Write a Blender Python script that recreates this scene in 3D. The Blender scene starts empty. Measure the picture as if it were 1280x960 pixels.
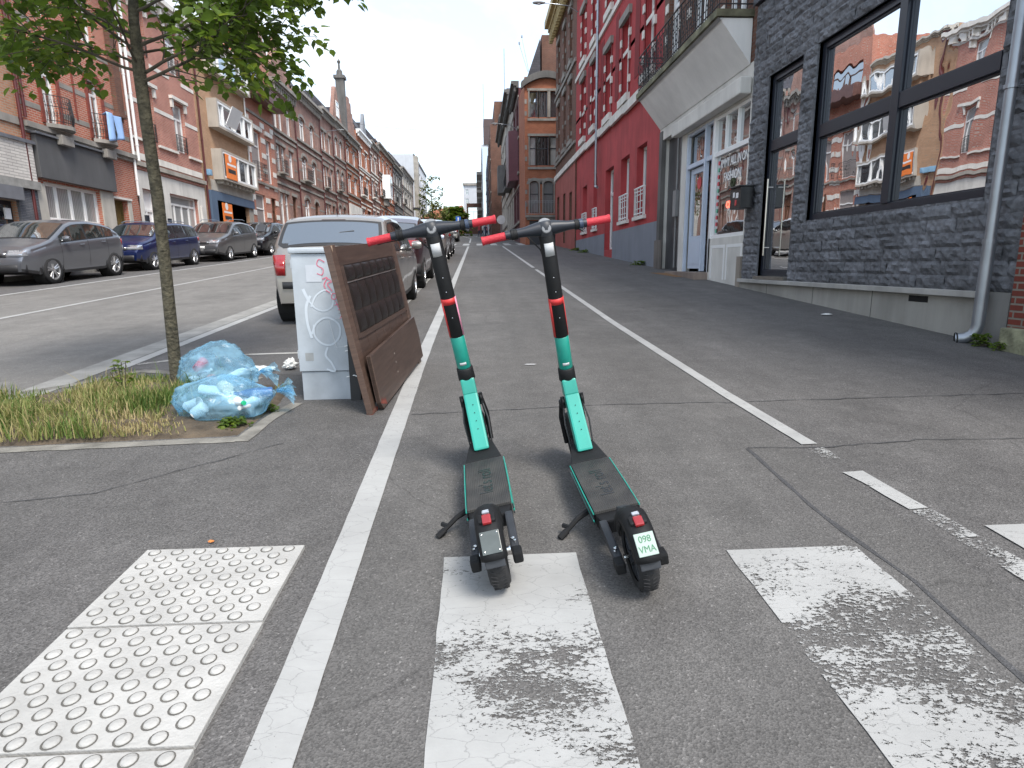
import bpy, bmesh, math, random
import numpy as np
from mathutils import Vector, Matrix, noise as mnoise
R = math.radians
random.seed(7)
S = 0.0576                                   # the street climbs away from the camera
scene = bpy.context.scene
col = scene.collection

# ------------------------------------------------------------------ camera, sky, sun, exposure
cd = bpy.data.cameras.new('camera'); cam = bpy.data.objects.new('camera', cd); col.objects.link(cam)
cam.location = (0, 0, 1.25)
cam.rotation_euler = (R(78.690), R(0.674), R(-3.216))
cd.sensor_width = 36; cd.lens = 36*750/1280; cd.clip_start = .05; cd.clip_end = 3000
scene.camera = cam
SUN_EL, SUN_AZ = 55, 148                      # azimuth clockwise from +Y
world = bpy.data.worlds.new('World'); scene.world = world; world.use_nodes = True
wn = world.node_tree.nodes; wl = world.node_tree.links
bg = wn['Background']; bg.inputs['Strength'].default_value = 0.15
sky = wn.new('ShaderNodeTexSky'); sky.sky_type = 'NISHITA'; sky.sun_disc = False
sky.sun_elevation = R(SUN_EL); sky.sun_rotation = R(SUN_AZ); sky.air_density = 1.0; sky.dust_density = 1.2; sky.ozone_density = 1.0
tc = wn.new('ShaderNodeTexCoord'); mp = wn.new('ShaderNodeMapping')
mp.inputs['Scale'].default_value = (1.1, .75, 2.6); mp.inputs['Location'].default_value = (3.1, .4, .2)
cn = wn.new('ShaderNodeTexNoise'); cn.inputs['Scale'].default_value = 2.1; cn.inputs['Detail'].default_value = 7; cn.inputs['Roughness'].default_value = .55
cn.inputs['Distortion'].default_value = .6
cr = wn.new('ShaderNodeValToRGB'); cr.color_ramp.elements[0].position = .47; cr.color_ramp.elements[0].color = (.22,.22,.22,1)
cr.color_ramp.elements[1].position = .76; cr.color_ramp.elements[1].color = (.92,.92,.92,1)
mx = wn.new('ShaderNodeMixRGB'); mx.inputs[2].default_value = (4.5, 4.62, 4.62, 1)
mul = wn.new('ShaderNodeMixRGB'); mul.blend_type = 'ADD'; mul.inputs[0].default_value = 1; mul.inputs[2].default_value = (.9,.95,.80,1)
wl.new(tc.outputs['Generated'], mp.inputs[0]); wl.new(mp.outputs[0], cn.inputs['Vector']); wl.new(cn.outputs[0], cr.inputs[0])
wl.new(sky.outputs[0], mul.inputs[1]); wl.new(mul.outputs[0], mx.inputs[1]); wl.new(cr.outputs[0], mx.inputs[0]); wl.new(mx.outputs[0], bg.inputs[0])
sd = bpy.data.lights.new('sun', 'SUN'); so = bpy.data.objects.new('sun', sd); col.objects.link(so)
sd.energy = 2.0; sd.angle = R(21); sd.color = (1, .95, .87)
_a, _e = R(SUN_AZ), R(SUN_EL)
_d = Vector((math.sin(_a)*math.cos(_e), math.cos(_a)*math.cos(_e), math.sin(_e)))
so.rotation_euler = _d.to_track_quat('Z', 'Y').to_euler()
so.location = (20, 20, 60)
scene.view_settings.view_transform = 'Standard'; scene.view_settings.look = 'None'
scene.view_settings.exposure = 1.12; scene.view_settings.gamma = 1
scene.render.engine = 'CYCLES'

# ------------------------------------------------------------------ materials
MATS = {}
def nt(name):
    m = bpy.data.materials.new(name); m.use_nodes = True
    return m, m.node_tree.nodes, m.node_tree.links, m.node_tree.nodes['Principled BSDF']
def mat(name, c, rough=.6, metal=0, var=.12, vs=4, bump=0, bs=60, coat=0, spec=.5, alpha=1, emit=None, es=1):
    if name in MATS: return MATS[name]
    m, n, l, b = nt(name)
    b.inputs['Roughness'].default_value = rough; b.inputs['Metallic'].default_value = metal
    b.inputs['Specular IOR Level'].default_value = spec; b.inputs['Coat Weight'].default_value = coat; b.inputs['Coat Roughness'].default_value = .05
    b.inputs['Alpha'].default_value = alpha
    if emit: b.inputs['Emission Color'].default_value = (*emit, 1); b.inputs['Emission Strength'].default_value = es
    t = n.new('ShaderNodeTexCoord'); no = n.new('ShaderNodeTexNoise'); no.inputs['Scale'].default_value = vs; no.inputs['Detail'].default_value = 6
    l.new(t.outputs['Object'], no.inputs['Vector'])
    mr = n.new('ShaderNodeMapRange'); mr.inputs[1].default_value = .3; mr.inputs[2].default_value = .7; mr.inputs[3].default_value = 1-var; mr.inputs[4].default_value = 1+var
    l.new(no.outputs[0], mr.inputs[0])
    mm = n.new('ShaderNodeVectorMath'); mm.operation = 'SCALE'; mm.inputs[0].default_value = c; l.new(mr.outputs[0], mm.inputs['Scale'])
    l.new(mm.outputs[0], b.inputs['Base Color'])
    if bump:
        n2 = n.new('ShaderNodeTexNoise'); n2.inputs['Scale'].default_value = bs; n2.inputs['Detail'].default_value = 4; l.new(t.outputs['Object'], n2.inputs['Vector'])
        bp = n.new('ShaderNodeBump'); bp.inputs['Strength'].default_value = bump; bp.inputs['Distance'].default_value = .02
        l.new(n2.outputs[0], bp.inputs['Height']); l.new(bp.outputs[0], b.inputs['Normal'])
    MATS[name] = m; return m
def wallvec(n, l):
    g = n.new('ShaderNodeNewGeometry'); s = n.new('ShaderNodeSeparateXYZ'); l.new(g.outputs['Position'], s.inputs[0])
    a = n.new('ShaderNodeMath'); a.operation = 'ADD'; l.new(s.outputs[0], a.inputs[0]); l.new(s.outputs[1], a.inputs[1])
    c = n.new('ShaderNodeCombineXYZ'); l.new(a.outputs[0], c.inputs[0]); l.new(s.outputs[2], c.inputs[1]); return c, g
def brick(name, c1, c2, mort, bw=.22, rh=.075, ms=.012, bump=.5, stain=.35, rough=.85, offs=.5):
    if name in MATS: return MATS[name]
    m, n, l, b = nt(name); b.inputs['Roughness'].default_value = rough; b.inputs['Specular IOR Level'].default_value = .25
    c, g = wallvec(n, l)
    t = n.new('ShaderNodeTexBrick'); t.inputs['Scale'].default_value = 1; t.inputs['Brick Width'].default_value = bw; t.inputs['Row Height'].default_value = rh
    t.inputs['Mortar Size'].default_value = ms; t.inputs['Color1'].default_value = (*c1, 1); t.inputs['Color2'].default_value = (*c2, 1); t.inputs['Mortar'].default_value = (*mort, 1)
    t.inputs['Bias'].default_value = 0; t.inputs['Mortar Smooth'].default_value = .2; t.offset = offs
    l.new(c.outputs[0], t.inputs['Vector'])
    no = n.new('ShaderNodeTexNoise'); no.inputs['Scale'].default_value = .9; no.inputs['Detail'].default_value = 8; no.inputs['Roughness'].default_value = .65
    l.new(g.outputs['Position'], no.inputs['Vector'])
    mr = n.new('ShaderNodeMapRange'); mr.inputs[1].default_value = .3; mr.inputs[2].default_value = .7; mr.inputs[3].default_value = 1-stain; mr.inputs[4].default_value = 1+stain*.6
    l.new(no.outputs[0], mr.inputs[0])
    mm = n.new('ShaderNodeVectorMath'); mm.operation = 'SCALE'; l.new(t.outputs['Color'], mm.inputs[0]); l.new(mr.outputs[0], mm.inputs['Scale'])
    l.new(mm.outputs[0], b.inputs['Base Color'])
    bp = n.new('ShaderNodeBump'); bp.inputs['Strength'].default_value = bump; bp.inputs['Distance'].default_value = .01; bp.invert = True
    l.new(t.outputs['Fac'], bp.inputs['Height']); l.new(bp.outputs[0], b.inputs['Normal'])
    MATS[name] = m; return m
def plaster(name, c, streak=.18, rough=.8, bump=.15):
    if name in MATS: return MATS[name]
    m, n, l, b = nt(name); b.inputs['Roughness'].default_value = rough; b.inputs['Specular IOR Level'].default_value = .3
    g = n.new('ShaderNodeNewGeometry'); mp_ = n.new('ShaderNodeMapping'); mp_.inputs['Scale'].default_value = (2.2, 2.2, .35); l.new(g.outputs['Position'], mp_.inputs[0])
    no = n.new('ShaderNodeTexNoise'); no.inputs['Scale'].default_value = 1.6; no.inputs['Detail'].default_value = 9; no.inputs['Roughness'].default_value = .65; l.new(mp_.outputs[0], no.inputs['Vector'])
    n2 = n.new('ShaderNodeTexNoise'); n2.inputs['Scale'].default_value = 1.1; n2.inputs['Detail'].default_value = 10; l.new(g.outputs['Position'], n2.inputs['Vector'])
    ad = n.new('ShaderNodeMath'); ad.operation = 'ADD'; l.new(no.outputs[0], ad.inputs[0]); l.new(n2.outputs[0], ad.inputs[1])
    mr = n.new('ShaderNodeMapRange'); mr.inputs[1].default_value = .7; mr.inputs[2].default_value = 1.3; mr.inputs[3].default_value = 1-streak*1.2; mr.inputs[4].default_value = 1+streak*.6
    l.new(ad.outputs[0], mr.inputs[0])
    mm = n.new('ShaderNodeVectorMath'); mm.operation = 'SCALE'; mm.inputs[0].default_value = c; l.new(mr.outputs[0], mm.inputs['Scale']); l.new(mm.outputs[0], b.inputs['Base Color'])
    n3 = n.new('ShaderNodeTexNoise'); n3.inputs['Scale'].default_value = 70; n3.inputs['Detail'].default_value = 4; l.new(g.outputs['Position'], n3.inputs['Vector'])
    bp = n.new('ShaderNodeBump'); bp.inputs['Strength'].default_value = bump; bp.inputs['Distance'].default_value = .01; l.new(n3.outputs[0], bp.inputs['Height']); l.new(bp.outputs[0], b.inputs['Normal'])
    MATS[name] = m; return m
def asphalt(name, c, speck=.6, patch=.18, scale=1, cracks=0):
    if name in MATS: return MATS[name]
    m, n, l, b = nt(name); b.inputs['Roughness'].default_value = .82; b.inputs['Specular IOR Level'].default_value = .35
    g = n.new('ShaderNodeNewGeometry'); P = g.outputs['Position']
    def noise(sc, de, ro=.6):
        q = n.new('ShaderNodeTexNoise'); q.inputs['Scale'].default_value = sc; q.inputs['Detail'].default_value = de; q.inputs['Roughness'].default_value = ro; l.new(P, q.inputs['Vector']); return q.outputs[0]
    def mr(a, i0, i1, o0, o1):
        q = n.new('ShaderNodeMapRange'); q.inputs[1].default_value = i0; q.inputs[2].default_value = i1; q.inputs[3].default_value = o0; q.inputs[4].default_value = o1; l.new(a, q.inputs[0]); return q.outputs[0]
    def ml(a, b_):
        q = n.new('ShaderNodeMath'); q.operation = 'MULTIPLY'; l.new(a, q.inputs[0]); l.new(b_, q.inputs[1]); return q.outputs[0]
    v = n.new('ShaderNodeTexVoronoi'); v.inputs['Scale'].default_value = 180*scale; l.new(P, v.inputs['Vector'])
    sv = n.new('ShaderNodeSeparateColor'); l.new(v.outputs['Color'], sv.inputs[0])
    st = mr(sv.outputs[0], 0, 1, 1-speck*.5, 1+speck*.5)
    lite = mr(sv.outputs[1], .97, .985, 1, 1.7)                    # the odd pale chipping
    big = mr(noise(.55, 5), .3, .7, 1-patch, 1+patch)
    mid = mr(noise(5, 8, .7), .3, .7, .86, 1.14)
    f = ml(ml(ml(st, lite), big), mid)
    # gum, oil and tar spots, and a few broad scuffed areas
    sp_ = n.new('ShaderNodeTexVoronoi'); sp_.inputs['Scale'].default_value = 1.1; sp_.inputs['Randomness'].default_value = 1; l.new(P, sp_.inputs['Vector'])
    ss_ = n.new('ShaderNodeSeparateColor'); l.new(sp_.outputs['Color'], ss_.inputs[0])
    rr = mr(ss_.outputs[0], 0, 1, .008, .035); cmp_ = n.new('ShaderNodeMath'); cmp_.operation = 'SUBTRACT'; l.new(sp_.outputs['Distance'], cmp_.inputs[0]); l.new(rr, cmp_.inputs[1])
    f = ml(f, mr(cmp_.outputs[0], -.008, .012, .62, 1))
    f = ml(f, mr(noise(1.7, 10, .75), .52, .70, 1, 1.22))
    f = ml(f, mr(noise(.9, 6, .6), .30, .45, .80, 1))
    # long tyre and dirt streaks along the street
    mpn = n.new('ShaderNodeMapping'); mpn.inputs['Scale'].default_value = (2.4, .12, 1); l.new(P, mpn.inputs[0])
    q = n.new('ShaderNodeTexNoise'); q.inputs['Scale'].default_value = 1.5; q.inputs['Detail'].default_value = 5; l.new(mpn.outputs[0], q.inputs['Vector'])
    f = ml(f, mr(q.outputs[0], .35, .65, .93, 1.07))
    if cracks:
        w = n.new('ShaderNodeTexVoronoi'); w.feature = 'DISTANCE_TO_EDGE'; w.inputs['Scale'].default_value = .42
        nz = n.new('ShaderNodeTexNoise'); nz.inputs['Scale'].default_value = 2.5; nz.inputs['Detail'].default_value = 7; l.new(P, nz.inputs['Vector'])
        mxv = n.new('ShaderNodeMixRGB'); mxv.inputs[0].default_value = .22; l.new(P, mxv.inputs[1]); l.new(nz.outputs['Color'], mxv.inputs[2]); l.new(mxv.outputs[0], w.inputs['Vector'])
        cr1 = mr(w.outputs['Distance'], .0, .003, .72, 1)
        hide = mr(noise(.8, 2), .44, .5, 1, 0)
        mxx = n.new('ShaderNodeMix'); l.new(hide, mxx.inputs[0]); mxx.inputs[2].default_value = 1; l.new(cr1, mxx.inputs[3])
        mxx2 = n.new('ShaderNodeMath'); mxx2.operation = 'ADD'; mxx2.inputs[1].default_value = 0; l.new(mxx.outputs[0], mxx2.inputs[0])
        f = ml(f, mxx2.outputs[0])
    mm = n.new('ShaderNodeVectorMath'); mm.operation = 'SCALE'; mm.inputs[0].default_value = c; l.new(f, mm.inputs['Scale']); l.new(mm.outputs[0], b.inputs['Base Color'])
    bp = n.new('ShaderNodeBump'); bp.inputs['Strength'].default_value = .55; bp.inputs['Distance'].default_value = .004; l.new(v.outputs['Distance'], bp.inputs['Height']); l.new(bp.outputs[0], b.inputs['Normal'])
    MATS[name] = m; return m
def paint(name, lo, hi, c=(.35,.35,.34), seed=0, crack=.03, ydrift=0, asp=(.085,.085,.087), rand=None):
    """road paint worn through to the asphalt below where the noise says so"""
    m, n, l, b = nt(name); b.inputs['Roughness'].default_value = .6
    g = n.new('ShaderNodeNewGeometry'); mp_ = n.new('ShaderNodeMapping'); mp_.inputs['Location'].default_value = (seed, seed*.7, 0); mp_.inputs['Scale'].default_value = (.75, 1.35, 1); l.new(g.outputs['Position'], mp_.inputs[0]); P = mp_.outputs[0]
    def noise(sc, de, ro=.6, dist=0):
        q = n.new('ShaderNodeTexNoise'); q.inputs['Scale'].default_value = sc; q.inputs['Detail'].default_value = de; q.inputs['Roughness'].default_value = ro; q.inputs['Distortion'].default_value = dist; l.new(P, q.inputs['Vector']); return q.outputs[0]
    def mth(op, a, b_):
        q = n.new('ShaderNodeMath'); q.operation = op
        for i, k in enumerate((a, b_)):
            if isinstance(k, (int, float)): q.inputs[i].default_value = k
            else: l.new(k, q.inputs[i])
        return q.outputs[0]
    big = noise(3.2, 3, .5); fine = noise(55, 6, .75)
    vor = n.new('ShaderNodeTexVoronoi'); vor.feature = 'DISTANCE_TO_EDGE'; vor.inputs['Scale'].default_value = 55
    nz = n.new('ShaderNodeTexNoise'); nz.inputs['Scale'].default_value = 30; nz.inputs['Detail'].default_value = 4; l.new(P, nz.inputs['Vector'])
    mv = n.new('ShaderNodeMixRGB'); mv.inputs[0].default_value = .03; l.new(P, mv.inputs[1]); l.new(nz.outputs['Color'], mv.inputs[2]); l.new(mv.outputs[0], vor.inputs['Vector'])
    edge = n.new('ShaderNodeMapRange'); edge.inputs[1].default_value = 0; edge.inputs[2].default_value = .10; edge.inputs[3].default_value = crack*3; edge.inputs[4].default_value = 0; l.new(vor.outputs['Distance'], edge.inputs[0])
    v = mth('ADD', mth('ADD', mth('MULTIPLY', big, .50), mth('MULTIPLY', fine, .50)), edge.outputs[0])
    wear = n.new('ShaderNodeMapRange'); wear.inputs[1].default_value = lo; wear.inputs[2].default_value = hi; l.new(v, wear.inputs[0])
    dirt = noise(2.2, 9, .7); dm = n.new('ShaderNodeMapRange'); dm.inputs[1].default_value = .3; dm.inputs[2].default_value = .7; dm.inputs[3].default_value = .8; dm.inputs[4].default_value = 1.08; l.new(dirt, dm.inputs[0])
    # hairline crazing
    v2 = n.new('ShaderNodeTexVoronoi'); v2.feature = 'DISTANCE_TO_EDGE'; v2.inputs['Scale'].default_value = 12; l.new(mv.outputs[0], v2.inputs['Vector'])
    hl = n.new('ShaderNodeMapRange'); hl.inputs[1].default_value = 0; hl.inputs[2].default_value = .018; hl.inputs[3].default_value = .72; hl.inputs[4].default_value = 1; l.new(v2.outputs['Distance'], hl.inputs[0])
    cc = n.new('ShaderNodeVectorMath'); cc.operation = 'SCALE'; cc.inputs[0].default_value = c; l.new(mth('MULTIPLY', dm.outputs[0], hl.outputs[0]), cc.inputs['Scale'])
    l.new(cc.outputs[0], b.inputs['Base Color'])
    tr = n.new('ShaderNodeBsdfTransparent'); ms_ = n.new('ShaderNodeMixShader'); l.new(wear.outputs[0], ms_.inputs[0]); l.new(b.outputs[0], ms_.inputs[1]); l.new(tr.outputs[0], ms_.inputs[2])
    l.new(ms_.outputs[0], n['Material Output'].inputs['Surface'])
    bp = n.new('ShaderNodeBump'); bp.inputs['Strength'].default_value = .3; bp.inputs['Distance'].default_value = .003; l.new(fine, bp.inputs['Height']); l.new(bp.outputs[0], b.inputs['Normal'])
    return m
def glass(name, refl=.5, tint=(.02,.025,.03), wob=.0, ws=1.2, rough=.0, cl=(.95,.97,1)):
    """window glass: mirror coat over a dark room"""
    if name in MATS: return MATS[name]
    m, n, l, b = nt(name); b.inputs['Base Color'].default_value = (*tint, 1); b.inputs['Roughness'].default_value = .05
    gl = n.new('ShaderNodeBsdfGlossy'); gl.inputs['Color'].default_value = (*cl, 1); gl.inputs['Roughness'].default_value = rough
    fr = n.new('ShaderNodeLayerWeight'); fr.inputs['Blend'].default_value = .35
    mr = n.new('ShaderNodeMapRange'); mr.inputs[3].default_value = refl; mr.inputs[4].default_value = min(1, refl+.35); l.new(fr.outputs['Facing'], mr.inputs[0])
    ms_ = n.new('ShaderNodeMixShader'); l.new(mr.outputs[0], ms_.inputs[0]); l.new(b.outputs[0], ms_.inputs[1]); l.new(gl.outputs[0], ms_.inputs[2]); l.new(ms_.outputs[0], n['Material Output'].inputs['Surface'])
    if wob:
        g = n.new('ShaderNodeNewGeometry'); mp_ = n.new('ShaderNodeMapping'); mp_.inputs['Scale'].default_value = (1, 1.3, .6); l.new(g.outputs['Position'], mp_.inputs[0])
        no = n.new('ShaderNodeTexNoise'); no.inputs['Scale'].default_value = ws; no.inputs['Detail'].default_value = 1.5; l.new(mp_.outputs[0], no.inputs['Vector'])
        bp = n.new('ShaderNodeBump'); bp.inputs['Strength'].default_value = 1; bp.inputs['Distance'].default_value = wob; l.new(no.outputs[0], bp.inputs['Height'])
        l.new(bp.outputs[0], gl.inputs['Normal'])
    MATS[name] = m; return m
def curtain(name, c):
    """net curtain just behind a reflective pane"""
    if name in MATS: return MATS[name]
    m, n, l, b = nt(name); c_, g = wallvec(n, l)
    w = n.new('ShaderNodeTexWave'); w.inputs['Scale'].default_value = 3.5; w.inputs['Distortion'].default_value = 2.5; w.inputs['Detail'].default_value = 2; l.new(c_.outputs[0], w.inputs['Vector'])
    mr = n.new('ShaderNodeMapRange'); mr.inputs[3].default_value = .62; mr.inputs[4].default_value = 1.1; l.new(w.outputs[0], mr.inputs[0])
    mm = n.new('ShaderNodeVectorMath'); mm.operation = 'SCALE'; mm.inputs[0].default_value = c; l.new(mr.outputs[0], mm.inputs['Scale']); l.new(mm.outputs[0], b.inputs['Base Color'])
    b.inputs['Coat Weight'].default_value = 1; b.inputs['Coat Roughness'].default_value = .03; b.inputs['Coat IOR'].default_value = 1.9
    MATS[name] = m; return m

# ------------------------------------------------------------------ mesh builder
class MB:
    def __init__(s): s.v = []; s.f = []; s.mi = []
    def add(s, vs, fs, k=0):
        o = len(s.v); s.v += [tuple(p) for p in vs]; s.f += [tuple(i+o for i in f) for f in fs]; s.mi += [k]*len(fs); return s
    def box8(s, p, k=0): return s.add(p, [(0,3,2,1),(4,5,6,7),(0,1,5,4),(1,2,6,5),(2,3,7,6),(3,0,4,7)], k)
    def box(s, x0, x1, y0, y1, z0, z1, k=0): return s.box8([(x0,y0,z0),(x1,y0,z0),(x1,y1,z0),(x0,y1,z0),(x0,y0,z1),(x1,y0,z1),(x1,y1,z1),(x0,y1,z1)], k)
    def fbox(s, F, u0, u1, v0, v1, w0, w1, k=0):
        return s.box8([F(u0,v0,w0),F(u1,v0,w0),F(u1,v0,w1),F(u0,v0,w1),F(u0,v1,w0),F(u1,v1,w0),F(u1,v1,w1),F(u0,v1,w1)], k)
    def quad(s, a, b, c, d, k=0): return s.add([a,b,c,d], [(0,1,2,3)], k)
    def prism(s, pts, d, k=0):
        n = len(pts); d = Vector(d); q = [Vector(p) for p in pts]; r = [p+d for p in q]
        return s.add(q+r, [tuple(range(n))[::-1], tuple(range(n,2*n))]+[(i,(i+1)%n,(i+1)%n+n,i+n) for i in range(n)], k)
    def tube(s, path, r, n=8, cap=True, k=0):
        P = [Vector(p) for p in path]; rs = r if isinstance(r, (list, tuple)) else [r]*len(P); o = []; prev = None
        for i, p in enumerate(P):
            t = (P[min(i+1,len(P)-1)]-P[max(i-1,0)])
            t = t.normalized() if t.length > 1e-9 else Vector((0,0,1))
            if prev is None:
                a = t.cross(Vector((0,0,1)));
                if a.length < 1e-3: a = t.cross(Vector((0,1,0)))
                a.normalize()
            else:
                a = prev - t*prev.dot(t)
                a = a.normalized() if a.length > 1e-6 else t.orthogonal().normalized()
            prev = a; b = t.cross(a)
            for j in range(n):
                th = 2*math.pi*j/n; o.append(p+(a*math.cos(th)+b*math.sin(th))*rs[i])
        f = []
        for i in range(len(P)-1):
            for j in range(n): f.append((i*n+j, i*n+(j+1)%n, (i+1)*n+(j+1)%n, (i+1)*n+j))
        if cap: f += [tuple(range(n))[::-1], tuple(range((len(P)-1)*n, len(P)*n))]
        return s.add(o, f, k)
    def lathe(s, prof, c, axis=(0,0,1), n=20, k=0, ang=2*math.pi, a0=0, xdir=None):
        A = Vector(axis).normalized(); X = Vector(xdir) if xdir else A.orthogonal(); X = (X-A*X.dot(A)).normalized(); Y = A.cross(X); c = Vector(c); o = []
        full = abs(ang-2*math.pi) < 1e-6; m = n if full else n+1
        for (r, h) in prof:
            for j in range(m):
                th = a0+ang*j/n; o.append(c+A*h+(X*math.cos(th)+Y*math.sin(th))*r)
        f = []
        for i in range(len(prof)-1):
            for j in range(n): f.append((i*m+j, i*m+(j+1)%m, (i+1)*m+(j+1)%m, (i+1)*m+j))
        return s.add(o, f, k)
    def grid(s, fn, nu, nv, k=0):
        o = [fn(i/nu, j/nv) for j in range(nv+1) for i in range(nu+1)]; w = nu+1
        return s.add(o, [(j*w+i, j*w+i+1, (j+1)*w+i+1, (j+1)*w+i) for j in range(nv) for i in range(nu)], k)
    def build(s, name, material, parent=None, smooth=False, bevel=0, off=None, sharp=38, recalc=True, merge=False, solid=0):
        me = bpy.data.meshes.new(name)
        o_ = Vector(off) if off is not None else (parent.get('_o') and Vector(parent['_o']) or Vector((0,0,0))) if parent else Vector((0,0,0))
        me.from_pydata([(p[0]-o_[0], p[1]-o_[1], p[2]-o_[2]) for p in s.v], [], s.f)
        ms = material if isinstance(material, (list, tuple)) else [material]
        for m in ms: me.materials.append(m)
        me.polygons.foreach_set('material_index', s.mi)
        bm = bmesh.new(); bm.from_mesh(me)
        if merge: bmesh.ops.remove_doubles(bm, verts=bm.verts, dist=1e-5)
        if recalc: bmesh.ops.recalc_face_normals(bm, faces=bm.faces)
        if bevel:
            bmesh.ops.bevel(bm, geom=[e for e in bm.edges if len(e.link_faces) == 2 and e.calc_face_angle(0) > .5], offset=bevel, segments=2, affect='EDGES', profile=.6, clamp_overlap=True)
        if smooth:
            for f in bm.faces: f.smooth = True
            for e in bm.edges:
                if len(e.link_faces) == 2 and e.calc_face_angle(0) > R(sharp): e.smooth = False
        bm.to_mesh(me); bm.free(); me.update()
        o = bpy.data.objects.new(name, me); col.objects.link(o)
        if parent:
            o.parent = parent
            if parent.get('_o'): o['_o'] = list(parent['_o'])
        if solid:
            md = o.modifiers.new('thick', 'SOLIDIFY'); md.thickness = solid; md.offset = 0
        return o
def tag(o, label, cat, group=None):
    o['label'] = label; o['category'] = cat
    if group: o['group'] = group
    return o
def thing(name, label, cat, loc=(0,0,0), rot=(0,0,0), group=None, world_parts=False):
    o = bpy.data.objects.new(name, None); col.objects.link(o); o.location = loc; o.rotation_euler = rot; o.empty_display_size = .2
    if world_parts: o['_o'] = list(loc)
    return tag(o, label, cat, group)
def struct(o): o['kind'] = 'structure'; return o
def kids(o): return [c for c in bpy.data.objects if c.parent == o]
def dup(root, loc=None, rot=None, label=None, mats=None):
    def cp(o, par):
        c = o.copy(); col.objects.link(c); c.parent = par
        for k in kids(o): cp(k, c)
        return c
    c = cp(root, root.parent)
    if loc is not None: c.location = loc
    if rot is not None: c.rotation_euler = rot
    if label: c['label'] = label
    return c
def text_mesh(txt, size, extrude=.002, off_=0):
    cu = bpy.data.curves.new('txt', 'FONT'); cu.body = txt; cu.size = size; cu.extrude = extrude; cu.offset = off_; cu.align_x = 'CENTER'; cu.align_y = 'CENTER'
    o = bpy.data.objects.new('txt', cu); col.objects.link(o)
    me = bpy.data.meshes.new_from_object(o.evaluated_get(bpy.context.evaluated_depsgraph_get()))
    bpy.data.objects.remove(o); bpy.data.curves.remove(cu); return me
def put_text(name, txt, size, M, material, parent, extrude=.002, sx=1, off=0):
    me = text_mesh(txt, size, extrude, off)
    o_ = Vector(parent['_o']) if parent and parent.get('_o') else Vector((0,0,0))
    me.transform(Matrix.Translation(-o_) @ M @ Matrix.Diagonal((sx,1,1,1))); me.materials.clear(); me.materials.append(material)
    o = bpy.data.objects.new(name, me); col.objects.link(o); o.parent = parent; return o
def fmat(c, ux, vy):
    """matrix that puts text (x along ux, y along vy) at c"""
    ux = Vector(ux).normalized(); vy = Vector(vy).normalized(); n_ = ux.cross(vy); m = Matrix.Identity(4)
    for i in range(3): m[i][0] = ux[i]; m[i][1] = vy[i]; m[i][2] = n_[i]; m[i][3] = c[i]
    return m
def hz(y): return S*y

# ------------------------------------------------------------------ ground, road, markings
A_WALK = asphalt('walk_asphalt', (.094,.090,.087), .75, .14, cracks=1)
A_ROAD = asphalt('road_asphalt', (.155,.148,.138), .4, .12)
A_BAY = asphalt('bay_asphalt', (.098,.094,.092), .5, .12)
A_PATH = asphalt('cycle_asphalt', (.097,.093,.089), .6, .12, cracks=1)
A_SEAM = asphalt('seam_asphalt', (.06,.06,.062), .5, .1)
CONC = mat('kerb_concrete', (.25,.245,.23), .85, var=.22, vs=5, bump=.3)
def sheet(name, pts, lay, m, parent=None, sub=False):
    b = MB(); b.add([(x, y, hz(y)+lay*.002) for x, y in pts], [tuple(range(len(pts)))])
    o = b.build(name, m, parent)
    if o.data.polygons[0].normal.z < 0: o.data.flip_normals()
    return o
b = MB(); XS = [-400,-100,-40,-14,-6,0,5,14,40,100,400]; YS = [-60,-20,0,10,30,60,120,240,500,900]
b.grid(lambda i, j: (XS[round(i*10)], YS[round(j*9)], hz(YS[round(j*9)])), 10, 9)
struct(b.build('ground', A_WALK))
struct(sheet('road', [(-9.65,-30),(-3.72,-30),(-3.72,330),(-9.65,330)], 1, A_ROAD))
struct(sheet('parking_lane', [(-12.1,-30),(-9.65,-30),(-9.65,330),(-12.1,330)], 1, A_BAY))
struct(sheet('gutter_strip', [(-3.72,-30),(-3.45,-30),(-3.45,330),(-3.72,330)], 2, CONC))
struct(sheet('parking_bay', [(-3.45,5.75),(-1.55,5.3),(-1.55,5.9),(-1.32,6.0),(-1.32,44),(-3.45,44)], 1, A_BAY))
struct(sheet('cycle_path', [(-.6,-20),(1.85,-20),(1.72,43),(-.6,43)], 1, A_PATH))
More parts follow.
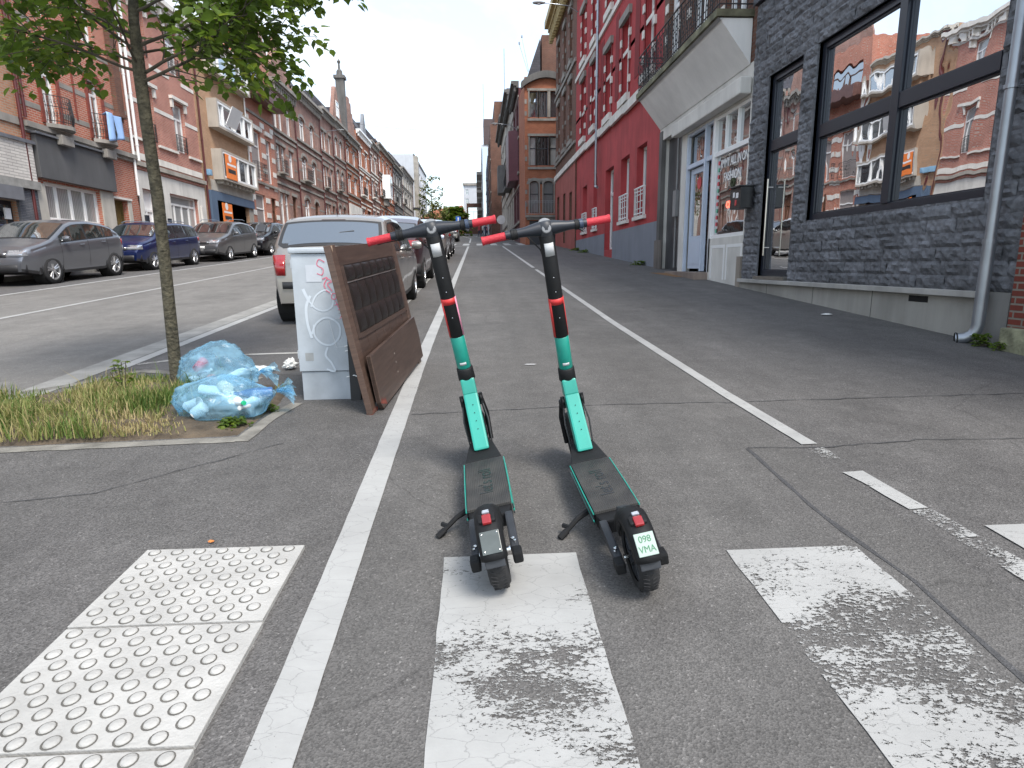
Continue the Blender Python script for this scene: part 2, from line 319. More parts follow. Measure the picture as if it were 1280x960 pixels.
# the left pavement behind its kerb
b = MB(); b.box8([(-14.6,-30,hz(-30)-.2),(-12.22,-30,hz(-30)-.2),(-12.22,330,hz(330)-.2),(-14.6,330,hz(330)-.2),(-14.6,-30,hz(-30)+.13),(-12.22,-30,hz(-30)+.13),(-12.22,330,hz(330)+.13),(-14.6,330,hz(330)+.13)])
struct(b.build('far_pavement', asphalt('far_walk', (.16,.155,.15), .4, .15)))
b = MB(); b.box8([(-12.22,-30,hz(-30)-.2),(-12.1,-30,hz(-30)-.2),(-12.1,330,hz(330)-.2),(-12.22,330,hz(330)-.2),(-12.22,-30,hz(-30)+.134),(-12.1,-30,hz(-30)+.134),(-12.1,330,hz(330)+.134),(-12.22,330,hz(330)+.134)])
struct(b.build('far_kerb', CONC))
def strip(name, pts, w, lay, m, wob=0, seed=1):
    """a painted or poured strip along a centre line of (x,y) points, with slightly uneven edges"""
    rnd = random.Random(seed); b = MB(); P = []
    for (x0,y0),(x1,y1) in zip(pts, pts[1:]):
        L = math.hypot(x1-x0, y1-y0); n = max(1, int(L/.12)) if (wob and L < 20) else max(1, int(L/4))
        P += [(x0+(x1-x0)*i/n, y0+(y1-y0)*i/n) for i in range(n)]
    P.append(pts[-1]); vs = []
    for i, (x, y) in enumerate(P):
        a = P[max(0,i-1)]; c = P[min(len(P)-1,i+1)]; t = Vector((c[0]-a[0], c[1]-a[1])).normalized(); nx, ny = -t.y, t.x
        for sgn in (1, -1):
            q = w/2+(rnd.uniform(-wob, wob) if wob else 0); px, py = x+nx*sgn*q, y+ny*sgn*q
            vs.append((px, py, hz(py)+lay*.002))
    b.add(vs, [(2*i, 2*i+1, 2*i+3, 2*i+2) for i in range(len(P)-1)])
    o = b.build(name, m); me = o.data
    if me.polygons[0].normal.z < 0: me.flip_normals()
    return struct(o)
PW = paint('line_paint', .66, .72, seed=3, c=(.36,.36,.35))
PW2 = paint('line_paint_worn', .50, .54, seed=8, c=(.36,.36,.35))
PZ1 = paint('zebra_paint_left', .553, .585, seed=15.3, crack=.014)
PZ2 = paint('zebra_paint_right', .512, .53, seed=41.2, crack=.012)
strip('cycle_lane_line', [(-.525,-1),(-.53,1.2),(-.575,5.5),(-.58,15),(-.62,43)], .125, 3, PW, .0015)
strip('cycle_lane_line', [(1.92,3.28),(1.87,4.4),(1.80,8),(1.78,18.6)], .095, 3, PW, .0015, 2)
strip('cycle_lane_line', [(1.78,19.5),(1.76,42.5)], .11, 3, PW, 0, 2)
strip('cycle_lane_line', [(1.965,2.44),(1.925,2.87)], .105, 3, paint('line_paint_patchy', .58, .62, seed=33), .008, 4); strip('cycle_lane_line', [(1.985,2.18),(1.965,2.43)], .10, 3, PW2, .008, 41); strip('cycle_lane_line', [(2.02,1.0),(1.985,2.17)], .115, 3, paint('line_paint_patchy_too', .54, .57, seed=35), .008, 42)
strip('cycle_lane_line', [(1.93,2.95),(1.92,3.22)], .09, 3, paint('line_nearly_gone', .44, .48, seed=21), .006, 5)
strip('bay_edge_line', [(-3.37,5.75),(-3.35,30),(-3.35,44)], .12, 3, PW, .003, 6)
strip('bay_edge_line', [(-1.25,6.1),(-1.25,12),(-1.25,33)], .09, 3, paint('bay_line_paint', .56, .62, seed=12, c=(.42,.42,.41)), 0, 7)
strip('bay_end_line', [(-3.3,5.9),(-2.75,6.25),(-1.4,6.35)], .07, 3, paint('bay_end_paint', .52, .6, seed=17, c=(.45,.44,.41)), .004, 8)
strip('road_line', [(-9.68,-8),(-9.7,30),(-9.7,140)], .13, 3, PW, 0, 9)
strip('road_line', [(-7.12,-8),(-7.1,30),(-7.1,140)], .11, 3, PW, 0, 10)
# zebra by the scooters
def zeb(x0, x1, y1, m, seed, y0=-1.6):
    rnd = random.Random(seed); b = MB(); n = 34
    vs = []
    for i in range(n+1):
        y = y1+(y0-y1)*i/n
        for x in (x0, x1): xx = x+rnd.uniform(-.003,.003); vs.append((xx, y, hz(y)+.006))
    b.add(vs, [(2*i, 2*i+1, 2*i+3, 2*i+2) for i in range(n)]); o = b.build('crossing_stripe', m)
    if o.data.polygons[0].normal.z < 0: o.data.flip_normals()
    return struct(o)
zeb(-.155, .36, 2.175, PZ1, 1); zeb(.955, 1.48, 2.15, PZ2, 2); zeb(2.13, 2.66, 2.27, PZ1, 3)
# second crossing up the street
for x in np.arange(-3.2, 3.4, 1.05): struct(sheet('crossing_stripe', [(x,45.5),(x+.5,45.5),(x+.5,50.5),(x,50.5)], 3, PW))
strip('crossing_edge_line', [(-3.3,43.6),(3.6,43.6)], .25, 3, PW); strip('crossing_edge_line', [(-3.3,53.5),(3.6,53.5)], .3, 3, PW)
strip('cycle_lane_line', [(-.65,54),(-.75,75),(-2.4,100)], .14, 3, PW); strip('cycle_lane_line', [(1.5,54),(.9,75),(-.6,100)], .12, 3, PW)
# poured seams and cracks
strip('asphalt_seam', [(1.53,3.24),(1.50,2.4),(1.545,1.9),(1.50,1.2)], .022, 2, A_SEAM, .005, 11)
def crack(pts, w, seed):
    rnd = random.Random(seed); q = []
    for (x0,y0),(x1,y1) in zip(pts, pts[1:]):
        n = max(2, int(math.hypot(x1-x0,y1-y0)/.07)); q += [(x0+(x1-x0)*i/n+rnd.gauss(0,.004), y0+(y1-y0)*i/n+rnd.gauss(0,.007)) for i in range(n)]
    strip('asphalt_crack', q+[pts[-1]], w, 2.5, A_SEAM, w*.35, seed)
crack([(-.48,4.06),(.2,4.12),(1.0,4.19),(1.86,4.17),(3.0,4.2),(4.4,4.22)], .009, 21)
crack([(1.53,3.25),(1.9,3.23),(2.6,3.30),(3.4,3.27),(4.2,3.3)], .007, 22)
crack([(1.75,9.5),(2.6,9.7),(3.8,9.6)], .008, 23)
crack([(-.5,9.2),(.4,9.3),(1.7,9.2)], .012, 24)
crack([(2.0,13.0),(3.6,13.4),(4.9,14.6)], .010, 25)
crack([(-3.4,2.6),(-1.9,2.9),(-1.2,3.55)], .006, 26)
# flush kerb round the planting bed
BEDK = mat('bed_edging_stone', (.19,.18,.16), .9, var=.35, vs=8, bump=.5)
strip('bed_edging', [(-4.0,3.50),(-2.82,3.56),(-1.50,3.64)], .095, 2, BEDK, .006, 12)
strip('bed_edging', [(-1.47,3.60),(-1.44,4.05),(-1.36,4.42)], .095, 2.2, BEDK, .006, 13)
strip('bed_edging', [(-4.6,4.05),(-3.45,5.1),(-3.1,5.62),(-1.9,5.2)], .11, 2, BEDK, .006, 14)
SOIL = mat('bed_soil', (.085,.065,.045), 1, var=.4, vs=9, bump=1, bs=30)
b = MB(); bed = [(-4.4,3.6),(-2.8,3.62),(-1.52,3.7),(-1.47,4.4),(-1.55,4.95),(-1.95,5.05),(-2.9,5.25),(-3.3,4.95),(-4.4,4.0)]
def inbed(x, y, poly=bed):
    r = False; j = len(poly)-1
    for i in range(len(poly)):
        if (poly[i][1] > y) != (poly[j][1] > y) and x < (poly[j][0]-poly[i][0])*(y-poly[i][1])/(poly[j][1]-poly[i][1])+poly[i][0]: r = not r
        j = i
    return r
def segd(x, y, a, c):
    dx, dy = c[0]-a[0], c[1]-a[1]; t = max(0, min(1, ((x-a[0])*dx+(y-a[1])*dy)/(dx*dx+dy*dy))); return math.hypot(x-a[0]-dx*t, y-a[1]-dy*t)
vs = []; fs = []; nx, ny = 110, 64
for j in range(ny+1):
    for i in range(nx+1):
        x = -4.4+3.0*i/nx; y = 3.58+1.7*j/ny
        d = min(segd(x, y, bed[k], bed[(k+1)%9]) for k in range(9))
        vs.append((x, y, hz(y)-.012+min(.020,d*.6)+min(.05, d*.16)*(.7+1.0*mnoise.noise(Vector((x*4,y*4,0))))+.006*mnoise.noise(Vector((x*19,y*19,0))) ))
for j in range(ny):
    for i in range(nx):
        cx = -4.4+3.0*(i+.5)/nx; cy = 3.58+1.7*(j+.5)/ny
        if inbed(cx, cy): k = j*(nx+1)+i; fs.append((k, k+1, k+nx+2, k+nx+1))
b.add(vs, fs); o = b.build('planting_bed', SOIL, smooth=True); struct(o)
# ------------------------------------------------------------------ tactile paving slabs
TAC = mat('tactile_concrete', (.37,.363,.345), .75, var=.14, vs=6, bump=.25, bs=90)
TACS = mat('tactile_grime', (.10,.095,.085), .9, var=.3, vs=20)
for k, (y0, y1) in enumerate([(1.815,2.30),(1.325,1.81),(.835,1.32)]):
    lab = ['white tactile slab farthest from the camera, its far edge square to the street', 'white tactile slab in the middle, between two thin joints', 'white tactile slab cut off by the bottom edge of the photo'][k]
    t = thing('tactile_slab', lab, 'paving slab', (-1.035, (y0+y1)/2, hz((y0+y1)/2)), (math.atan(S),0,R(-.6)), 'tactile paving slabs')
    h = (y1-y0)/2-.003
    b = MB(); b.box(-.31,.31,-h,h,-.02,.016); b.build('slab', TAC, t, bevel=.003)
    b = MB(); b2 = MB()
    for j in range(10):
        for i in range(7 if j%2 else 6):
            x = -.31+.044+i*.0870+(.0 if j%2 else .0435); y = -h+.026+j*(2*h-.052)/9
            # rows run on the diagonal like the photo's studs
            b.lathe([(.0185,.0155),(.0178,.0190),(.0150,.0208),(0.0001,.0212)], (x,y,0), n=14)
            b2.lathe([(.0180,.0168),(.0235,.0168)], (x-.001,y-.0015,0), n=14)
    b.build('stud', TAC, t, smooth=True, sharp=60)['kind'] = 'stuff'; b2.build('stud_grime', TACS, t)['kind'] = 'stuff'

# ------------------------------------------------------------------ facades
def frame(O, U, N):
    O = Vector((O[0], O[1], 0)); U = Vector((U[0], U[1], 0)); N = Vector((N[0], N[1], 0))
    return lambda u, v, w=0: tuple(O+U*u+N*w+Vector((0,0,v)))
FL = frame((-14,0), (0,1), (1,0)); FR = frame((5.5,0), (0,1), (-1,0))
PVC = mat('white_pvc', (.78,.78,.77), .35, var=.04); WOODB = mat('brown_wood', (.10,.045,.025), .5, var=.25, vs=12)
ANTH = mat('anthracite_frame', (.016,.019,.028), .35, var=.1); GREYF = mat('grey_frame', (.22,.22,.22), .5)
GLD = glass('pane_dark', .22, (.02,.022,.025), wob=.004); GLS = glass('pane_sky', .5, (.04,.05,.06), wob=.005)
CUR = curtain('net_curtain', (.36,.36,.35)); CUR2 = curtain('grey_curtain', (.17,.17,.17)); SHUT = mat('roller_shutter', (.25,.22,.21), .6, var=.1)
STONE = plaster('blue_stone', (.27,.25,.225), .3); STONEW = plaster('white_stone', (.68,.65,.60), .22); DSTONE = plaster('dark_stone', (.13,.125,.12), .3)
IRON = mat('wrought_iron', (.02,.02,.022), .5, var=.2); SLATE = brick('slate_roof', (.055,.055,.062), (.075,.07,.08), (.03,.03,.035), .3, .16, .008, .3, .2, .7)
ZINC = mat('zinc', (.30,.32,.35), .38, metal=.75, var=.15, vs=3); BLACK = mat('black_void', (.006,.006,.006), .9); BDOOR = mat('ochre_door', (.12,.085,.025), .5, var=.4, vs=14)
B_RED = brick('red_brick', (.46,.145,.09), (.37,.105,.065), (.42,.32,.26), stain=.22)
B_PINK = brick('pink_brick', (.47,.185,.135), (.38,.13,.095), (.42,.31,.26), stain=.28)
B_YEL = brick('sandy_brick', (.44,.23,.14), (.36,.17,.10), (.34,.28,.22), stain=.2)
B_TAN = brick('tan_brick', (.47,.29,.18), (.40,.24,.145), (.33,.24,.17), .22, .075, .008, .2, .15)
B_BRN = brick('brown_brick', (.17,.075,.05), (.12,.055,.04), (.14,.10,.08), stain=.3)
B_ROSE = brick('rose_grey_brick', (.34,.175,.135), (.26,.125,.098), (.29,.23,.20), stain=.4)
B_ORA = brick('orange_brick', (.39,.13,.07), (.32,.10,.055), (.30,.16,.10), stain=.22)
def wallgrid(b, F, u0, u1, v0, v1, holes, depth=.2, w=0, sl=0):
    us = sorted({u0, u1, *[h[0] for h in holes], *[h[1] for h in holes]}); vs = sorted({v0, v1, *[h[2] for h in holes], *[h[3] for h in holes]})
    us = [u for u in us if u0 <= u <= u1]; vs = [v for v in vs if v0 <= v <= v1]
    for a, c in zip(us, us[1:]):
        for d, e in zip(vs, vs[1:]):
            mu, mv = (a+c)/2, (d+e)/2
            if any(h[0] < mu < h[1] and h[2] < mv < h[3] for h in holes): continue
            b.quad(F(a,d,w), F(c,d,w), F(c,e,w), F(a,e,w))
    for h in holes:
        a, c, d, e = h[:4]
        b.quad(F(a,d,w), F(a,e,w), F(a,e,w-depth), F(a,d,w-depth)); b.quad(F(c,d,w), F(c,e,w), F(c,e,w-depth), F(c,d,w-depth))
        b.quad(F(a,e,w), F(c,e,w), F(c,e,w-depth), F(a,e,w-depth)); b.quad(F(a,d,w), F(c,d,w), F(c,d,w-depth), F(a,d,w-depth))
def window(F, u0, u1, v0, v1, root, w=0, fm=None, pm=None, cols=2, trans=.3, fw=.06, name='window', depth=.2, sill=None, low=0):
    """a frame with its bars, one pane behind; the opening must be there already"""
    fm = fm or PVC; pm = pm or GLD; wf = w-depth+.05
    b = MB(); fb = lambda a, c, d, e, w0=-.05, w1=.015: b.fbox(F, a, c, d, e, wf+w0, wf+w1)
    fb(u0, u0+fw, v0, v1); fb(u1-fw, u1, v0, v1); fb(u0+fw, u1-fw, v0, v0+fw); fb(u0+fw, u1-fw, v1-fw, v1)
    vt = v1-fw
    if trans:
        vt = v1-(v1-v0)*trans; fb(u0+fw, u1-fw, vt-fw*.6, vt+fw*.6)
    for i in range(1, cols):
        uc = u0+(u1-u0)*i/cols; fb(uc-fw*.55, uc+fw*.55, v0+fw, vt-fw*.6 if trans else v1-fw, -.05, .01)
    if low: fb(u0+fw, u1-fw, v0+low-.03, v0+low+.03, -.05, .008)
    o = b.build(name, fm, root)
    p = MB(); wp = wf-.03; p.fbox(F, u0+.01, u1-.01, v0+.01, v1-.01, wp-.02, wp); p.build('pane', pm, o)
    if sill:
        s = MB(); s.fbox(F, u0-.08, u1+.08, v0-.11, v0-.004, w-depth+.02, w+.09); s.build('sill', sill, o)
    return o
def band(F, u0, u1, v0, v1, root, m, out=.04, name='stone_band', w=0):
    b = MB(); b.fbox(F, u0, u1, v0, v1, w-.01, w+out); return b.build(name, m, root)
def cornice(F, u0, u1, v, root, m, out=.35, h=.4, name='cornice', dent=True, w=0):
    b = MB(); b.fbox(F, u0, u1, v+h*.55, v+h, w-.02, w+out); b.fbox(F, u0, u1, v+h*.30, v+h*.548, w-.02, w+out*.7); b.fbox(F, u0, u1, v, v+h*.298, w-.02, w+out*.3)
    if dent:
        n = int((u1-u0)/.45)
        for i in range(n): a = u0+(i+.3)*(u1-u0)/n; b.fbox(F, a, a+.14, v-h*.5, v+h*.29, w+out*.31, w+out*.62)
    return b.build(name, m, root)
def railing(F, u0, u1, v0, v1, root, w=.3, m=None, sp=.11, scroll=True, back=0, name='balcony_railing', r=.009):
    m = m or IRON; b = MB(); pts = [(u0, back), (u0, w), (u1, w), (u1, back)]
    for vv, rr in ((v1, r*1.8), (v0+.06, r*1.3), (v1-.12, r)):
        b.tube([F(u, vv, ww) for u, ww in pts], rr, 6)
    for (ua, wa), (ub, wb) in zip(pts, pts[1:]):
        L = math.hypot(ub-ua, wb-wa); n = max(2, int(L/sp))
        for i in range(n+1):
            u = ua+(ub-ua)*i/n; ww = wa+(wb-wa)*i/n; b.tube([F(u, v0, ww), F(u, v1, ww)], r, 4)
        if scroll and L > .5:
            for i in range(n):
                u = ua+(ub-ua)*(i+.5)/n; ww = wa+(wb-wa)*(i+.5)/n
                for q in (.25, .5, .72):
                    vc = v0+(v1-v0)*q; rr = sp*.42
                    b.tube([F(u+rr*math.cos(t)*((ub-ua)/L), vc+rr*math.sin(t), ww+rr*math.cos(t)*((wb-wa)/L)) for t in np.linspace(0, 2*math.pi, 7)], r*.7, 4, cap=False)
    return b.build(name, m, root)
def pipe(F, u, v0, v1, root, w=.08, r=.05, m=None, name='downpipe'):
    b = MB(); b.tube([F(u, v0, w), F(u, v1, w)], r, 10)
    for v in np.arange(v0+.6, v1, 2.0): b.tube([F(u, v, w), F(u, v+.05, w)], r*1.25, 10)
    return b.build(name, m or ZINC, root, smooth=True)
def house(label, F, u0, u1, vtop, m, holes, depth=9, w=0, group='houses along the left side of the street', name='terraced_house', cat='house', base=None, flat=True, rv=.2):
    gy = F(u0, 0, 0); v0 = hz(min(F(u0,0,0)[1], F(u1,0,0)[1]))-.4
    c = F((u0+u1)/2, 0, w); root = thing(name, label, cat, (c[0], c[1], hz(c[1])), group=group, world_parts=True)
    b = MB(); wallgrid(b, F, u0, u1, v0, vtop, holes, rv, w)
    # side walls, back wall and flat top
    b.quad(F(u0,v0,w), F(u0,vtop,w), F(u0,vtop,-depth), F(u0,v0,-depth)); b.quad(F(u1,v0,w), F(u1,vtop,w), F(u1,vtop,-depth), F(u1,v0,-depth))
    b.quad(F(u0,v0,-depth), F(u1,v0,-depth), F(u1,vtop,-depth), F(u0,vtop,-depth))
    if flat: b.quad(F(u0,vtop,w), F(u1,vtop,w), F(u1,vtop,-depth), F(u0,vtop,-depth))
    b.build('wall', m, root, recalc=False)
    # dark rooms behind the openings
    return root
def mansard(F, u0, u1, v, root, rise=2.6, run=1.8, m=None, depth=8, w=.1, name='roof'):
    b = MB(); b.add([F(u0,v,w),F(u1,v,w),F(u1,v+rise,w-run),F(u0,v+rise,w-run),F(u0,v,-depth),F(u1,v,-depth),F(u1,v+rise,-depth+run),F(u0,v+rise,-depth+run)],
        [(0,1,2,3),(4,5,6,7),(3,2,6,7),(0,3,7,4),(1,2,6,5)]); return b.build(name, m or SLATE, root)
def gable(F, u0, u1, v0, v1, root, m, w=0, th=.35, steps=0, name='gable', top=.25):
    uc = (u0+u1)/2; b = MB()
    if steps:
        pts = [(u0, v0)]
        for i in range(steps):
            q0 = u0+(uc-top-u0)*i/steps; q1 = u0+(uc-top-u0)*(i+1)/steps; vv = v0+(v1-v0)*(i+1)/(steps+.0)*.9
            pts += [(q0, vv), (q1, vv)]
        pts += [(uc-top, v1), (uc+top, v1)]
        pts += [(2*uc-a, c) for a, c in pts[:-2][::-1]]
    else: pts = [(u0,v0),(u0,v0+.25),(uc-top,v1),(uc+top,v1),(u1,v0+.25),(u1,v0)]
    A = [F(a, c, w) for a, c in pts]; D = Vector(F(0,0,w-th))-Vector(F(0,0,w)); b.prism(A, D); return b.build(name, m, root)
def chimney(F, u, v, root, m=None, w=-3, h=1.6, s=.7, name='chimney'):
    b = MB(); b.fbox(F, u-s/2, u+s/2, v-1, v+h, w-.25, w+.25); b.fbox(F, u-s/2-.05, u+s/2+.05, v+h, v+h+.12, w-.3, w+.3)
    for d in (-.2, .2): b.lathe([(.09,0),(.08,.35)], F(u+d, v+h+.12, w), n=8)
    return b.build(name, m or B_BRN, root)
def arch_cap(F, u0, u1, v1, rise, root, m, w=0, ring=None, name='arch'):
    """fills the two corners over an opening so that its head becomes an arc; ring = colour of the voussoirs"""
    b = MB(); uc = (u0+u1)/2; hw = (u1-u0)/2; n = 12; D = Vector(F(0,0,w-.16))-Vector(F(0,0,w+.006))
    arc = [(uc-hw*math.cos(math.pi*i/n), v1-rise+rise*math.sin(math.pi*i/n)) for i in range(n+1)]
    for i in range(n):
        a, c = arc[i], arc[i+1]; b.prism([F(a[0],a[1],w+.006),F(c[0],c[1],w+.006),F(c[0],v1+.01,w+.006),F(a[0],v1+.01,w+.006)], D)
    o = b.build(name, m, root)
    if ring:
        r = MB()
        for i in range(n):
            a, c = arc[i], arc[i+1]; k = 1+.24/hw; f = lambda p: (uc+(p[0]-uc)*k, v1-rise+(p[1]-(v1-rise))*(rise+.24)/rise)
            A, C_ = f(a), f(c); D2 = Vector(F(0,0,w+.0))-Vector(F(0,0,w+.03)); r.prism([F(a[0],a[1],w+.03),F(c[0],c[1],w+.03),F(C_[0],C_[1],w+.03),F(A[0],A[1],w+.03)], D2)
        r.build('voussoirs', ring, o)
    return o
SPR = random.Random(5)
def fill(F, root, holes, w=0, rv=.2):
    """holes: (u0,u1,v0,v1,kind) -> windows and doors"""
    for h in holes:
        a, c, d, e = h[:4]; k = h[4] if len(h) > 4 else 'w'; sill = h[5] if len(h) > 5 else None
        pm = SPR.choice([CUR, GLD, GLD, CUR2, GLS])
        if k == 'w': window(F, a, c, d, e, root, w, PVC, pm, 2, .28, .07, depth=rv, sill=sill)
        elif k == '1': window(F, a, c, d, e, root, w, PVC, pm, 1, .28, .07, depth=rv, sill=sill)
        elif k == 'b': window(F, a, c, d, e, root, w, WOODB, pm, 2, .28, .06, depth=rv, sill=sill)
        elif k == 'd': 
            o = window(F, a, c, d, e, root, w, WOODB, WOODB, 1, .22, .09, name='door', depth=rv)
        elif k == 'D': window(F, a, c, d, e, root, w, PVC, PVC, 1, .25, .09, name='door', depth=rv)
        elif k == 'g':
            b = MB(); b.fbox(F, a, c, d, e, w-rv-.05, w-rv+.0)
            for v in np.arange(d+.3, e, .3): b.fbox(F, a, c, v, v+.02, w-rv+.001, w-rv+.02)
            b.build('garage_door', ANTH, root)
        elif k == 's': window(F, a, c, d, e, root, w, PVC, SHUT, 1, .3, .07, depth=rv, sill=sill)

# ------------------------------------------------------------------ left side of the street
LG = 'houses along the left side of the street'
DARKST = plaster('dark_slab_cladding', (.10,.105,.115), .2); BOARD = plaster('grey_shop_board', (.10,.10,.102), .16, .6, .1)
CREAM = plaster('cream_render', (.46,.43,.38), .22); WHITEP = plaster('white_render', (.62,.60,.56), .18); BEIGE = plaster('beige_stone', (.36,.33,.29), .3)
# 1: brick house over the white split-stone shop
H = [(12.5,16.2,1.3,3.3),(16.6,19.8,1.35,3.3),(17.8,18.8,5.95,8.2),(14.3,15.3,5.95,8.2)]
r = house('tan red brick house at the left edge with a white stone shop band', FL, 9.5, 20.5, 11.5, B_YEL, H, group=LG)
window(FL, 16.6, 19.8, 1.35, 3.3, r, 0, ANTH, GLD, 3, .2, .12); window(FL, 12.5, 16.2, 1.35, 3.3, r, 0, ANTH, GLD, 3, .2, .12)
fill(FL, r, [(17.8,18.8,5.95,8.2,'w',STONE),(14.3,15.3,5.95,8.2,'w',STONE)])
WST = brick('white_split_stone', (.60,.57,.53), (.50,.47,.44), (.35,.33,.31), .38, .09, .01, 1, .12)
band(FL, 9.5, 20.72, 3.98, 5.1, r, WST, .14, 'shop_band'); band(FL, 9.5, 20.8, 5.1, 5.2, r, ZINC, .2, 'flashing'); band(FL, 9.5, 20.75, 3.72, 3.97, r, CONC, .2, 'lintel_ledge')
GST = brick('grey_slate_cladding', (.17,.175,.19), (.12,.125,.14), (.07,.07,.08), .3, .05, .006, 1, .2)
band(FL, 19.85, 20.72, .9, 3.71, r, GST, .08, 'pier'); band(FL, 16.4, 19.8, 3.32, 3.7, r, mat('awning_cassette', (.16,.165,.18), .4), .3, 'awning_box')
band(FL, 9.5, 20.5, 5.62, 5.85, r, STONE, .05); pipe(FL, 20.47, 1.2, 11.5, r, .1, .05, mat('brown_pipe', (.09,.02,.02), .4))
LT = mat('dark_letters', (.12,.12,.125), .5)
b = MB()
for q in (4.25, 4.5, 4.75): b.fbox(FL, 18.15, 18.75, q, q+.1, .141, .17)
b.fbox(FL, 18.15, 18.3, 4.25, 4.85, .171, .18); b.build('sign_letter', LT, r)
for u, v, s_, c_ in ((19.35,2.75,.32,(.7,.7,.7)),(19.4,2.25,.3,(.55,.75,.7)),(19.38,1.9,.2,(.6,.2,.25))):
    band(FL, u, u+s_*.7, v, v+s_, r, mat('sticker_%d' % int(v*100), c_, .5), -.06, 'window_sticker')
# 2: red brick house with grey shop board
H = [(21.70,22.45,5.95,8.1),(24.2,24.95,5.95,8.1),(21.15,24.1,2.85,4.06),(24.92,25.85,1.5,3.9),(21.7,22.5,9.3,11),(24.2,25,9.3,11)]
r = house('red brick house with a blank dark grey shop board over four white window lights', FL, 20.5, 26.68, 12.2, B_RED, H, group=LG, w=.02)
for a, c, d, e in H[:2]+H[4:]: window(FL, a, c, d, e, r, .02, PVC, GLD, 2, .26, .07)
for a, c, d, e in H[:2]: arch_cap(FL, a, c, e, .3, r, B_RED, .02, mat('dark_red_brick', (.20,.045,.03), .8, var=.3, vs=9))
window(FL, 21.15, 24.1, 2.85, 4.06, r, .02, PVC, CUR, 4, 0, .1); window(FL, 24.92, 25.85, 1.5, 3.9, r, .02, BDOOR, BDOOR, 1, .0, .08, name='door', depth=.25)
band(FL, 20.62, 21.14, 1.0, 3.97, r, CREAM, .06, 'pier'); band(FL, 24.12, 24.9, 1.0, 4.1, r, CREAM, .06, 'pier'); band(FL, 25.87, 26.1, 1.0, 4.0, r, CREAM, .06, 'pier'); band(FL, 21.15, 24.1, 1.0, 2.84, r, WHITEP, .03, 'base_panel')
band(FL, 24.9, 26.1, 3.92, 4.0, r, WHITEP, .1, 'lintel')
b = MB(); b.fbox(FL, 20.85, 24.95, 4.14, 5.45, .05, .2); b.build('shop_board', BOARD, r, bevel=.01)
b = MB(); b.fbox(FL, 20.75, 25.1, 5.46, 5.52, .03, .3); b.build('board_flashing', ZINC, r)
band(FL, 20.55, 26.68, 5.62, 5.78, r, STONE, .22, 'ledge'); band(FL, 20.55, 26.68, 5.5, 5.615, r, STONE, .12, 'ledge')
for a in (21.45, 23.9):
    b = MB(); b.prism([FL(u, 5.79, .2+.42*math.sin(math.pi*i/10)) for i, u in enumerate(np.linspace(a, a+1.3, 11))], (0,0,.12)); b.build('balcony_slab', STONE, r)
    b = MB(); b.fbox(FL, a+.35, a+.95, 5.3, 5.61, .22, .42); b.build('bracket', STONE, r, bevel=.02)
    rl = MB(); pts = [(u, .2+.38*math.sin(math.pi*i/10)) for i, u in enumerate(np.linspace(a+.05, a+1.25, 11))]
    for v in (6.0, 6.45, 6.78): rl.tube([FL(u, v, w) for u, w in pts], .013, 5)
    for i in range(19):
        q = i/18*10; i0 = min(9, int(q)); t = q-i0; u = pts[i0][0]*(1-t)+pts[i0+1][0]*t; w = pts[i0][1]*(1-t)+pts[i0+1][1]*t
        rl.tube([FL(u,5.9,w), FL(u,6.2,w+.06), FL(u,6.78,w)], .009, 4)
        rl.tube([FL(u+.03*math.cos(t_),6.6+.06*math.sin(t_),w) for t_ in np.linspace(0,6.28,7)], .007, 4)
        rl.tube([FL(u+.03*math.cos(t_),6.2+.09*math.sin(t_),w+.03) for t_ in np.linspace(0,6.28,7)], .007, 4)
    rl.build('balcony_railing', IRON, r)
for v in (6.28, 7.3, 8.9):
    for a, c in ((20.6,21.66),(22.5,24.15),(25.0,26.6)): band(FL, a, c, v, v+.16, r, STONE, .015, w=.02)
DRB = MATS['dark_red_brick']
for a in (21.55, 22.46, 24.05, 24.96): band(FL, a, a+.14, 5.95, 8.0, r, DRB, .05, 'brick_reveal', w=.02)
band(FL, 23.35, 23.42, 6.4, 11, r, DRB, .04, 'movement_joint', w=.02)
b = MB(); b.fbox(FL, 25.75, 26.2, 7.2, 12, .02, .2); b.fbox(FL, 25.7, 26.25, 7.05, 7.2, .02, .26); b.fbox(FL, 25.8, 26.15, 6.9, 7.05, .02, .14); b.build('pilaster', B_BRN, r)
cornice(FL, 20.5, 26.68, 11.7, r, STONE, .4, .5); pipe(FL, 26.6, 4.2, 12, r, .12, .05, PVC); pipe(FL, 20.66, 5.9, 12, r, .12, .045, mat('brown_pipe', (.09,.02,.02), .4))
# 3: pink brick with white bands
H = [(30.7,31.75,6.65,8.8),(27.9,28.9,6.65,8.8),(29.35,32.2,3.05,4.6),(27.05,28.1,1.7,4.55),(30.7,31.75,10.1,12),(27.9,28.9,10.1,12)]
r = house('pink brick house with white stone bands and a cream ground floor', FL, 26.68, 33.1, 12.9, B_PINK, H, group=LG, w=0)
for a, c, d, e in (H[0], H[1], H[4], H[5]): window(FL, a, c, d, e, r, 0, PVC, CUR, 2, .3, .07)
window(FL, 29.35, 32.2, 3.05, 4.6, r, 0, PVC, CUR, 4, .28, .08); window(FL, 27.05, 28.1, 1.7, 4.55, r, 0, PVC, PVC, 2, .3, .09, name='door')
for a, c, d, e in (H[0], H[1], H[4], H[5]):
    band(FL, a-.25, c+.25, e+.12, e+.26, r, STONEW, .16, 'lintel'); band(FL, a-.2, a-.04, e-.25, e+.11, r, STONEW, .1, 'bracket'); band(FL, c+.04, c+.2, e-.25, e+.11, r, STONEW, .1, 'bracket')
    railing(FL, a+.05, c-.05, d+.02, d+.75, r, .05, IRON, .12, name='window_guard', r=.009)
